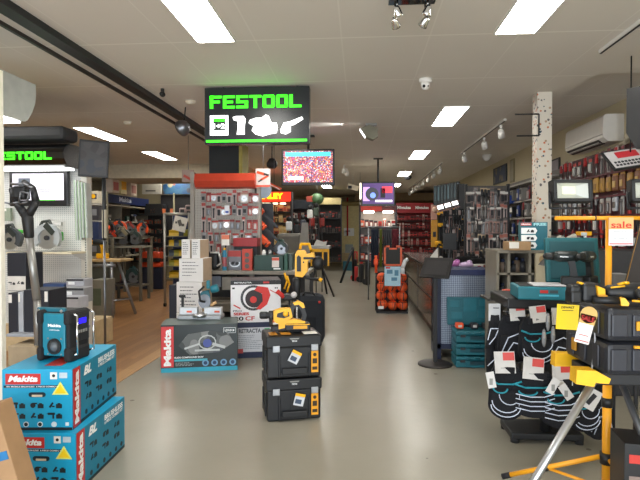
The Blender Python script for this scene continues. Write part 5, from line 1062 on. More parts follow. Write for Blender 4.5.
# tablet stand
q = flo(435, 364.5); t = thing('tilted_board_stand', 'black floor stand with a tilted black board and a round base', 'stand', (q.x, q.y, 0))
MB().lathe([(.19, 0), (.19, .012), (.17, .022), (.03, .035)], n=28).build('base', M(0x2A2523, .5), t)
MB().b2(-.022, .022, -.022, .022, .02, 1.0, bev=.004).build('pole', BLACK, t)
m = MB(); m.T = Matrix.Translation((.01, -.02, 1.08)) @ Euler((rad(48), 0, rad(-26))).to_matrix().to_4x4(); m.box((0, 0, 0), (.33, .28, .02), bev=.004); m.build('board', M(0x1E1C1C, .5), t)
m = MB(); m.T = Matrix.Translation((.01, -.02, 1.08)) @ Euler((rad(48), 0, rad(-26))).to_matrix().to_4x4(); m.box((0, -.005, .011), (.25, .2, .003)); m.build('board_inset', M(0x2C2A2B, .5), t)
# teal stacked cases with an open lid
TC = M(0x17626F, .45, var=.05); q0, q1 = flo(454.5, 368), flo(494.5, 368); w_ = .40
names = ['lowest', 'middle', 'top']; hs = .125
for k in range(3):
    o = toolcase('stacking_tool_case', '%s teal tool case of the stack in front of the diamond-plate stand' % names[k], w_, .3, hs, TC, DK, TC, 'teal tool cases in front of the diamond-plate stand')
    o.location = ((q0.x + q1.x) / 2, q0.y + .16, k * (hs + .012)); MB().box((.05, -.155, hs * .45), (.2, .006, .035)).build('front_recess', M(0x0F3A44, .5), o)
lidz = 3 * (hs + .012)
t = thing('open_case_lid', 'open teal case lid standing up behind the teal case stack', 'tool case', ((q0.x + q1.x) / 2 - .0, q0.y + .33, lidz))
m = MB(); m.T = Euler((rad(-8), 0, 0)).to_matrix().to_4x4(); m.b2(-.24, .24, 0, .04, 0, .32, bev=.01); m.build('lid', TC, t)
m = MB(); m.T = Euler((rad(-8), 0, 0)).to_matrix().to_4x4(); 
for x0_, x1_, z0_, z1_ in ((-.21, -.1, .2, .28), (-.06, .09, .15, .3), (.12, .22, .22, .29), (-.2, -.07, .06, .15), (.1, .21, .08, .18)): m.b2(x0_, x1_, -.012, .0, z0_, z1_, bev=.005)
m.build('moulded_recesses', M(0x1A6C7A, .45), t)
for k, (dx, c_, l_) in enumerate(((-.14, ORANGE, 'orange box'), (.02, DK, 'black tool'), (.15, DK, 'black charger'))): one('case_content', MB().box((0, 0, 0), (.08, .1, .06), bev=.01, mi=0).box((0, -.052, .0), (.04, .004, .025), mi=1), [c_, LGREY], l_ + ' lying in the opened teal case on the stack', 'tool', ((q0.x + q1.x) / 2 + dx, q0.y + .15, lidz + .028))
# orange basket
Yk = 9.4; a, b = at(376.5, 276, Yk), at(408, 311, Yk); w_ = b.x - a.x; cx_ = (a.x + b.x) / 2
t = thing('mesh_dump_bin', 'black mesh dump bin filled with orange bags at the start of the counter', 'bin', (cx_, Yk, 0))
m = MB()
for i in range(9):
    x = -w_ / 2 + w_ * i / 8; m.cyl((x, 0, .03), (x, 0, a.z), .003, n=5); m.cyl((-w_ / 2, .45 * i / 8, .03), (-w_ / 2, .45 * i / 8, a.z), .003, n=5); m.cyl((w_ / 2, .45 * i / 8, .03), (w_ / 2, .45 * i / 8, a.z), .003, n=5)
for z_ in (.03, .2, .37, .54, a.z): m.cyl((-w_ / 2, 0, z_), (w_ / 2, 0, z_), .004, n=5).cyl((-w_ / 2, 0, z_), (-w_ / 2, .45, z_), .004, n=5).cyl((w_ / 2, 0, z_), (w_ / 2, .45, z_), .004, n=5)
m.b2(-w_ / 2, w_ / 2, 0, .45, 0, .04); m.build('wire_cage', BLACK, t); MB().b2(-w_ / 2, w_ / 2, .45, .46, 0, a.z + .05).build('back_panel', DK, t)
MB().b2(-w_ / 2 + .03, -w_ / 2 + .13, -.015, -.01, .08, .13).build('price_label', TW, t)
OB = M(0xF0602A, .5, var=.12, scale=20)
for i in range(3):
    for j in range(4):
        m = MB(); m.ball((0, 0, 0), (w_ / 5.7, .11, .092), n=12, mi=0); m.box((0, -.1, 0), (.012, .03, .15), mi=1); m.box((0, -.06, .06), (.1, .03, .02), bev=.01, mi=0)
        one('orange_bag', m, [OB, DK], 'round orange bag packed inside the black mesh dump bin', 'bag', (cx_ - w_ / 3 + i * w_ / 3 + R.uniform(-.02, .02), Yk + .13, .14 + j * .165 + R.uniform(-.015, .015)), R.uniform(-20, 20), 'orange bags in the mesh dump bin').rotation_euler[1] = R.uniform(-.5, .5)
a, b = at(384.5, 266.5, 9.3), at(400.5, 286, 9.3); t = thing('bin_sign', 'pale blue sign with tool pictures on the front of the mesh bin', 'sign', ((a.x + b.x) / 2, 9.3, (a.z + b.z) / 2))
MB().box((0, 0, 0), (b.x - a.x, .008, a.z - b.z)).build('board', M(0xA5C8D8, .5), t); m = MB(); m.box((-.05, -.006, .08), (.1, .004, .07)).box((.07, -.006, .06), (.07, .004, .1)).box((.03, -.006, -.05), (.1, .004, .06)); m.build('printed_pictures', M(0x4A7C98, .5), t); MB().box((-.08, -.007, .15), (.08, .004, .03)).build('red_mark', RED, t)
a, b = at(384, 245.5, 9.6), at(402, 266, 9.6); w2, h2 = b.x - a.x, a.z - b.z; t = thing('framed_board', 'black board with an orange notched frame behind the mesh bin', 'board', ((a.x + b.x) / 2, 9.6, b.z))
MB().b2(-w2 / 2 + .03, w2 / 2 - .03, .01, .03, .03, h2 - .05).build('board', M(0x20221E, .6), t)
m = MB(); m.b2(-w2 / 2, -w2 / 2 + .035, 0, .04, 0, h2).b2(w2 / 2 - .035, w2 / 2, 0, .04, 0, h2).b2(-w2 / 2, w2 / 2, 0, .04, 0, .035).b2(-w2 / 2, -.06, 0, .04, h2 - .035, h2).b2(.06, w2 / 2, 0, .04, h2 - .035, h2).b2(-.07, .07, 0, .04, h2 - .075, h2 - .045); m.build('frame', M(0xD85A2C, .45), t)
MB().b2(-.02, .02, .03, .06, -t.location.z, .05).build('post', DK, t)
q = at(403, 268, 9.5); one('white_helmet', MB().tube([(0, 0, -.16), (-.01, -.03, 0), (.03, -.03, .12), (.08, 0, .16)], .035), M(0xD8DADC, .4), 'white curved plastic piece at the right of the mesh bin', 'tool', q)
q = at(376, 262, 9.7); one('orange_tool', MB().cyl((0, 0, -.2), (0, 0, .12), .025).box((0, 0, 0), (.08, .06, .12), bev=.02), ORANGE, 'orange upright tool at the left of the mesh bin', 'tool', q)
# things on the counter
zc = .98
q = at(416, 254, 8.2); one('standing_leaflet', MB().prism([(-.1, 0), (.08, 0), (.08, .22), (.04, .18)], 0, .004), M(0xCFCBC4, .6), 'white triangular leaflet standing on the service counter', 'leaflet', (1.25, 9.0, zc))
for k, (x, y, c_, l_) in enumerate(((1.33, 7.5, 0xB06AA8, 'magenta plastic bag'), (1.45, 7.25, 0xB9A0C4, 'lilac plastic bag'), (1.2, 7.7, 0x9A9896, 'grey crumpled bag'), (1.22, 8.3, 0xA8A49C, 'pale papers'))):
    one('counter_bag', MB().ball((0, 0, .04), (.1, .07, .045), n=10).ball((.05, .02, .07), (.04, .04, .04), n=8), M(c_, .4, bump=.4), l_ + ' lying on the service counter', 'bag', (x, y, zc))
a, b = at(443, 233, 7.6), at(457, 250, 7.6); t = thing('pos_monitor', 'black till monitor seen from behind on the service counter', 'monitor', ((a.x + b.x) / 2, 7.6, zc))
MB().b2(-(b.x - a.x) / 2, (b.x - a.x) / 2, 0, .03, b.z - zc, a.z - zc, bev=.006).build('housing', BLACK, t); MB().cyl((0, .02, 0), (0, .02, b.z - zc + .05), .02).build('neck', BLACK, t); MB().box((0, .02, .008), (.2, .14, .016), bev=.003).build('foot', BLACK, t)
for k, (px, l_) in enumerate(((474, 'black office chair back behind the diamond-plate stand'), (486, 'second black office chair behind the counter, beside the grey shelf'))):
    q = at(px + 4 * k, 265, 8.9 - .5 * k); t = thing('office_chair', l_, 'chair', (q.x, q.y, 0), 20); MB().box((0, 0, .5), (.46, .44, .09), bev=.035).build('seat', M(0x151517, .8), t)
    MB().box((0, .22, .82), (.42, .08, .46), bev=.035).build('backrest', M(0x151517, .8), t); MB().cyl((0, 0, .08), (0, 0, .46), .03).build('gas_lift', BLACK, t)
    for j in range(5): MB().cyl((0, 0, .1), (.27 * math.cos(j * 1.2566), .27 * math.sin(j * 1.2566), .05), .02, .014).build('leg', BLACK, t)
for k, (px, py, c_) in enumerate(((477, 262, 0xC8C4C0), (483, 246, 0x8E8880), (491, 250, 0x4E4A48), (471, 270, 0x2A2A2C), (497, 258, 0xB8A8A0), (504, 256, 0x9C9890))):
    one('counter_item', MB().box((0, 0, 0), (.16, .12, .07), bev=.01, mi=0).box((.02, -.062, .01), (.05, .003, .02), mi=1), [M(c_, .5), M(0xA84038, .5)], ['white', 'grey-brown', 'charcoal', 'black', 'pink-white', 'light grey'][k] + ' small box among the things behind the till', 'box', (at(px, 260, 7.7).x, 7.7 + .1 * (k % 2), .966))
t = thing('back_counter', 'dark back counter behind the till carrying small boxes', 'counter', (0, 0, 0)); MB().b2(1.62, 2.3, 7.5, 8.0, 0, .93).build('cabinet', M(0x2A2624, .5), t)

# ---------------------------------------------------------------- right side racks
PK = M(0x9A7A72, .35); PK2 = M(0x7E706C, .3); SL = M(0x77726E, .25, .4); CL2 = M(0x9C8E84, .3)
def rack(label, px0, px1, pyt, Y, backm, name='display_gondola', zb=0.0):
    a, b = at(px0, pyt, Y), at(px1, pyt, Y); t = thing(name, label, 'shelving', ((a.x + b.x) / 2, Y, 0)); W = b.x - a.x
    MB().b2(-W / 2, W / 2, .0, .04, zb, a.z).build('back_panel', backm, t)
    for x in (-W / 2, W / 2): MB().b2(x - .02, x + .02, -.04, .06, 0, a.z + .03).build('upright', DK, t)
    MB().b2(-W / 2, W / 2, -.4, 0, 0, .3).build('base', DK, t); return t
Yg = 9.6; rack('tall gondola of hanging chisels and blister packs behind the till', 466, 508, 186, Yg, peg_mat('pegboard_dark', (92, 88, 84), (50, 48, 46)))
kg = kinds_for([('long', PK, SL, SL), ('long', CL, M(0xB87060, .4), DK), ('card', PK2, CARDW, DK), ('tool', M(0xC8B090, .4), DK, SILVER), ('long', SL, DK, STEEL), ('can', SL, M(0x6E6A68, .4), LGREY)])
for r, (py, n, s) in enumerate(((197, 12, 1.05), (212, 12, .95), (226, 11, .95), (243, 11, 1.1), (258, 10, .9))):
    hang(kg, at(467, py, Yg - .08), at(507, py, Yg - .08), n, 'silver or pink hanging pack on the %s row of the gondola behind the till' % ['top', 'second', 'middle', 'fourth', 'lowest'][r], 'hanging packs, %s row of the gondola behind the till' % ['top', 'second', 'middle', 'fourth', 'lowest'][r], sc_=s * 1.15)
Yg = 10.6; rack('dark gondola of black hand tools left of the chisel gondola', 441, 468, 205, Yg, M(0x24231F, .6))
kg2 = kinds_for([('tool', DK, BLACK, STEEL), ('plier', CLD, DK, YEL), ('tool', CL, M(0x3A4040, .4), SILVER), ('card', DK, SL, CL), ('long', PK, SL, DK)])
for r, (py, n) in enumerate(((211, 8), (221, 8), (231, 8), (242, 8), (254, 7))): hang(kg2, at(443, py, Yg - .08), at(467, py, Yg - .08), n, 'small dark hand tool hanging on the %s row of the dark gondola' % ['top', 'second', 'middle', 'fourth', 'lowest'][r], 'dark hand tools, %s row of the dark gondola' % ['top', 'second', 'middle', 'fourth', 'lowest'][r], sc_=1.05)
for k, px in enumerate((438, 443, 448)): pass
a, b = at(431.5, 220, 10.4), at(437.5, 247, 10.4); one('spirit_level', MB().b2(a.x, b.x, 0, .08, b.z, a.z, bev=.008, mi=0).b2(a.x + .03, b.x - .03, -.004, 0, b.z + .2, b.z + .3, mi=1), [M(0xD69A18, .4), DK], 'upright yellow spirit level box at the left of the dark gondola', 'spirit level', (0, 10.4, 0))
for k, (px, py) in enumerate(((440, 213), (441, 225), (438, 243), (443, 246))): one('yellow_tool', MB().box((0, 0, 0), (.12, .08, .08), bev=.02, mi=0).cyl((0, -.03, -.02), (.1, -.03, -.06), .02, mi=1), [YEL, BLACK], ['top', 'second', 'third', 'lowest'][k] + ' yellow and black tool beside the upright spirit level', 'power tool', at(px, py, 10.35))
q = at(434, 212, 10.6); one('tape_card', MB().box((0, 0, 0), (.12, .03, .3), mi=0).ball((0, -.03, .05), (.04, .02, .05), mi=1), [M(0xC09080, .5), M(0xD8B8A0, .5)], 'pinkish card hanging above the yellow spirit level', 'tool pack', q)
# tall picture rack with three plain white cards, brightness added as glow
Yp = 9.3; t = thing('sample_display', 'dark fan of tall sample strips with three bright white panels below it', 'display stand', at(448, 200, Yp))
for k in range(8): m = MB(); m.T = Matrix.Translation((-.22 + k * .06, .02 * k, .08 + .012 * k)) @ Matrix.Rotation(rad(-20), 4, 'Z'); m.box((0, 0, 0), (.055, .03, .34), bev=.004, mi=0); m.box((0, -.016, .02), (.03, .003, .24), mi=1); m.build('sample_strip', [M(0x1F2422, .4), M([0x33474A, 0x4C6468, 0x2C3A3A][k % 3], .3)], t)
m = MB()
for k in range(3): m.box((-.15 + .125 * k, -.12, -.13 + .035 * k), (.1, .01, .075), rot=(rad(-30), rad(-14), 0))
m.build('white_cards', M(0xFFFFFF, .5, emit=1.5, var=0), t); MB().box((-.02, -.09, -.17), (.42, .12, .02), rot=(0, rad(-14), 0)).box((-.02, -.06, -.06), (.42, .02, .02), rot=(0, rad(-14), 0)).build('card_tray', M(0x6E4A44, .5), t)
MB().box((.23, .06, .06), (.1, .2, .44)).build('side_panel', BLACK, t); MB().cyl((-.05, .1, -.1), (-.05, .1, .985 - t.location.z), .02).build('post', BLACK, t)
# right wall: maroon slat section and grey pegboard section
def wrows(ks, y0, y1, zs, n, base, group, sc_=1.0, X=3.2):
    rn = ['top', 'second', 'third', 'fourth', 'fifth', 'sixth', 'seventh']
    for r, z in enumerate(zs): hang(ks[r % len(ks)] if isinstance(ks[0], list) else ks, (X, y1, z), (X, y0, z), n, base % rn[r], group % rn[r], rz=-90, sc_=sc_)
t = thing('slat_wall_panel', 'maroon slat wall of hanging tools behind the left floodlight', 'shelving', (3.3, 7.2, 0))
MB().b2(-.05, -.005, -1.8, 1.5, .3, 2.55).build('slat_panel', M(0x4C1820, .5, var=.1), t)
m = MB()
for k in range(16): m.b2(-.055, -.05, -1.8, 1.5, .4 + k * .14, .412 + k * .14)
m.build('grooves', M(0x2C0A10, .5), t)
for z_ in (2.24, 1.95, 1.70, 1.47, 1.25): MB().b2(-.16, -.05, -1.8, 1.5, z_ - .035, z_ - .01).build('hook_rail', MAROON, t)
ka = kinds_for([('tool', CL, M(0xB63A38, .4), SILVER), ('card', SL, RED, LGREY), ('tool', PK, RED, SILVER), ('long', PK2, M(0x8C3A40, .4), SL)])
kb = kinds_for([('bag', GOLD, M(0xC89A40, .4), M(0x8C6420, .4)), ('bag', M(0xA67A2A, .4), M(0x5E1C22, .4), GOLD), ('bag', M(0x7E4A22, .4), GOLD, M(0xC8A860, .4))])
kc = kinds_for([('card', CL, LGREY, SL), ('bag', CLEARC, LGREY, SL), ('tool', LGREY, SL, DK), ('long', LGREY, MAROON, SL)])
kd = kinds_for([('card', M(0x5E4A48, .5), RED, CARDW), ('plier', RED, DK, SILVER), ('tool', M(0x3E5048, .4), RED, STEEL), ('card', CLD, M(0x2E3A50, .5), RED), ('can', M(0x8C2A2A, .4), LGREY, DK)])
base = 'packaged tool hanging on the %s rail of the maroon slat wall'; grp = 'packs on the %s rail of the maroon slat wall'
wrows([ka, kb, kc, kd, kd, kd], 5.6, 8.6, (2.38, 2.09, 1.82, 1.59, 1.37, 1.14), 17, base, grp, 1.25, X=3.17)
t = thing('wall_pegboard', 'grey pegboard wall of hanging tools between the painted pillar and the till', 'shelving', (3.3, 11.2, 0))
MB().b2(-.05, -.005, -2.4, 4.8, .3, 2.5).build('pegboard', M(0x6E6A64, .5, var=.1), t)
for z_ in (2.42, 2.08, 1.75, 1.42, 1.1): MB().b2(-.2, -.05, -2.4, 4.8, z_ - .04, z_ - .01).build('shelf_board', M(0xA7A29A, .5), t)
ke = kinds_for([('card', M(0xA82828, .4), M(0x1E2A50, .4), CL), ('bag', M(0x1E3A80, .4), DK, LGREY), ('long', CL, M(0xA83030, .4), DK), ('boxy', DK, CARDW, M(0x1E3A80, .4)), ('tool', LGREY, M(0xB03030, .4), DK), ('boxy', M(0x8C8880, .5), DK, LGREY)])
wrows(ke, 8.8, 15.8, (2.19, 1.87, 1.53, 1.21), 22, 'small tool or pack on the %s shelf of the grey pegboard wall', 'packs on the %s shelf of the grey pegboard wall', 1.45, X=3.12)
q = atx(510, 200, 3.1)
one('blue_tub', MB().box((0, 0, 0), (.5, .14, .17), bev=.01), M(0x1C48A8, .4), 'bright blue box on the shelf of the grey pegboard wall, right of the till gondola', 'box', (3.06, atx(508, 203, 3.06).y, 2.12), -90)
# wall pictures
def wallpic(name, label, px0, px1, zc_, h_, fm, im, X=3.28):
    a, b = atx(px1, 200, X), atx(px0, 200, X); L_ = b.y - a.y; t = thing(name, label, 'picture', (X, (a.y + b.y) / 2, zc_), -90)
    MB().box((0, 0, 0), (L_, .025, h_), bev=.004).build('frame', fm, t); MB().box((0, -.014, 0), (L_ * .82, .003, h_ * .84)).build('print', im, t)
wallpic('wall_picture', 'blue framed picture high on the right wall beyond the pillar', 493.5, 506.5, 2.80, .40, M(0x2A3038, .5), fleck_mat('blue_print', (60, 74, 100), [(60, 74, 100), (120, 110, 90), (40, 54, 86)], scale=6, thr=.5))
wallpic('wall_picture', 'narrow pale sign with a silver tip beside the blue wall picture', 510, 514, 2.78, .5, M(0x8A7F5E, .5), M(0x9A9278, .5))
wallpic('wall_picture', 'dark framed document on the wall just right of the painted pillar', 550, 559.5, 2.52, .36, M(0x241E1C, .5), M(0x8A8286, .5))
# air conditioner
X = 3.3; t = thing('air_conditioner', 'white split air conditioner high on the right wall', 'air conditioner', (3.3, 7.42, 2.62), -90)
MB().prism([(0, 0), (-.19, .0), (-.25, .05), (-.26, .12), (-.25, .31), (-.22, .34), (0, .34)], -.6, .6, plane='yz').build('housing', M(0xE2DDD4, .35, var=.02), t)
MB().box((-.05, -.205, .012), (1.0, .10, .012), rot=(rad(-25), 0, 0)).build('air_flap', M(0x3A3836, .5), t); m = MB()
for k in range(3): m.box((-.05, -.23 + .03 * k, .006), (.95, .006, .012))
m.build('louvres', LGREY, t); MB().box((-.0, -.262, .085), (1.2, .004, .008)).build('chrome_strip', CHROME, t)
one('pipe_duct', MB().tube([(0, 0, .22), (.04, 0, -.05), (.02, 0, -.12), (-.05, 0, -.2), (-.18, 0, -.22)], .03), M(0xB9AE94, .5), 'cream pipe cover curving from the air conditioner end', 'pipe', (3.22, 6.55, 2.78), -90)

DKS = [M(0x2E2C2A, .5), M(0x6E4A3E, .5), M(0x8A8078, .5), M(0x26344A, .5), M(0x9A6E4A, .5)]
t = thing('tool_chest', 'dark chest of drawers between the grey shelf unit and the till gondola', 'cabinet', (2.15, 6.7, 0)); MB().b2(-.45, .45, 0, .5, 0, 1.12, bev=.01).build('carcass', M(0x2A2826, .5), t)
for k in range(4): d_o = MB().b2(-.42, .42, -.015, 0, .08 + .26 * k, .31 + .26 * k, bev=.004).build('drawer', M(0x35322F, .5), t); MB().b2(-.15, .15, -.035, -.015, .26 + .26 * k, .28 + .26 * k).build('handle', STEEL, d_o)
for k in range(7): one('chest_box', MB().box((0, 0, .07 + .02 * (k % 3)), (.1, .14, .14 + .04 * (k % 3)), bev=.008, mi=0).box((0, -.072, .08), (.06, .003, .05), mi=1), [DKS[k % 5], M([0xC8C0B4, 0xB84038, 0xC0A040][k % 3], .5)], 'small stock box in the row on the dark chest of drawers', 'box', (1.78 + k * .122, 6.85, 1.121), R.uniform(-12, 12), 'stock boxes on the dark chest of drawers')
# grey cubby shelving and things
Ys = 5.2; a, b = at(497, 250, Ys), at(560, 250, Ys); zt_ = a.z; W = b.x - a.x
t = thing('open_shelf_unit', 'low grey open shelf unit with pigeonholes right of the diamond-plate stand', 'shelving', ((a.x + b.x) / 2, Ys, 0))
GS = M(0x7E786C, .5); MB().b2(-W / 2, W / 2, -.02, .5, zt_ - .03, zt_, bev=.003).build('top', GS, t)
for py in (273, 299): z_ = at(520, py, Ys).z; MB().b2(-W / 2, W / 2, 0, .45, z_ - .02, z_).build('shelf_board', GS, t)
for px in (498, 509, 530, 560): x = at(px, 250, Ys).x - t.location.x; MB().b2(x - .013, x + .013, 0, .45, 0, zt_ - .03).build('divider', GS, t)
MB().b2(-W / 2, W / 2, .45, .47, 0, zt_ - .03).build('back_panel', M(0x6E685E, .6), t)
x0_, x1_ = at(534, 250, Ys).x - t.location.x, at(547, 250, Ys).x - t.location.x; MB().b2(x0_, x1_, -.06, -.02, zt_ - .5, zt_ - .03).build('cream_panel', M(0xB8AC92, .6), t)
m = MB(); 
for z_ in (zt_ - .09, zt_ - .4): m.cyl(((x0_ + x1_) / 2 + .01, -.075, z_), ((x0_ + x1_) / 2 + .01, -.06, z_), .045, n=16)
m.build('round_discs', M(0xA8906C, .6), t)
for k, (px, py) in enumerate(((503, 269), (505, 262), (514, 268), (517, 258), (523, 270), (503, 294), (516, 292), (524, 292), (541, 262))):
    z_ = at(520, 273 if py < 275 else 299, Ys).z; x = at(px, py, Ys + .1).x; hh_ = R.uniform(.08, .15)
    m = MB().cyl((0, 0, 0), (0, 0, hh_), .035, n=10, mi=0).cyl((0, 0, hh_), (0, 0, hh_ + .03), .018, n=8, mi=1).box((.06, .02, hh_ * .3), (.05, .08, hh_ * .6), bev=.01, mi=0)
    one('shelf_bottle', m, [DK if k % 3 else M(0x6E5E50, .5), M(0x26304A, .5)], 'dark bottle or small tool in the pigeonholes of the grey shelf unit', 'bottle', (x, Ys + .12, z_ + .001), 0, 'dark items in the pigeonholes of the grey shelf unit')
for k, px in enumerate((509, 521)): q = at(px, 291, 4.6); one('red_clamp', MB().box((0, 0, 0), (.1, .1, .025), bev=.01, mi=0).box((0, 0, -.04), (.05, .06, .06), bev=.01, mi=1), [M(0xC8452A, .5), M(0x5E6050, .5)], ['left red-topped jar in front of the grey shelf unit', 'red-topped jar nearest the teal case base'][k], 'jar', q)
one('lower_ledge', MB().b2(-.25, .22, -.1, .2, -.02, 0), M(0x3C3A38, .5), 'dark ledge below the red-topped jars', 'shelf', at(515, 297.5, 4.6))
Ym = 5.1; t = cbox('cardboard_box', 'brown cardboard box with a white side on the grey shelf unit', 510, 531, 241.5, 252, Ym, .25, [M(0xA68560, .7), TW], z=zt_); panel(t, .09, .06, CARDW, -.06, .05, -.127, 'white_label')
a, b = at(528, 222, 5.0), at(555, 250, 5.0); w_, h_ = b.x - a.x, a.z - zt_
t = thing('promotion_carton', 'teal and white promotion carton reading FREE on the grey shelf unit', 'box', ((a.x + b.x) / 2, 5.25, zt_ + .001), -6)
MB().box((0, 0, h_ / 2), (w_, .12, h_)).build('carton_body', M(0x166878, .45), t)
m = MB()
for k in range(3): m.prism([(-w_ * .48, h_ * (.06 + .26 * k)), (w_ * .05, h_ * (.06 + .26 * k)), (w_ * .12, h_ * (.17 + .26 * k)), (w_ * .05, h_ * (.28 + .26 * k)), (-w_ * .48, h_ * (.28 + .26 * k))], -.062, -.06)
m.build('white_panels', TW, t); m = MB()
for k in range(3): picto(m, -w_ * .15, h_ * (.17 + .26 * k), .07, k)
o = m.build('printed_tools', DK, t); o.location = (0, -.063, 0); panel(t, w_ * .4, h_ * .1, RED, -w_ * .3, h_ * .93, -.061, 'red_logo'); lettering('Makita', w_ * .34, h_ * .05, TW, t, (-w_ * .3, -.0625, h_ * .93), bold=.04); lettering('FREE', w_ * .48, h_ * .1, M(0xA0D8E0, .5), t, (w_ * .22, -.062, h_ * .92), bold=.05)
m = MB().box((0, 0, .0), (.12, .08, .16), rot=(0, .6, 0), bev=.02).box((.08, 0, .06), (.14, .05, .04), rot=(0, -.5, 0), bev=.01); one('white_dispenser', m, M(0xB8B4A8, .5), 'cream plastic dispenser beside the promotion carton', 'dispenser', at(560, 245, 5.0))
m = MB().lathe([(.03, 0), (.033, .01), (.033, .08), (.012, .11), (.012, .13)], n=12, mi=0).cyl((0, 0, .02), (0, 0, .07), .0335, n=12, caps=False, mi=1).box((-.01, 0, .145), (.05, .02, .03), bev=.006, mi=0); one('spray_bottle', m, [M(0xC8D0D8, .3), M(0x4A5AA0, .4)], 'small clear spray bottle with a blue label above the teal case', 'bottle', at(585, 250, 4.9))
one('dark_ramp', MB().prism([(-.2, -.14), (-.02, .06), (.22, .06), (.22, -.14)], 0, .2), BLACK, 'black machine housing behind the open teal case', 'machine', at(570, 250, 4.6))
o = cbox('orange_box', 'yellow and black labelled strip box on the slat wall shelf', 580, 592, 231.5, 235.5, 5.3, .1, [YEL, DK], deco=None)

# ---------------------------------------------------------------- tool-pouch rack
RX, RY = at(548, 300, 3.75).x, 3.78
t = thing('pouch_rack', 'black display rack hung with tool pouches', 'rack', (RX, RY, 0))
zt2 = at(548, 299, 3.55).z
MB().b2(-.33, .36, -.22, .25, zt2 - .07, zt2, bev=.01).build('tray', BLACK, t); MB().cyl((0, 0, .08), (0, 0, zt2 - .05), .04).build('column', BLACK, t)
MB().box((0.0, .1, .045), (.5, .3, .05), bev=.012).build('base', BLACK, t)
m = MB()
for x, y in ((-.22, -.03), (.22, -.03), (-.22, .22), (.22, .22)): m.cyl((x, y, .0), (x, y, .03), .03, n=10)
m.build('feet', RUBBER, t)
m = MB()
for z_ in (.60, .93):
    for k in range(10): a_ = rad(180 + 18 * k); m.cyl((0, 0, z_), (.30 * math.cos(a_), .24 * math.sin(a_), z_ - .01), .005, n=5)
m.build('hooks', STEEL, t)
def pouch(label, px, pt, pb, Y, wpx, style, rz=0, card=True, cardpy=None):
    q0, q1 = at(px, pt, Y), at(px, pb, Y); h = q0.z - q1.z; w = wpx * Y / 520
    t = thing('tool_pouch', label, 'tool pouch', (q0.x, Y, q0.z), rz, 'tool pouches on the black rack')
    n = 14; out = []
    for i in range(n + 1):
        a_ = PI + PI * i / n; out.append((w * .5 * math.cos(a_), -h * .72 + h * .26 * math.sin(a_)))
    out += [(w * .46, -h * .2), (w * .34, 0), (-w * .34, 0), (-w * .46, -h * .2)]
    MB().prism(out, -.02, .04).build('pouch_body', FABRIC, t)
    p2 = []
    for i in range(n + 1):
        a_ = PI + PI * i / n; p2.append((w * .42 * math.cos(a_), -h * .72 + h * .22 * math.sin(a_)))
    p2 += [(w * .40, -h * .42), (-w * .40, -h * .42)]
    MB().prism(p2, -.045, -.02).build('front_pocket', FABRIC, t)
    def arc(cx, cz, rx, rz_, a0, a1, y=-.047, r=.0028, k=10): return [(cx + rx * math.cos(rad(a0 + (a1 - a0) * i / k)), y, cz + rz_ * math.sin(rad(a0 + (a1 - a0) * i / k))) for i in range(k + 1)]
    m = MB()
    if style == 0:
        m.tube(arc(0, -h * .7, w * .41, h * .2, 180, 360), .0032, 6); m.tube(arc(0, -h * .62, w * .38, h * .2, 180, 360), .0032, 6); m.tube(arc(w * .1, -h * .5, w * .28, h * .17, 180, 370), .003, 6)
    elif style == 1:
        for k in range(4): m.tube([(-w * .42, -.048, -h * (.45 + .1 * k)), (-w * .1, -.05, -h * (.5 + .1 * k)), (w * .2, -.05, -h * (.48 + .1 * k)), (w * .42, -.048, -h * (.40 + .1 * k))], .0032, 6)
    else:
        m.tube([(-w * .4, -.048, -h * .8), (-w * .2, -.048, -h * .45), (w * .1, -.048, -h * .35), (w * .35, -.048, -h * .42)], .0035, 6); m.tube([(-w * .3, -.048, -h * .85), (-w * .05, -.048, -h * .55), (w * .3, -.048, -h * .6), (w * .38, -.048, -h * .8)], .0035, 6)
    m.build('white_piping', PIPEW, t)
    if style != 2:
        m = MB(); m.tube([(-w * .44, -.03, -h * .26), (-w * .2, -.035, -h * .32), (w * .2, -.035, -h * .30), (w * .44, -.03, -h * .24)], .006, 6)
        m.tube(arc(-w * .15, -h * .38, w * .2, h * .09, 180, 360), .005, 6); m.build('teal_piping', PIPET, t)
    m = MB().box((0, -.025, -h * .06), (w * .5, .02, h * .14), bev=.005); m.build('belt_loop', FABRIC, t)
    if card:
        cp = cardpy; cs = 1.0 if pt < 350 else 1.25; m = MB().box((0, 0, 0), (.10 * cs, .004, .11 * cs), mi=0).box((.02 * cs, -.003, .03 * cs), (.055 * cs, .003, .04 * cs), mi=1).box((-.02, -.003, -.035), (.04, .002, .004), mi=2).box((-.03 * cs, -.004, .0), (.022, .006, .10), mi=0); o = m.build('header_card', [M(0xC9C5BF, .6), M(0xC83A30, .5), GREYP], t); o.location = (R.uniform(-.02, .02), -.03, .03); o.rotation_euler = (rad(-5), rad(R.uniform(-10, 10)), rad(R.uniform(-8, 8)))
    return t
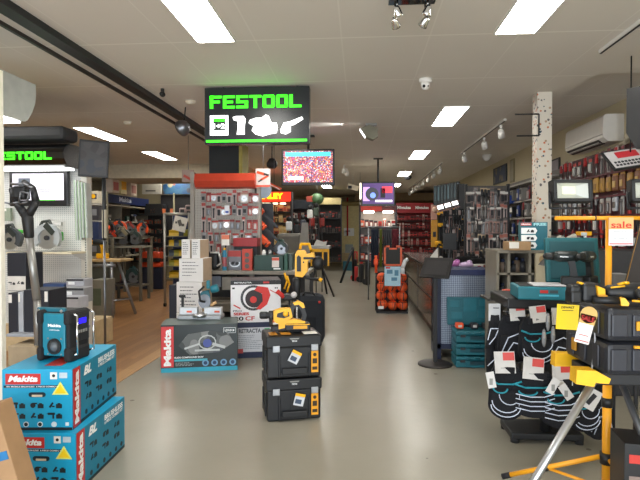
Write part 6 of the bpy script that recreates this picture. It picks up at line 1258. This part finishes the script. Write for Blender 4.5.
for i, (px, pt, pb, Y, wp, st, card, lab) in enumerate((
    (515, 316, 362, 3.62, 32, 2, True, 'black tool pouch with blue-white loops, upper row, second from the diamond-plate stand'),
    (537, 318, 366, 3.52, 34, 0, True, 'wide black tool pouch hanging below the tray middle, upper row'),
    (558, 320, 366, 3.52, 30, 2, True, 'upper row tool pouch partly behind the yellow price card'),
    (578, 322, 372, 3.58, 28, 1, False, 'upper row tool pouch behind the yellow bracket of the stand'),
    (506, 366, 420, 3.42, 33, 0, True, 'lower row pouch with teal trim, at the outer end of the rack'),
    (534, 372, 418, 3.38, 42, 1, True, 'wide lower row pouch with teal zigzag trim and white stripes'),
    (560, 378, 428, 3.36, 38, 1, True, 'lower row striped pouch behind the silver stand leg'),
    (584, 384, 432, 3.44, 30, 0, False, 'lower row pouch between the silver leg and the yellow tripod pole'),
    (598, 382, 440, 3.62, 28, 2, False, 'lower row pouch behind the yellow tripod pole'))):
    pouch(lab, px, pt, pb, Y, wp, st, rz=(-12 + i * 4 if i < 4 else -16 + (i - 4) * 7), card=card)
# hanging strap vest at left
t = thing('suspender_set', 'black suspender straps with blue-white reflective lines at the outer left of the rack', 'suspenders', at(494, 322, 3.7))
MB().tube([(0, 0, .05), (-.01, 0, -.05), (-.03, 0, -.18), (-.02, 0, -.35)], .03).tube([(.01, 0, .05), (.03, 0, -.1), (.02, 0, -.35)], .026).build('straps', FABRIC, t)
m = MB(); m.tube([(-.05, -.035, -.12), (-.03, -.035, -.04), (.03, -.035, -.04)], .0035, 6).tube([(-.04, -.035, -.15), (.0, -.035, -.1), (.02, -.035, -.05)], .0035, 6).tube([(-.05, -.035, -.3), (.01, -.035, -.24), (.04, -.035, -.34)], .0035, 6); m.build('reflective_lines', PIPEW, t)
MB().box((0, -.01, .07), (.08, .004, .12)).build('header_card', M(0xC9C9C9, .6), t); MB().box((0.01, -.013, .1), (.04, .002, .006)).build('printed_line', DK, t)
for k, (px, py) in enumerate(((548, 322), (553, 335), (544, 338))): one('clear_pack', MB().ball((0, 0, 0), (.014, .012, .06), n=10, mi=0).box((0, -.01, .02), (.012, .014, .04), bev=.003, mi=1), [M(0x8E9094, .25, .2), M(0x9A9690, .4)], ['clear plastic pack with a metal hook between two header cards', 'clear pack hanging just right of the wide upper pouch', 'twisted clear pack with a white strap'][k], 'tool pack', at(px, py, 3.4))
m = MB().box((0, 0, 0), (.09, .004, .12), rot=(0, .5, 0), mi=0).box((.0, -.004, 0), (.025, .004, .07), rot=(0, .7, 0), mi=1); one('pouch_hang_tag', m, [M(0xD8D6D2, .6), DK], 'white hang tag with a dark pouch picture, tilted, beside the yellow pole', 'price tag', at(591, 399, 3.1))
for k, (px, py) in enumerate(((491, 380), (553, 386), (566, 392))): one('paper_label', MB().box((0, 0, 0), (.05, .003, .1), rot=(0, [-.2, .5, -.6][k], 0), mi=0).box((0, -.003, -.01), (.02, .002, .04), mi=1), [M(0xD5D2CE, .6), GREYP], ['white paper label at the outer lower pouch', 'white paper label between the two striped pouches', 'twisted white label behind the silver leg'][k], 'label', at(px, py, 3.28))

# open teal case with drills on the tray
zt3 = zt2 + .003; cxx = at(552, 297, 3.4).x
t = thing('open_tool_case', 'open teal tool case holding two drills on the pouch rack tray', 'tool case', (cxx + .05, 3.62, zt3), -6)
MB().b2(-.22, .2, -.16, .14, 0, .085, bev=.01).build('case_base', M(0x17707E, .45), t); MB().b2(-.2, .18, -.13, .12, .08, .088).build('foam_inset', BLACK, t)
panel(t, .05, .02, RED, -.06, .055, -.162, 'logo_panel'); panel(t, .05, .02, M(0x3A4A4E, .5), .0, .055, -.162, 'grey_label'); panel(t, .12, .012, M(0x4AB0C8, .5), -.03, .03, -.162, 'blue_strip'); 
MB().b2(-.12, .08, -.15, .05, .09, .096).build('instruction_leaflet', M(0xC9C8CC, .5), t)
m = MB(); m.T = Matrix.Translation((.22, .2, .08)) @ Euler((rad(-12), 0, 0)).to_matrix().to_4x4(); m.b2(-.18, .18, 0, .05, 0, .33, bev=.014); m.build('lid', M(0x125A60, .45), t)
m = MB(); m.T = Matrix.Translation((.22, .2, .08)) @ Euler((rad(-12), 0, 0)).to_matrix().to_4x4(); m.b2(-.15, .15, -.006, 0, .03, .3, bev=.004); m.build('lid_inner', M(0x10484F, .5), t)
for k, px in enumerate((567, 590)):
    kk = drill(['black drill standing in the open teal case, at its lid edge', 'black and olive drill in the open teal case, nearest the yellow pole'][k], M(0x1C2424, .4), M(0x121414, .5)); kk.used = True; kk.o.location = (at(px, 280, 3.5).x, 3.56, zt3 + .09); kk.o.rotation_euler = (0, 0, rad(-15 + 60 * k)); lettering('Makita', .05, .01, TW, kk.o, (0, -.038, .19), bold=.03)

# ---------------------------------------------------------------- yellow twin-head worklight on a tripod
YY = M(0xF2A51E, .4, var=.03); TY = 2.9; q = at(609, 218, TY); px_ = q.x
t = thing('tripod_worklight', 'yellow telescopic tripod with a crossbar carrying two black floodlights', 'work light', (px_, TY, 0))
zb_ = q.z; zh = at(608, 385, TY).z; zhub = at(607, 458, TY).z
MB().cyl((0, 0, .06), (0, 0, zh), .0225, n=18).build('outer_pole', YY, t); MB().cyl((0, 0, zh - .02), (0, 0, zb_), .016, n=16).build('inner_pole', YY, t)
m = MB(); zc2 = at(608, 402, TY).z
m.cyl((0, 0, zc2 - .025), (0, 0, zc2 + .025), .028, n=16); m.build('collar', BLACK, t); MB().cyl((0, 0, zhub - .03), (0, 0, zhub + .03), .033, n=16).build('leg_hub', BLACK, t)
m = MB(); m.tube([(-.28, 0, zb_), (.28, 0, zb_)], .011, n=12); m.build('crossbar', YY, t); MB().cyl((-.075, 0, zb_), (-.068, 0, zb_), .0125, n=12).build('crossbar_joint', DK, t)
for k, (ex, ey) in enumerate(((-.46, .26), (.10, -.45), (.40, .22))):
    e = Vector((ex, ey, .03)); s0 = Vector((ex * .06, ey * .06, zhub)); MB().cyl(s0, e, .014, n=10).build('leg', YY, t)
    d = (e - s0).normalized(); MB().cyl(e - d * .03, e + d * .02, .017, n=10).build('rubber_foot', RUBBER, t)
    mid_ = s0.lerp(e, .55); MB().cyl((0, 0, .10), mid_, .009, n=8).ball(mid_, .02, n=8).build('brace', YY, t)
    MB().ball(mid_, .021, n=10).build('brace_joint', BLACK, t)
def floodlight(t, xc, rz_):
    w2, h2 = .205, .118; m = MB(); zc_ = zb_ + .02 + h2 / 2 + .06
    T = Matrix.Translation((xc, -.02, zc_)) @ Euler((rad(-6), 0, rad(rz_))).to_matrix().to_4x4()
    m.T = T; m.b2(-w2 / 2, w2 / 2, -.05, -.03, h2 / 2 - .018, h2 / 2, bev=.004).b2(-w2 / 2, w2 / 2, -.05, -.03, -h2 / 2, -h2 / 2 + .018, bev=.004).b2(-w2 / 2, -w2 / 2 + .018, -.05, -.03, -h2 / 2, h2 / 2, bev=.004).b2(w2 / 2 - .018, w2 / 2, -.05, -.03, -h2 / 2, h2 / 2, bev=.004)
    m.b2(-w2 / 2, w2 / 2, .012, .02, -h2 / 2, h2 / 2)
    for k in range(9): m.b2(-w2 / 2 + .02 + k * .022, -w2 / 2 + .026 + k * .022, .02, .05, -h2 / 2 + .01, h2 / 2 - .01)
    m.b2(-w2 / 2, -w2 / 2 + .006, -.04, .02, -h2 / 2, h2 / 2).b2(w2 / 2 - .006, w2 / 2, -.04, .02, -h2 / 2, h2 / 2).b2(-w2 / 2, w2 / 2, -.04, .02, h2 / 2 - .006, h2 / 2).b2(-w2 / 2, w2 / 2, -.04, .02, -h2 / 2, -h2 / 2 + .006)
    hd = m.build('floodlight', M(0x1C1D1F, .5), t)
    o2, i2 = (w2 / 2 - .018, h2 / 2 - .018), (.035, .022)
    m = MB(); m.T = T; O = [(-o2[0], -o2[1]), (o2[0], -o2[1]), (o2[0], o2[1]), (-o2[0], o2[1])]; I = [(-i2[0], -i2[1] + .01), (i2[0], -i2[1] + .01), (i2[0], i2[1] + .01), (-i2[0], i2[1] + .01)]
    for k in range(4):
        j = (k + 1) % 4; vs = [m.bm.verts.new(T @ Vector((O[k][0], -.034, O[k][1]))), m.bm.verts.new(T @ Vector((O[j][0], -.034, O[j][1]))), m.bm.verts.new(T @ Vector((I[j][0], .008, I[j][1]))), m.bm.verts.new(T @ Vector((I[k][0], .008, I[k][1])))]
        m.bm.faces.new(vs)
    m.build('reflector', M(0xD2D4CC, .35, .25, var=.02), hd)
    m = MB(); m.T = T; m.b2(-i2[0], i2[0], .004, .008, -i2[1] + .01, i2[1] + .01); m.build('led_panel', M(0xF0EED0, .4), hd)
    m = MB(); m.T = T; m.tube([(-w2 / 2 - .008, -.01, 0), (-w2 / 2 - .008, -.01, -h2 / 2 - .03), (w2 / 2 + .008, -.01, -h2 / 2 - .03), (w2 / 2 + .008, -.01, 0)], .006, 6); m.build('bracket', M(0x1C1D1F, .5), hd)
floodlight(t, at(571.5, 190, 2.85).x - px_, 4); floodlight(t, at(652, 190, 2.85).x - px_, -4)
# sale card on the crossbar
t = thing('sale_card', 'sale card in orange, yellow and white hanging from the yellow crossbar', 'price tag', (at(620.5, 230, TY - .03).x, TY - .035, at(620, 231.5, TY - .03).z), 2)
a_, b_ = at(608.5, 218, TY - .03), at(633, 246, TY - .03); w_, h_ = b_.x - a_.x, a_.z - b_.z
MB().box((0, 0, 0), (w_, .002, h_)).build('card', M(0xE9E6E8, .5), t); panel(t, w_, h_ * .42, M(0xF0B878, .5), 0, h_ * .29, -.002, 'top_band'); lettering('sale', w_ * .84, h_ * .24, M(0xD8382A, .5), t, (0, -.004, h_ * .24), bold=.015); panel(t, w_ * .94, h_ * .04, M(0xD86A6A, .5), 0, -h_ * .44, -.002, 'bottom_line'); textlines(t, -w_ * .3, w_ * .4, h_ * .0, 4, .018, M(0x9A9AA0, .5), -.001, .002)

# ---------------------------------------------------------------- saw stand with black and yellow cases at the right
SY = 2.35; a = at(603, 345, SY)
SB = M(0x24262C, .42, var=.1)
zA = at(603, 376, SY).z; zM = at(603, 342, SY).z; zTp = at(603, 307, SY).z; dC = .42; wC = .5
for k, (z0, z1, lab) in enumerate(((zA, zM, 'lower charcoal case with a yellow stripe, lying on the saw stand'), (zM, zTp, 'upper charcoal case with a yellow latch, under the cordless tools'))):
    h_ = z1 - z0 - .003; t = thing('tool_storage_case', lab, 'tool case', (a.x + wC / 2 + .0, SY + dC / 2, z0), 3, 'charcoal cases on the saw stand')
    MB().box((0, 0, h_ * .5), (wC, dC, h_), bev=.028).build('body', SB, t)
    for x, ww in ((-.2, .07), (-.06, .17), (.14, .17)): MB().box((x, -dC / 2 - .003, h_ * .5), (ww, .014, h_ * .66), bev=.008).build('raised_panel', M(0x2C2E36, .42), t)
    for y in (-.12, 0, .12): MB().box((-wC / 2 - .002, y, h_ * .5), (.012, .05, h_ * .7), bev=.005).build('side_rib', M(0x2C2E36, .42), t)
    if k: MB().box((-.09, -dC / 2 - .016, h_ * .5), (.09, .012, .04), bev=.004).build('yellow_latch', M(0xE9A419, .45), t)
    else: MB().box((-.03, -dC / 2 - .008, h_ * .9), (.22, .014, .012), bev=.003).build('yellow_stripe', M(0xE9A419, .45), t)
    MB().box((-wC / 2 - .008, .08, h_ * .55), (.012, .04, .06), bev=.004).build('side_latch', M(0xB8821A, .45), t)
# stand
t = thing('saw_stand', 'yellow-bracketed saw stand with splayed silver legs under the charcoal cases', 'tool stand', (a.x, SY, 0))
MB().b2(.0, .55, .1, .34, zA - .07, zA - .01, bev=.006).build('beam', M(0x1E1F22, .5), t)
def LP(px, py, Y): q = at(px, py, Y); return (q.x - a.x, q.y - SY, q.z)
m = MB(); m.prism([(LP(577, 368, SY - .1)[0], LP(577, 370, SY - .1)[2]), (LP(596, 371, SY - .1)[0], LP(596, 371, SY - .1)[2]), (LP(611, 380, SY - .1)[0], LP(611, 379, SY - .1)[2]), (LP(609, 384, SY - .1)[0], LP(609, 384, SY - .1)[2]), (LP(596, 383, SY - .1)[0], LP(596, 383, SY - .1)[2]), (LP(594, 388, SY - .1)[0], LP(594, 387, SY - .1)[2]), (LP(576, 385, SY - .1)[0], LP(576, 384, SY - .1)[2])], -.1, -.03); m.build('front_bracket', M(0xF2B816, .4), t)
m = MB(); m.prism([(LP(552, 351, SY + .45)[0], LP(552, 351, SY + .45)[2]), (LP(571, 351, SY + .45)[0], LP(571, 352, SY + .45)[2]), (LP(580, 361, SY + .45)[0], LP(580, 360, SY + .45)[2]), (LP(567, 365, SY + .45)[0], LP(567, 364, SY + .45)[2]), (LP(551, 364, SY + .45)[0], LP(551, 364, SY + .45)[2])], .40, .46); m.build('rear_bracket', M(0xF2B816, .4), t)
AL = M(0xB4B6BA, .3, .85, var=.03)
l0 = Vector(LP(591, 385, SY - .05)); l1 = Vector(LP(532, 484, SY - .08)); d = (l1 - l0); e = l0 + d * ((l0.z - .0) / -d.z); MB().cyl(l0 - d.normalized() * .04, e, .0165, n=16).build('leg', AL, t)
l0 = Vector(LP(623, 386, SY + .3)); l1 = Vector(LP(641, 432, SY + .25)); d = (l1 - l0); e = l0 + d * (l0.z / -d.z); MB().cyl(l0 - d.normalized() * .04, e, .0165, n=16).build('leg', M(0x6E7074, .35, .8), t)
MB().cyl((.5, .1, zA - .06), (.95, -.1, 0), .0195, n=16).build('leg', AL, t); MB().cyl((.5, .3, zA - .06), (.9, .6, 0), .0195, n=16).build('leg', AL, t)
# cordless tools on the cases
zt4 = zTp + .004
def T4(px, Y=SY + .12): return at(px, 300, Y).x
t = thing('cordless_nailer', 'black and yellow cordless tool lying across the upper charcoal case', 'power tool', (T4(622), SY + .1, zt4), 4)
X90 = Matrix.Translation((-.09, 0, .05)) @ Euler((0, rad(90), 0)).to_matrix().to_4x4()
MB().lathe([(.025, 0), (.034, .02), (.036, .1), (.044, .13), (.044, .22), (.03, .26)], n=16, X=X90).build('motor_body', BLACK, t)
m = MB(); m.box((.06, -.043, .052), (.05, .008, .055), bev=.012).tube([(-.08, -.035, .075), (-.02, -.038, .082)], .004); m.build('yellow_trim', YD, t)
MB().lathe([(.02, 0), (.024, .01), (.02, .03)], n=12, X=Matrix.Translation((.04, -.04, .05)) @ Euler((rad(90), 0, 0)).to_matrix().to_4x4()).build('badge', BLACK, t); m = MB(); m.tube([(-.03, 0, .084), (.0, .0, .092), (.02, 0, .092)], .007); m.build('top_guard', YD, t)
t = thing('cordless_grinder', 'black cordless grinder with a bright yellow guard at the outer end of the upper case', 'power tool', (T4(590), SY + .1, zt4 - .006), 4)
MB().box((-.02, 0, .055), (.08, .08, .09), bev=.016).box((-.085, 0, .06), (.05, .06, .06), bev=.012).cyl((-.09, 0, .06), (.12, 0, .055), .024, n=14).build('motor_body', BLACK, t); MB().prism([(-.005, .09), (.03, .075), (.032, .02), (.01, .012), (-.0, .05)], -.055, .02).build('guard', YD, t); MB().box((-.055, -.01, .096), (.03, .03, .01), rot=(0, .3, 0), bev=.003).build('yellow_top', YD, t); MB().box((-.085, -.0, .035), (.05, .07, .06), bev=.01).build('battery', BLACK, t)
t = thing('cordless_multitool', 'low yellow-nosed tool lying in front of the long black tool', 'power tool', (T4(612, SY + .04), SY + .04, zt4), -8)
MB().cyl((-.08, 0, .02), (.03, 0, .02), .018, n=12).build('motor_body', BLACK, t); MB().prism([(.025, .036), (.045, .034), (.062, .012), (.058, 0), (.03, 0)], -.025, .02).build('nose', YEL, t); MB().tube([(.08, 0, .02), (.14, 0, .018)], .005).build('yellow_rod', YD, t); MB().box((-.04, 0, .04), (.04, .02, .008), bev=.003).build('top_strip', M(0xB8801A, .5), t)
# price cards
t = thing('price_card', 'bright yellow card with black print hanging on the charcoal cases', 'price tag', at(567.5, 317, 2.5), 0); MB().box((0, 0, 0), (.1, .002, .117), rot=(0, rad(3), 0)).build('card', YELP, t); lettering('DEWALT', .06, .010, M(0x3A3208, .5), t, (0.0, -.003, .045), bold=.03)
MB().box((.0, -.002, .031), (.05, .001, .003)).build('printed_line', M(0x5A500A, .5), t)
t = thing('price_card', 'white hang tag with a yellow and red SALE top beside the charcoal cases', 'price tag', at(586, 325, 2.3), 0); m = MB(); m.T = Matrix.Rotation(rad(14), 4, 'Y'); m.box((0, 0, -.03), (.062, .002, .1)); m.build('card', M(0xE4DEDC, .5), t)
m = MB(); m.T = Matrix.Rotation(rad(14), 4, 'Y'); m.cyl((0, 0, .045), (0, -.002, .045), .036, n=18).box((0, -.001, .025), (.066, .002, .04)); m.build('top_panel', M(0xC9A45A, .5), t); lettering('SALE', .055, .022, M(0xC82A26, .5), t, (.006, -.005, .028), bold=.01, roll=14); m = MB(); m.T = Matrix.Rotation(rad(14), 4, 'Y'); m.box((0, -.002, -.045), (.04, .001, .004)).box((0, -.002, -.07), (.055, .001, .005)); m.build('red_lines', M(0xB86A68, .5), t)
m = MB().tube([(0, 0, .12), (.005, 0, 0), (-.01, 0, -.12)], .004); one('clear_strap', m, CLEARC, 'thin clear strap hanging down beside the white hang tag', 'strap', at(594, 345, 2.45))
# dark board with yellow edge at the right border
t = thing('leaning_board', 'dark brown board with a yellow edge leaning at the right border', 'board', (at(640, 260, 3.1).x, 3.1, at(640, 262, 3.1).z)); m = MB(); m.T = Matrix.Rotation(rad(13), 4, 'Y'); m.b2(-.045, .28, 0, .02, -.3, .36); m.build('board', M(0x2B2420, .6), t); m = MB(); m.T = Matrix.Rotation(rad(13), 4, 'Y'); m.b2(-.0465, -.045, -.002, .006, -.3, .36); m.build('yellow_edge', M(0x8A6420, .5), t)
t = thing('grey_bin', 'small grey tray behind the yellow pole above the cases', 'tray', at(617, 283, 3.6)); MB().box((0, 0, 0), (.1, .1, .13), bev=.008).build('tray', M(0x7E7E80, .5), t)
# right border: dark screen and tilted tool catalogue board
t = thing('hanging_screen', 'dark screen hanging edge-on at the upper right border', 'television', at(656, 117, 4.3)); m = MB(); m.T = Matrix.Rotation(rad(-52), 4, 'Z') @ Matrix.Rotation(rad(0), 4, 'Y') ; m.prism([(-.2, .26), (.3, .26), (.3, -.27), (-.12, -.24), (-.2, -.1)], -.05, .05); m.build('housing', M(0x16181C, .3), t); MB().cyl((0, 0, .2), (0, 0, H - t.location.z), .02).build('ceiling_mount', BLACK, t)
m = MB(); m.T = Matrix.Rotation(rad(-52), 4, 'Z'); m.b2(-.0, .28, -.056, -.05, -.2, .22); m.build('screen', M(0x22383C, .2), t)
t = thing('tilted_sign', 'tilted black-framed sign with a red block above small dark marks', 'sign', at(632, 158, 4.8)); RT = Matrix.Rotation(rad(9), 4, 'Y') @ Matrix.Rotation(rad(-35), 4, 'X')
RT = Euler((rad(-42), rad(-9), rad(8))).to_matrix().to_4x4()
m = MB(); m.T = RT; m.box((0, 0, 0), (.46, .02, .24), bev=.004); m.build('frame', BLACK, t); m = MB(); m.T = RT; m.box((0, -.012, 0), (.42, .004, .205)); m.build('face', M(0xC5C2C2, .5), t)
m = MB(); m.T = RT; m.box((-.03, -.016, .045), (.2, .003, .075)); m.build('red_block', M(0xC8303A, .5), t)
m = MB(); m.T = RT
for k in range(12):
    for j in range(2): m.box((-.18 + k * .032, -.016, -.04 - .035 * j), (.022, .003, .022))
m.build('printed_marks', DK, t); MB().cyl((0, .03, .02), (0, .03, H - t.location.z), .006).build('hanger', BLACK, t)
# lower right carton
t = thing('black_carton', 'small black carton with a red label at the bottom right corner', 'box', (at(628, 470, 2.45).x + .135, 2.57, 0), -8); zq = at(634, 447, 2.45).z
MB().box((0, 0, zq / 2), (.24, .2, zq), bev=.003).build('carton_body', M(0x1B1B1C, .4), t); panel(t, .2, .04, M(0xC83A30, .5), 0, zq - .07, -.101, 'red_label'); panel(t, .2, .2, M(0x8C7A70, .5), 0, zq - .25, -.101, 'picture_panel')
m = MB().b2(0, .55, 0, .6, 0, at(585, 250, 4.9).z - .001, bev=.01, mi=0); one('grey_cabinet', m, [M(0x2C2C30, .5)], 'dark grey cabinet behind the pouch rack at the right', 'cabinet', (2.12, 4.86, 0))
t = thing('wall_bench', 'dark wall bench under the maroon slat wall', 'bench', (2.75, 5.6, 0)); MB().b2(0, .5, 0, 3.0, .86, .9, bev=.004).build('bench_top', M(0x3A3634, .5), t); MB().b2(.05, .5, 0, 3.0, 0, .86).build('cabinet', M(0x2A2628, .6), t)
for k in range(9):
    m = MB().box((0, 0, .08), (.14 + .05 * (k % 3), .16, .16), bev=.01, mi=0).box((0, -.082, .08), (.1, .003, .06), mi=1)
    one('bench_box', m, [M([0x2E3438, 0x6E2A2A, 0x5A5652, 0x1C4A54][k % 4], .5), M([0xA8A4A0, 0xB84038, 0xB0A060][k % 3], .5)], 'small packed box in the row on the dark wall bench', 'box', (2.98, 5.8 + k * .31, .901), -90 + R.uniform(-10, 10), 'boxes on the dark wall bench')
cleanup_unused([k for k in CUR if k is not None])
# thin rods that hold up the hung posters and machines
def rod(o, up=True, r=.006, mat=None, nm=None, x=0, y=0):
    z = o.location.z; m = MB(); inv = o.rotation_euler.to_matrix().to_4x4().inverted()
    m.T = inv; m.cyl((x, y, 0), (x, y, (H - z) if up else -z + .0), r, n=6); m.build(nm or ('hanger' if up else 'support_post'), mat or STEEL, o)
bpy.context.view_layer.update()
for o in list(bpy.data.objects):
    if 'category' not in o.keys(): continue
    n = o.name.split('.')[0]
    if n in ('tool_poster', 'orange_sign', 'green_ball_machine', 'round_disc_sign', 'wall_sign', 'wall_camera'): rod(o, True, .005, y=.02)
    if n in ('display_machine', 'white_cone_stand', 'spirit_level', 'yellow_tool', 'orange_tool', 'white_helmet', 'tape_card', 'grey_machine', 'red_black_handtool', 'white_dispenser', 'dark_ramp', 'lower_ledge', 'red_clamp', 'leaning_board', 'grey_bin'): rod(o, False, .012, DK, y=.03)
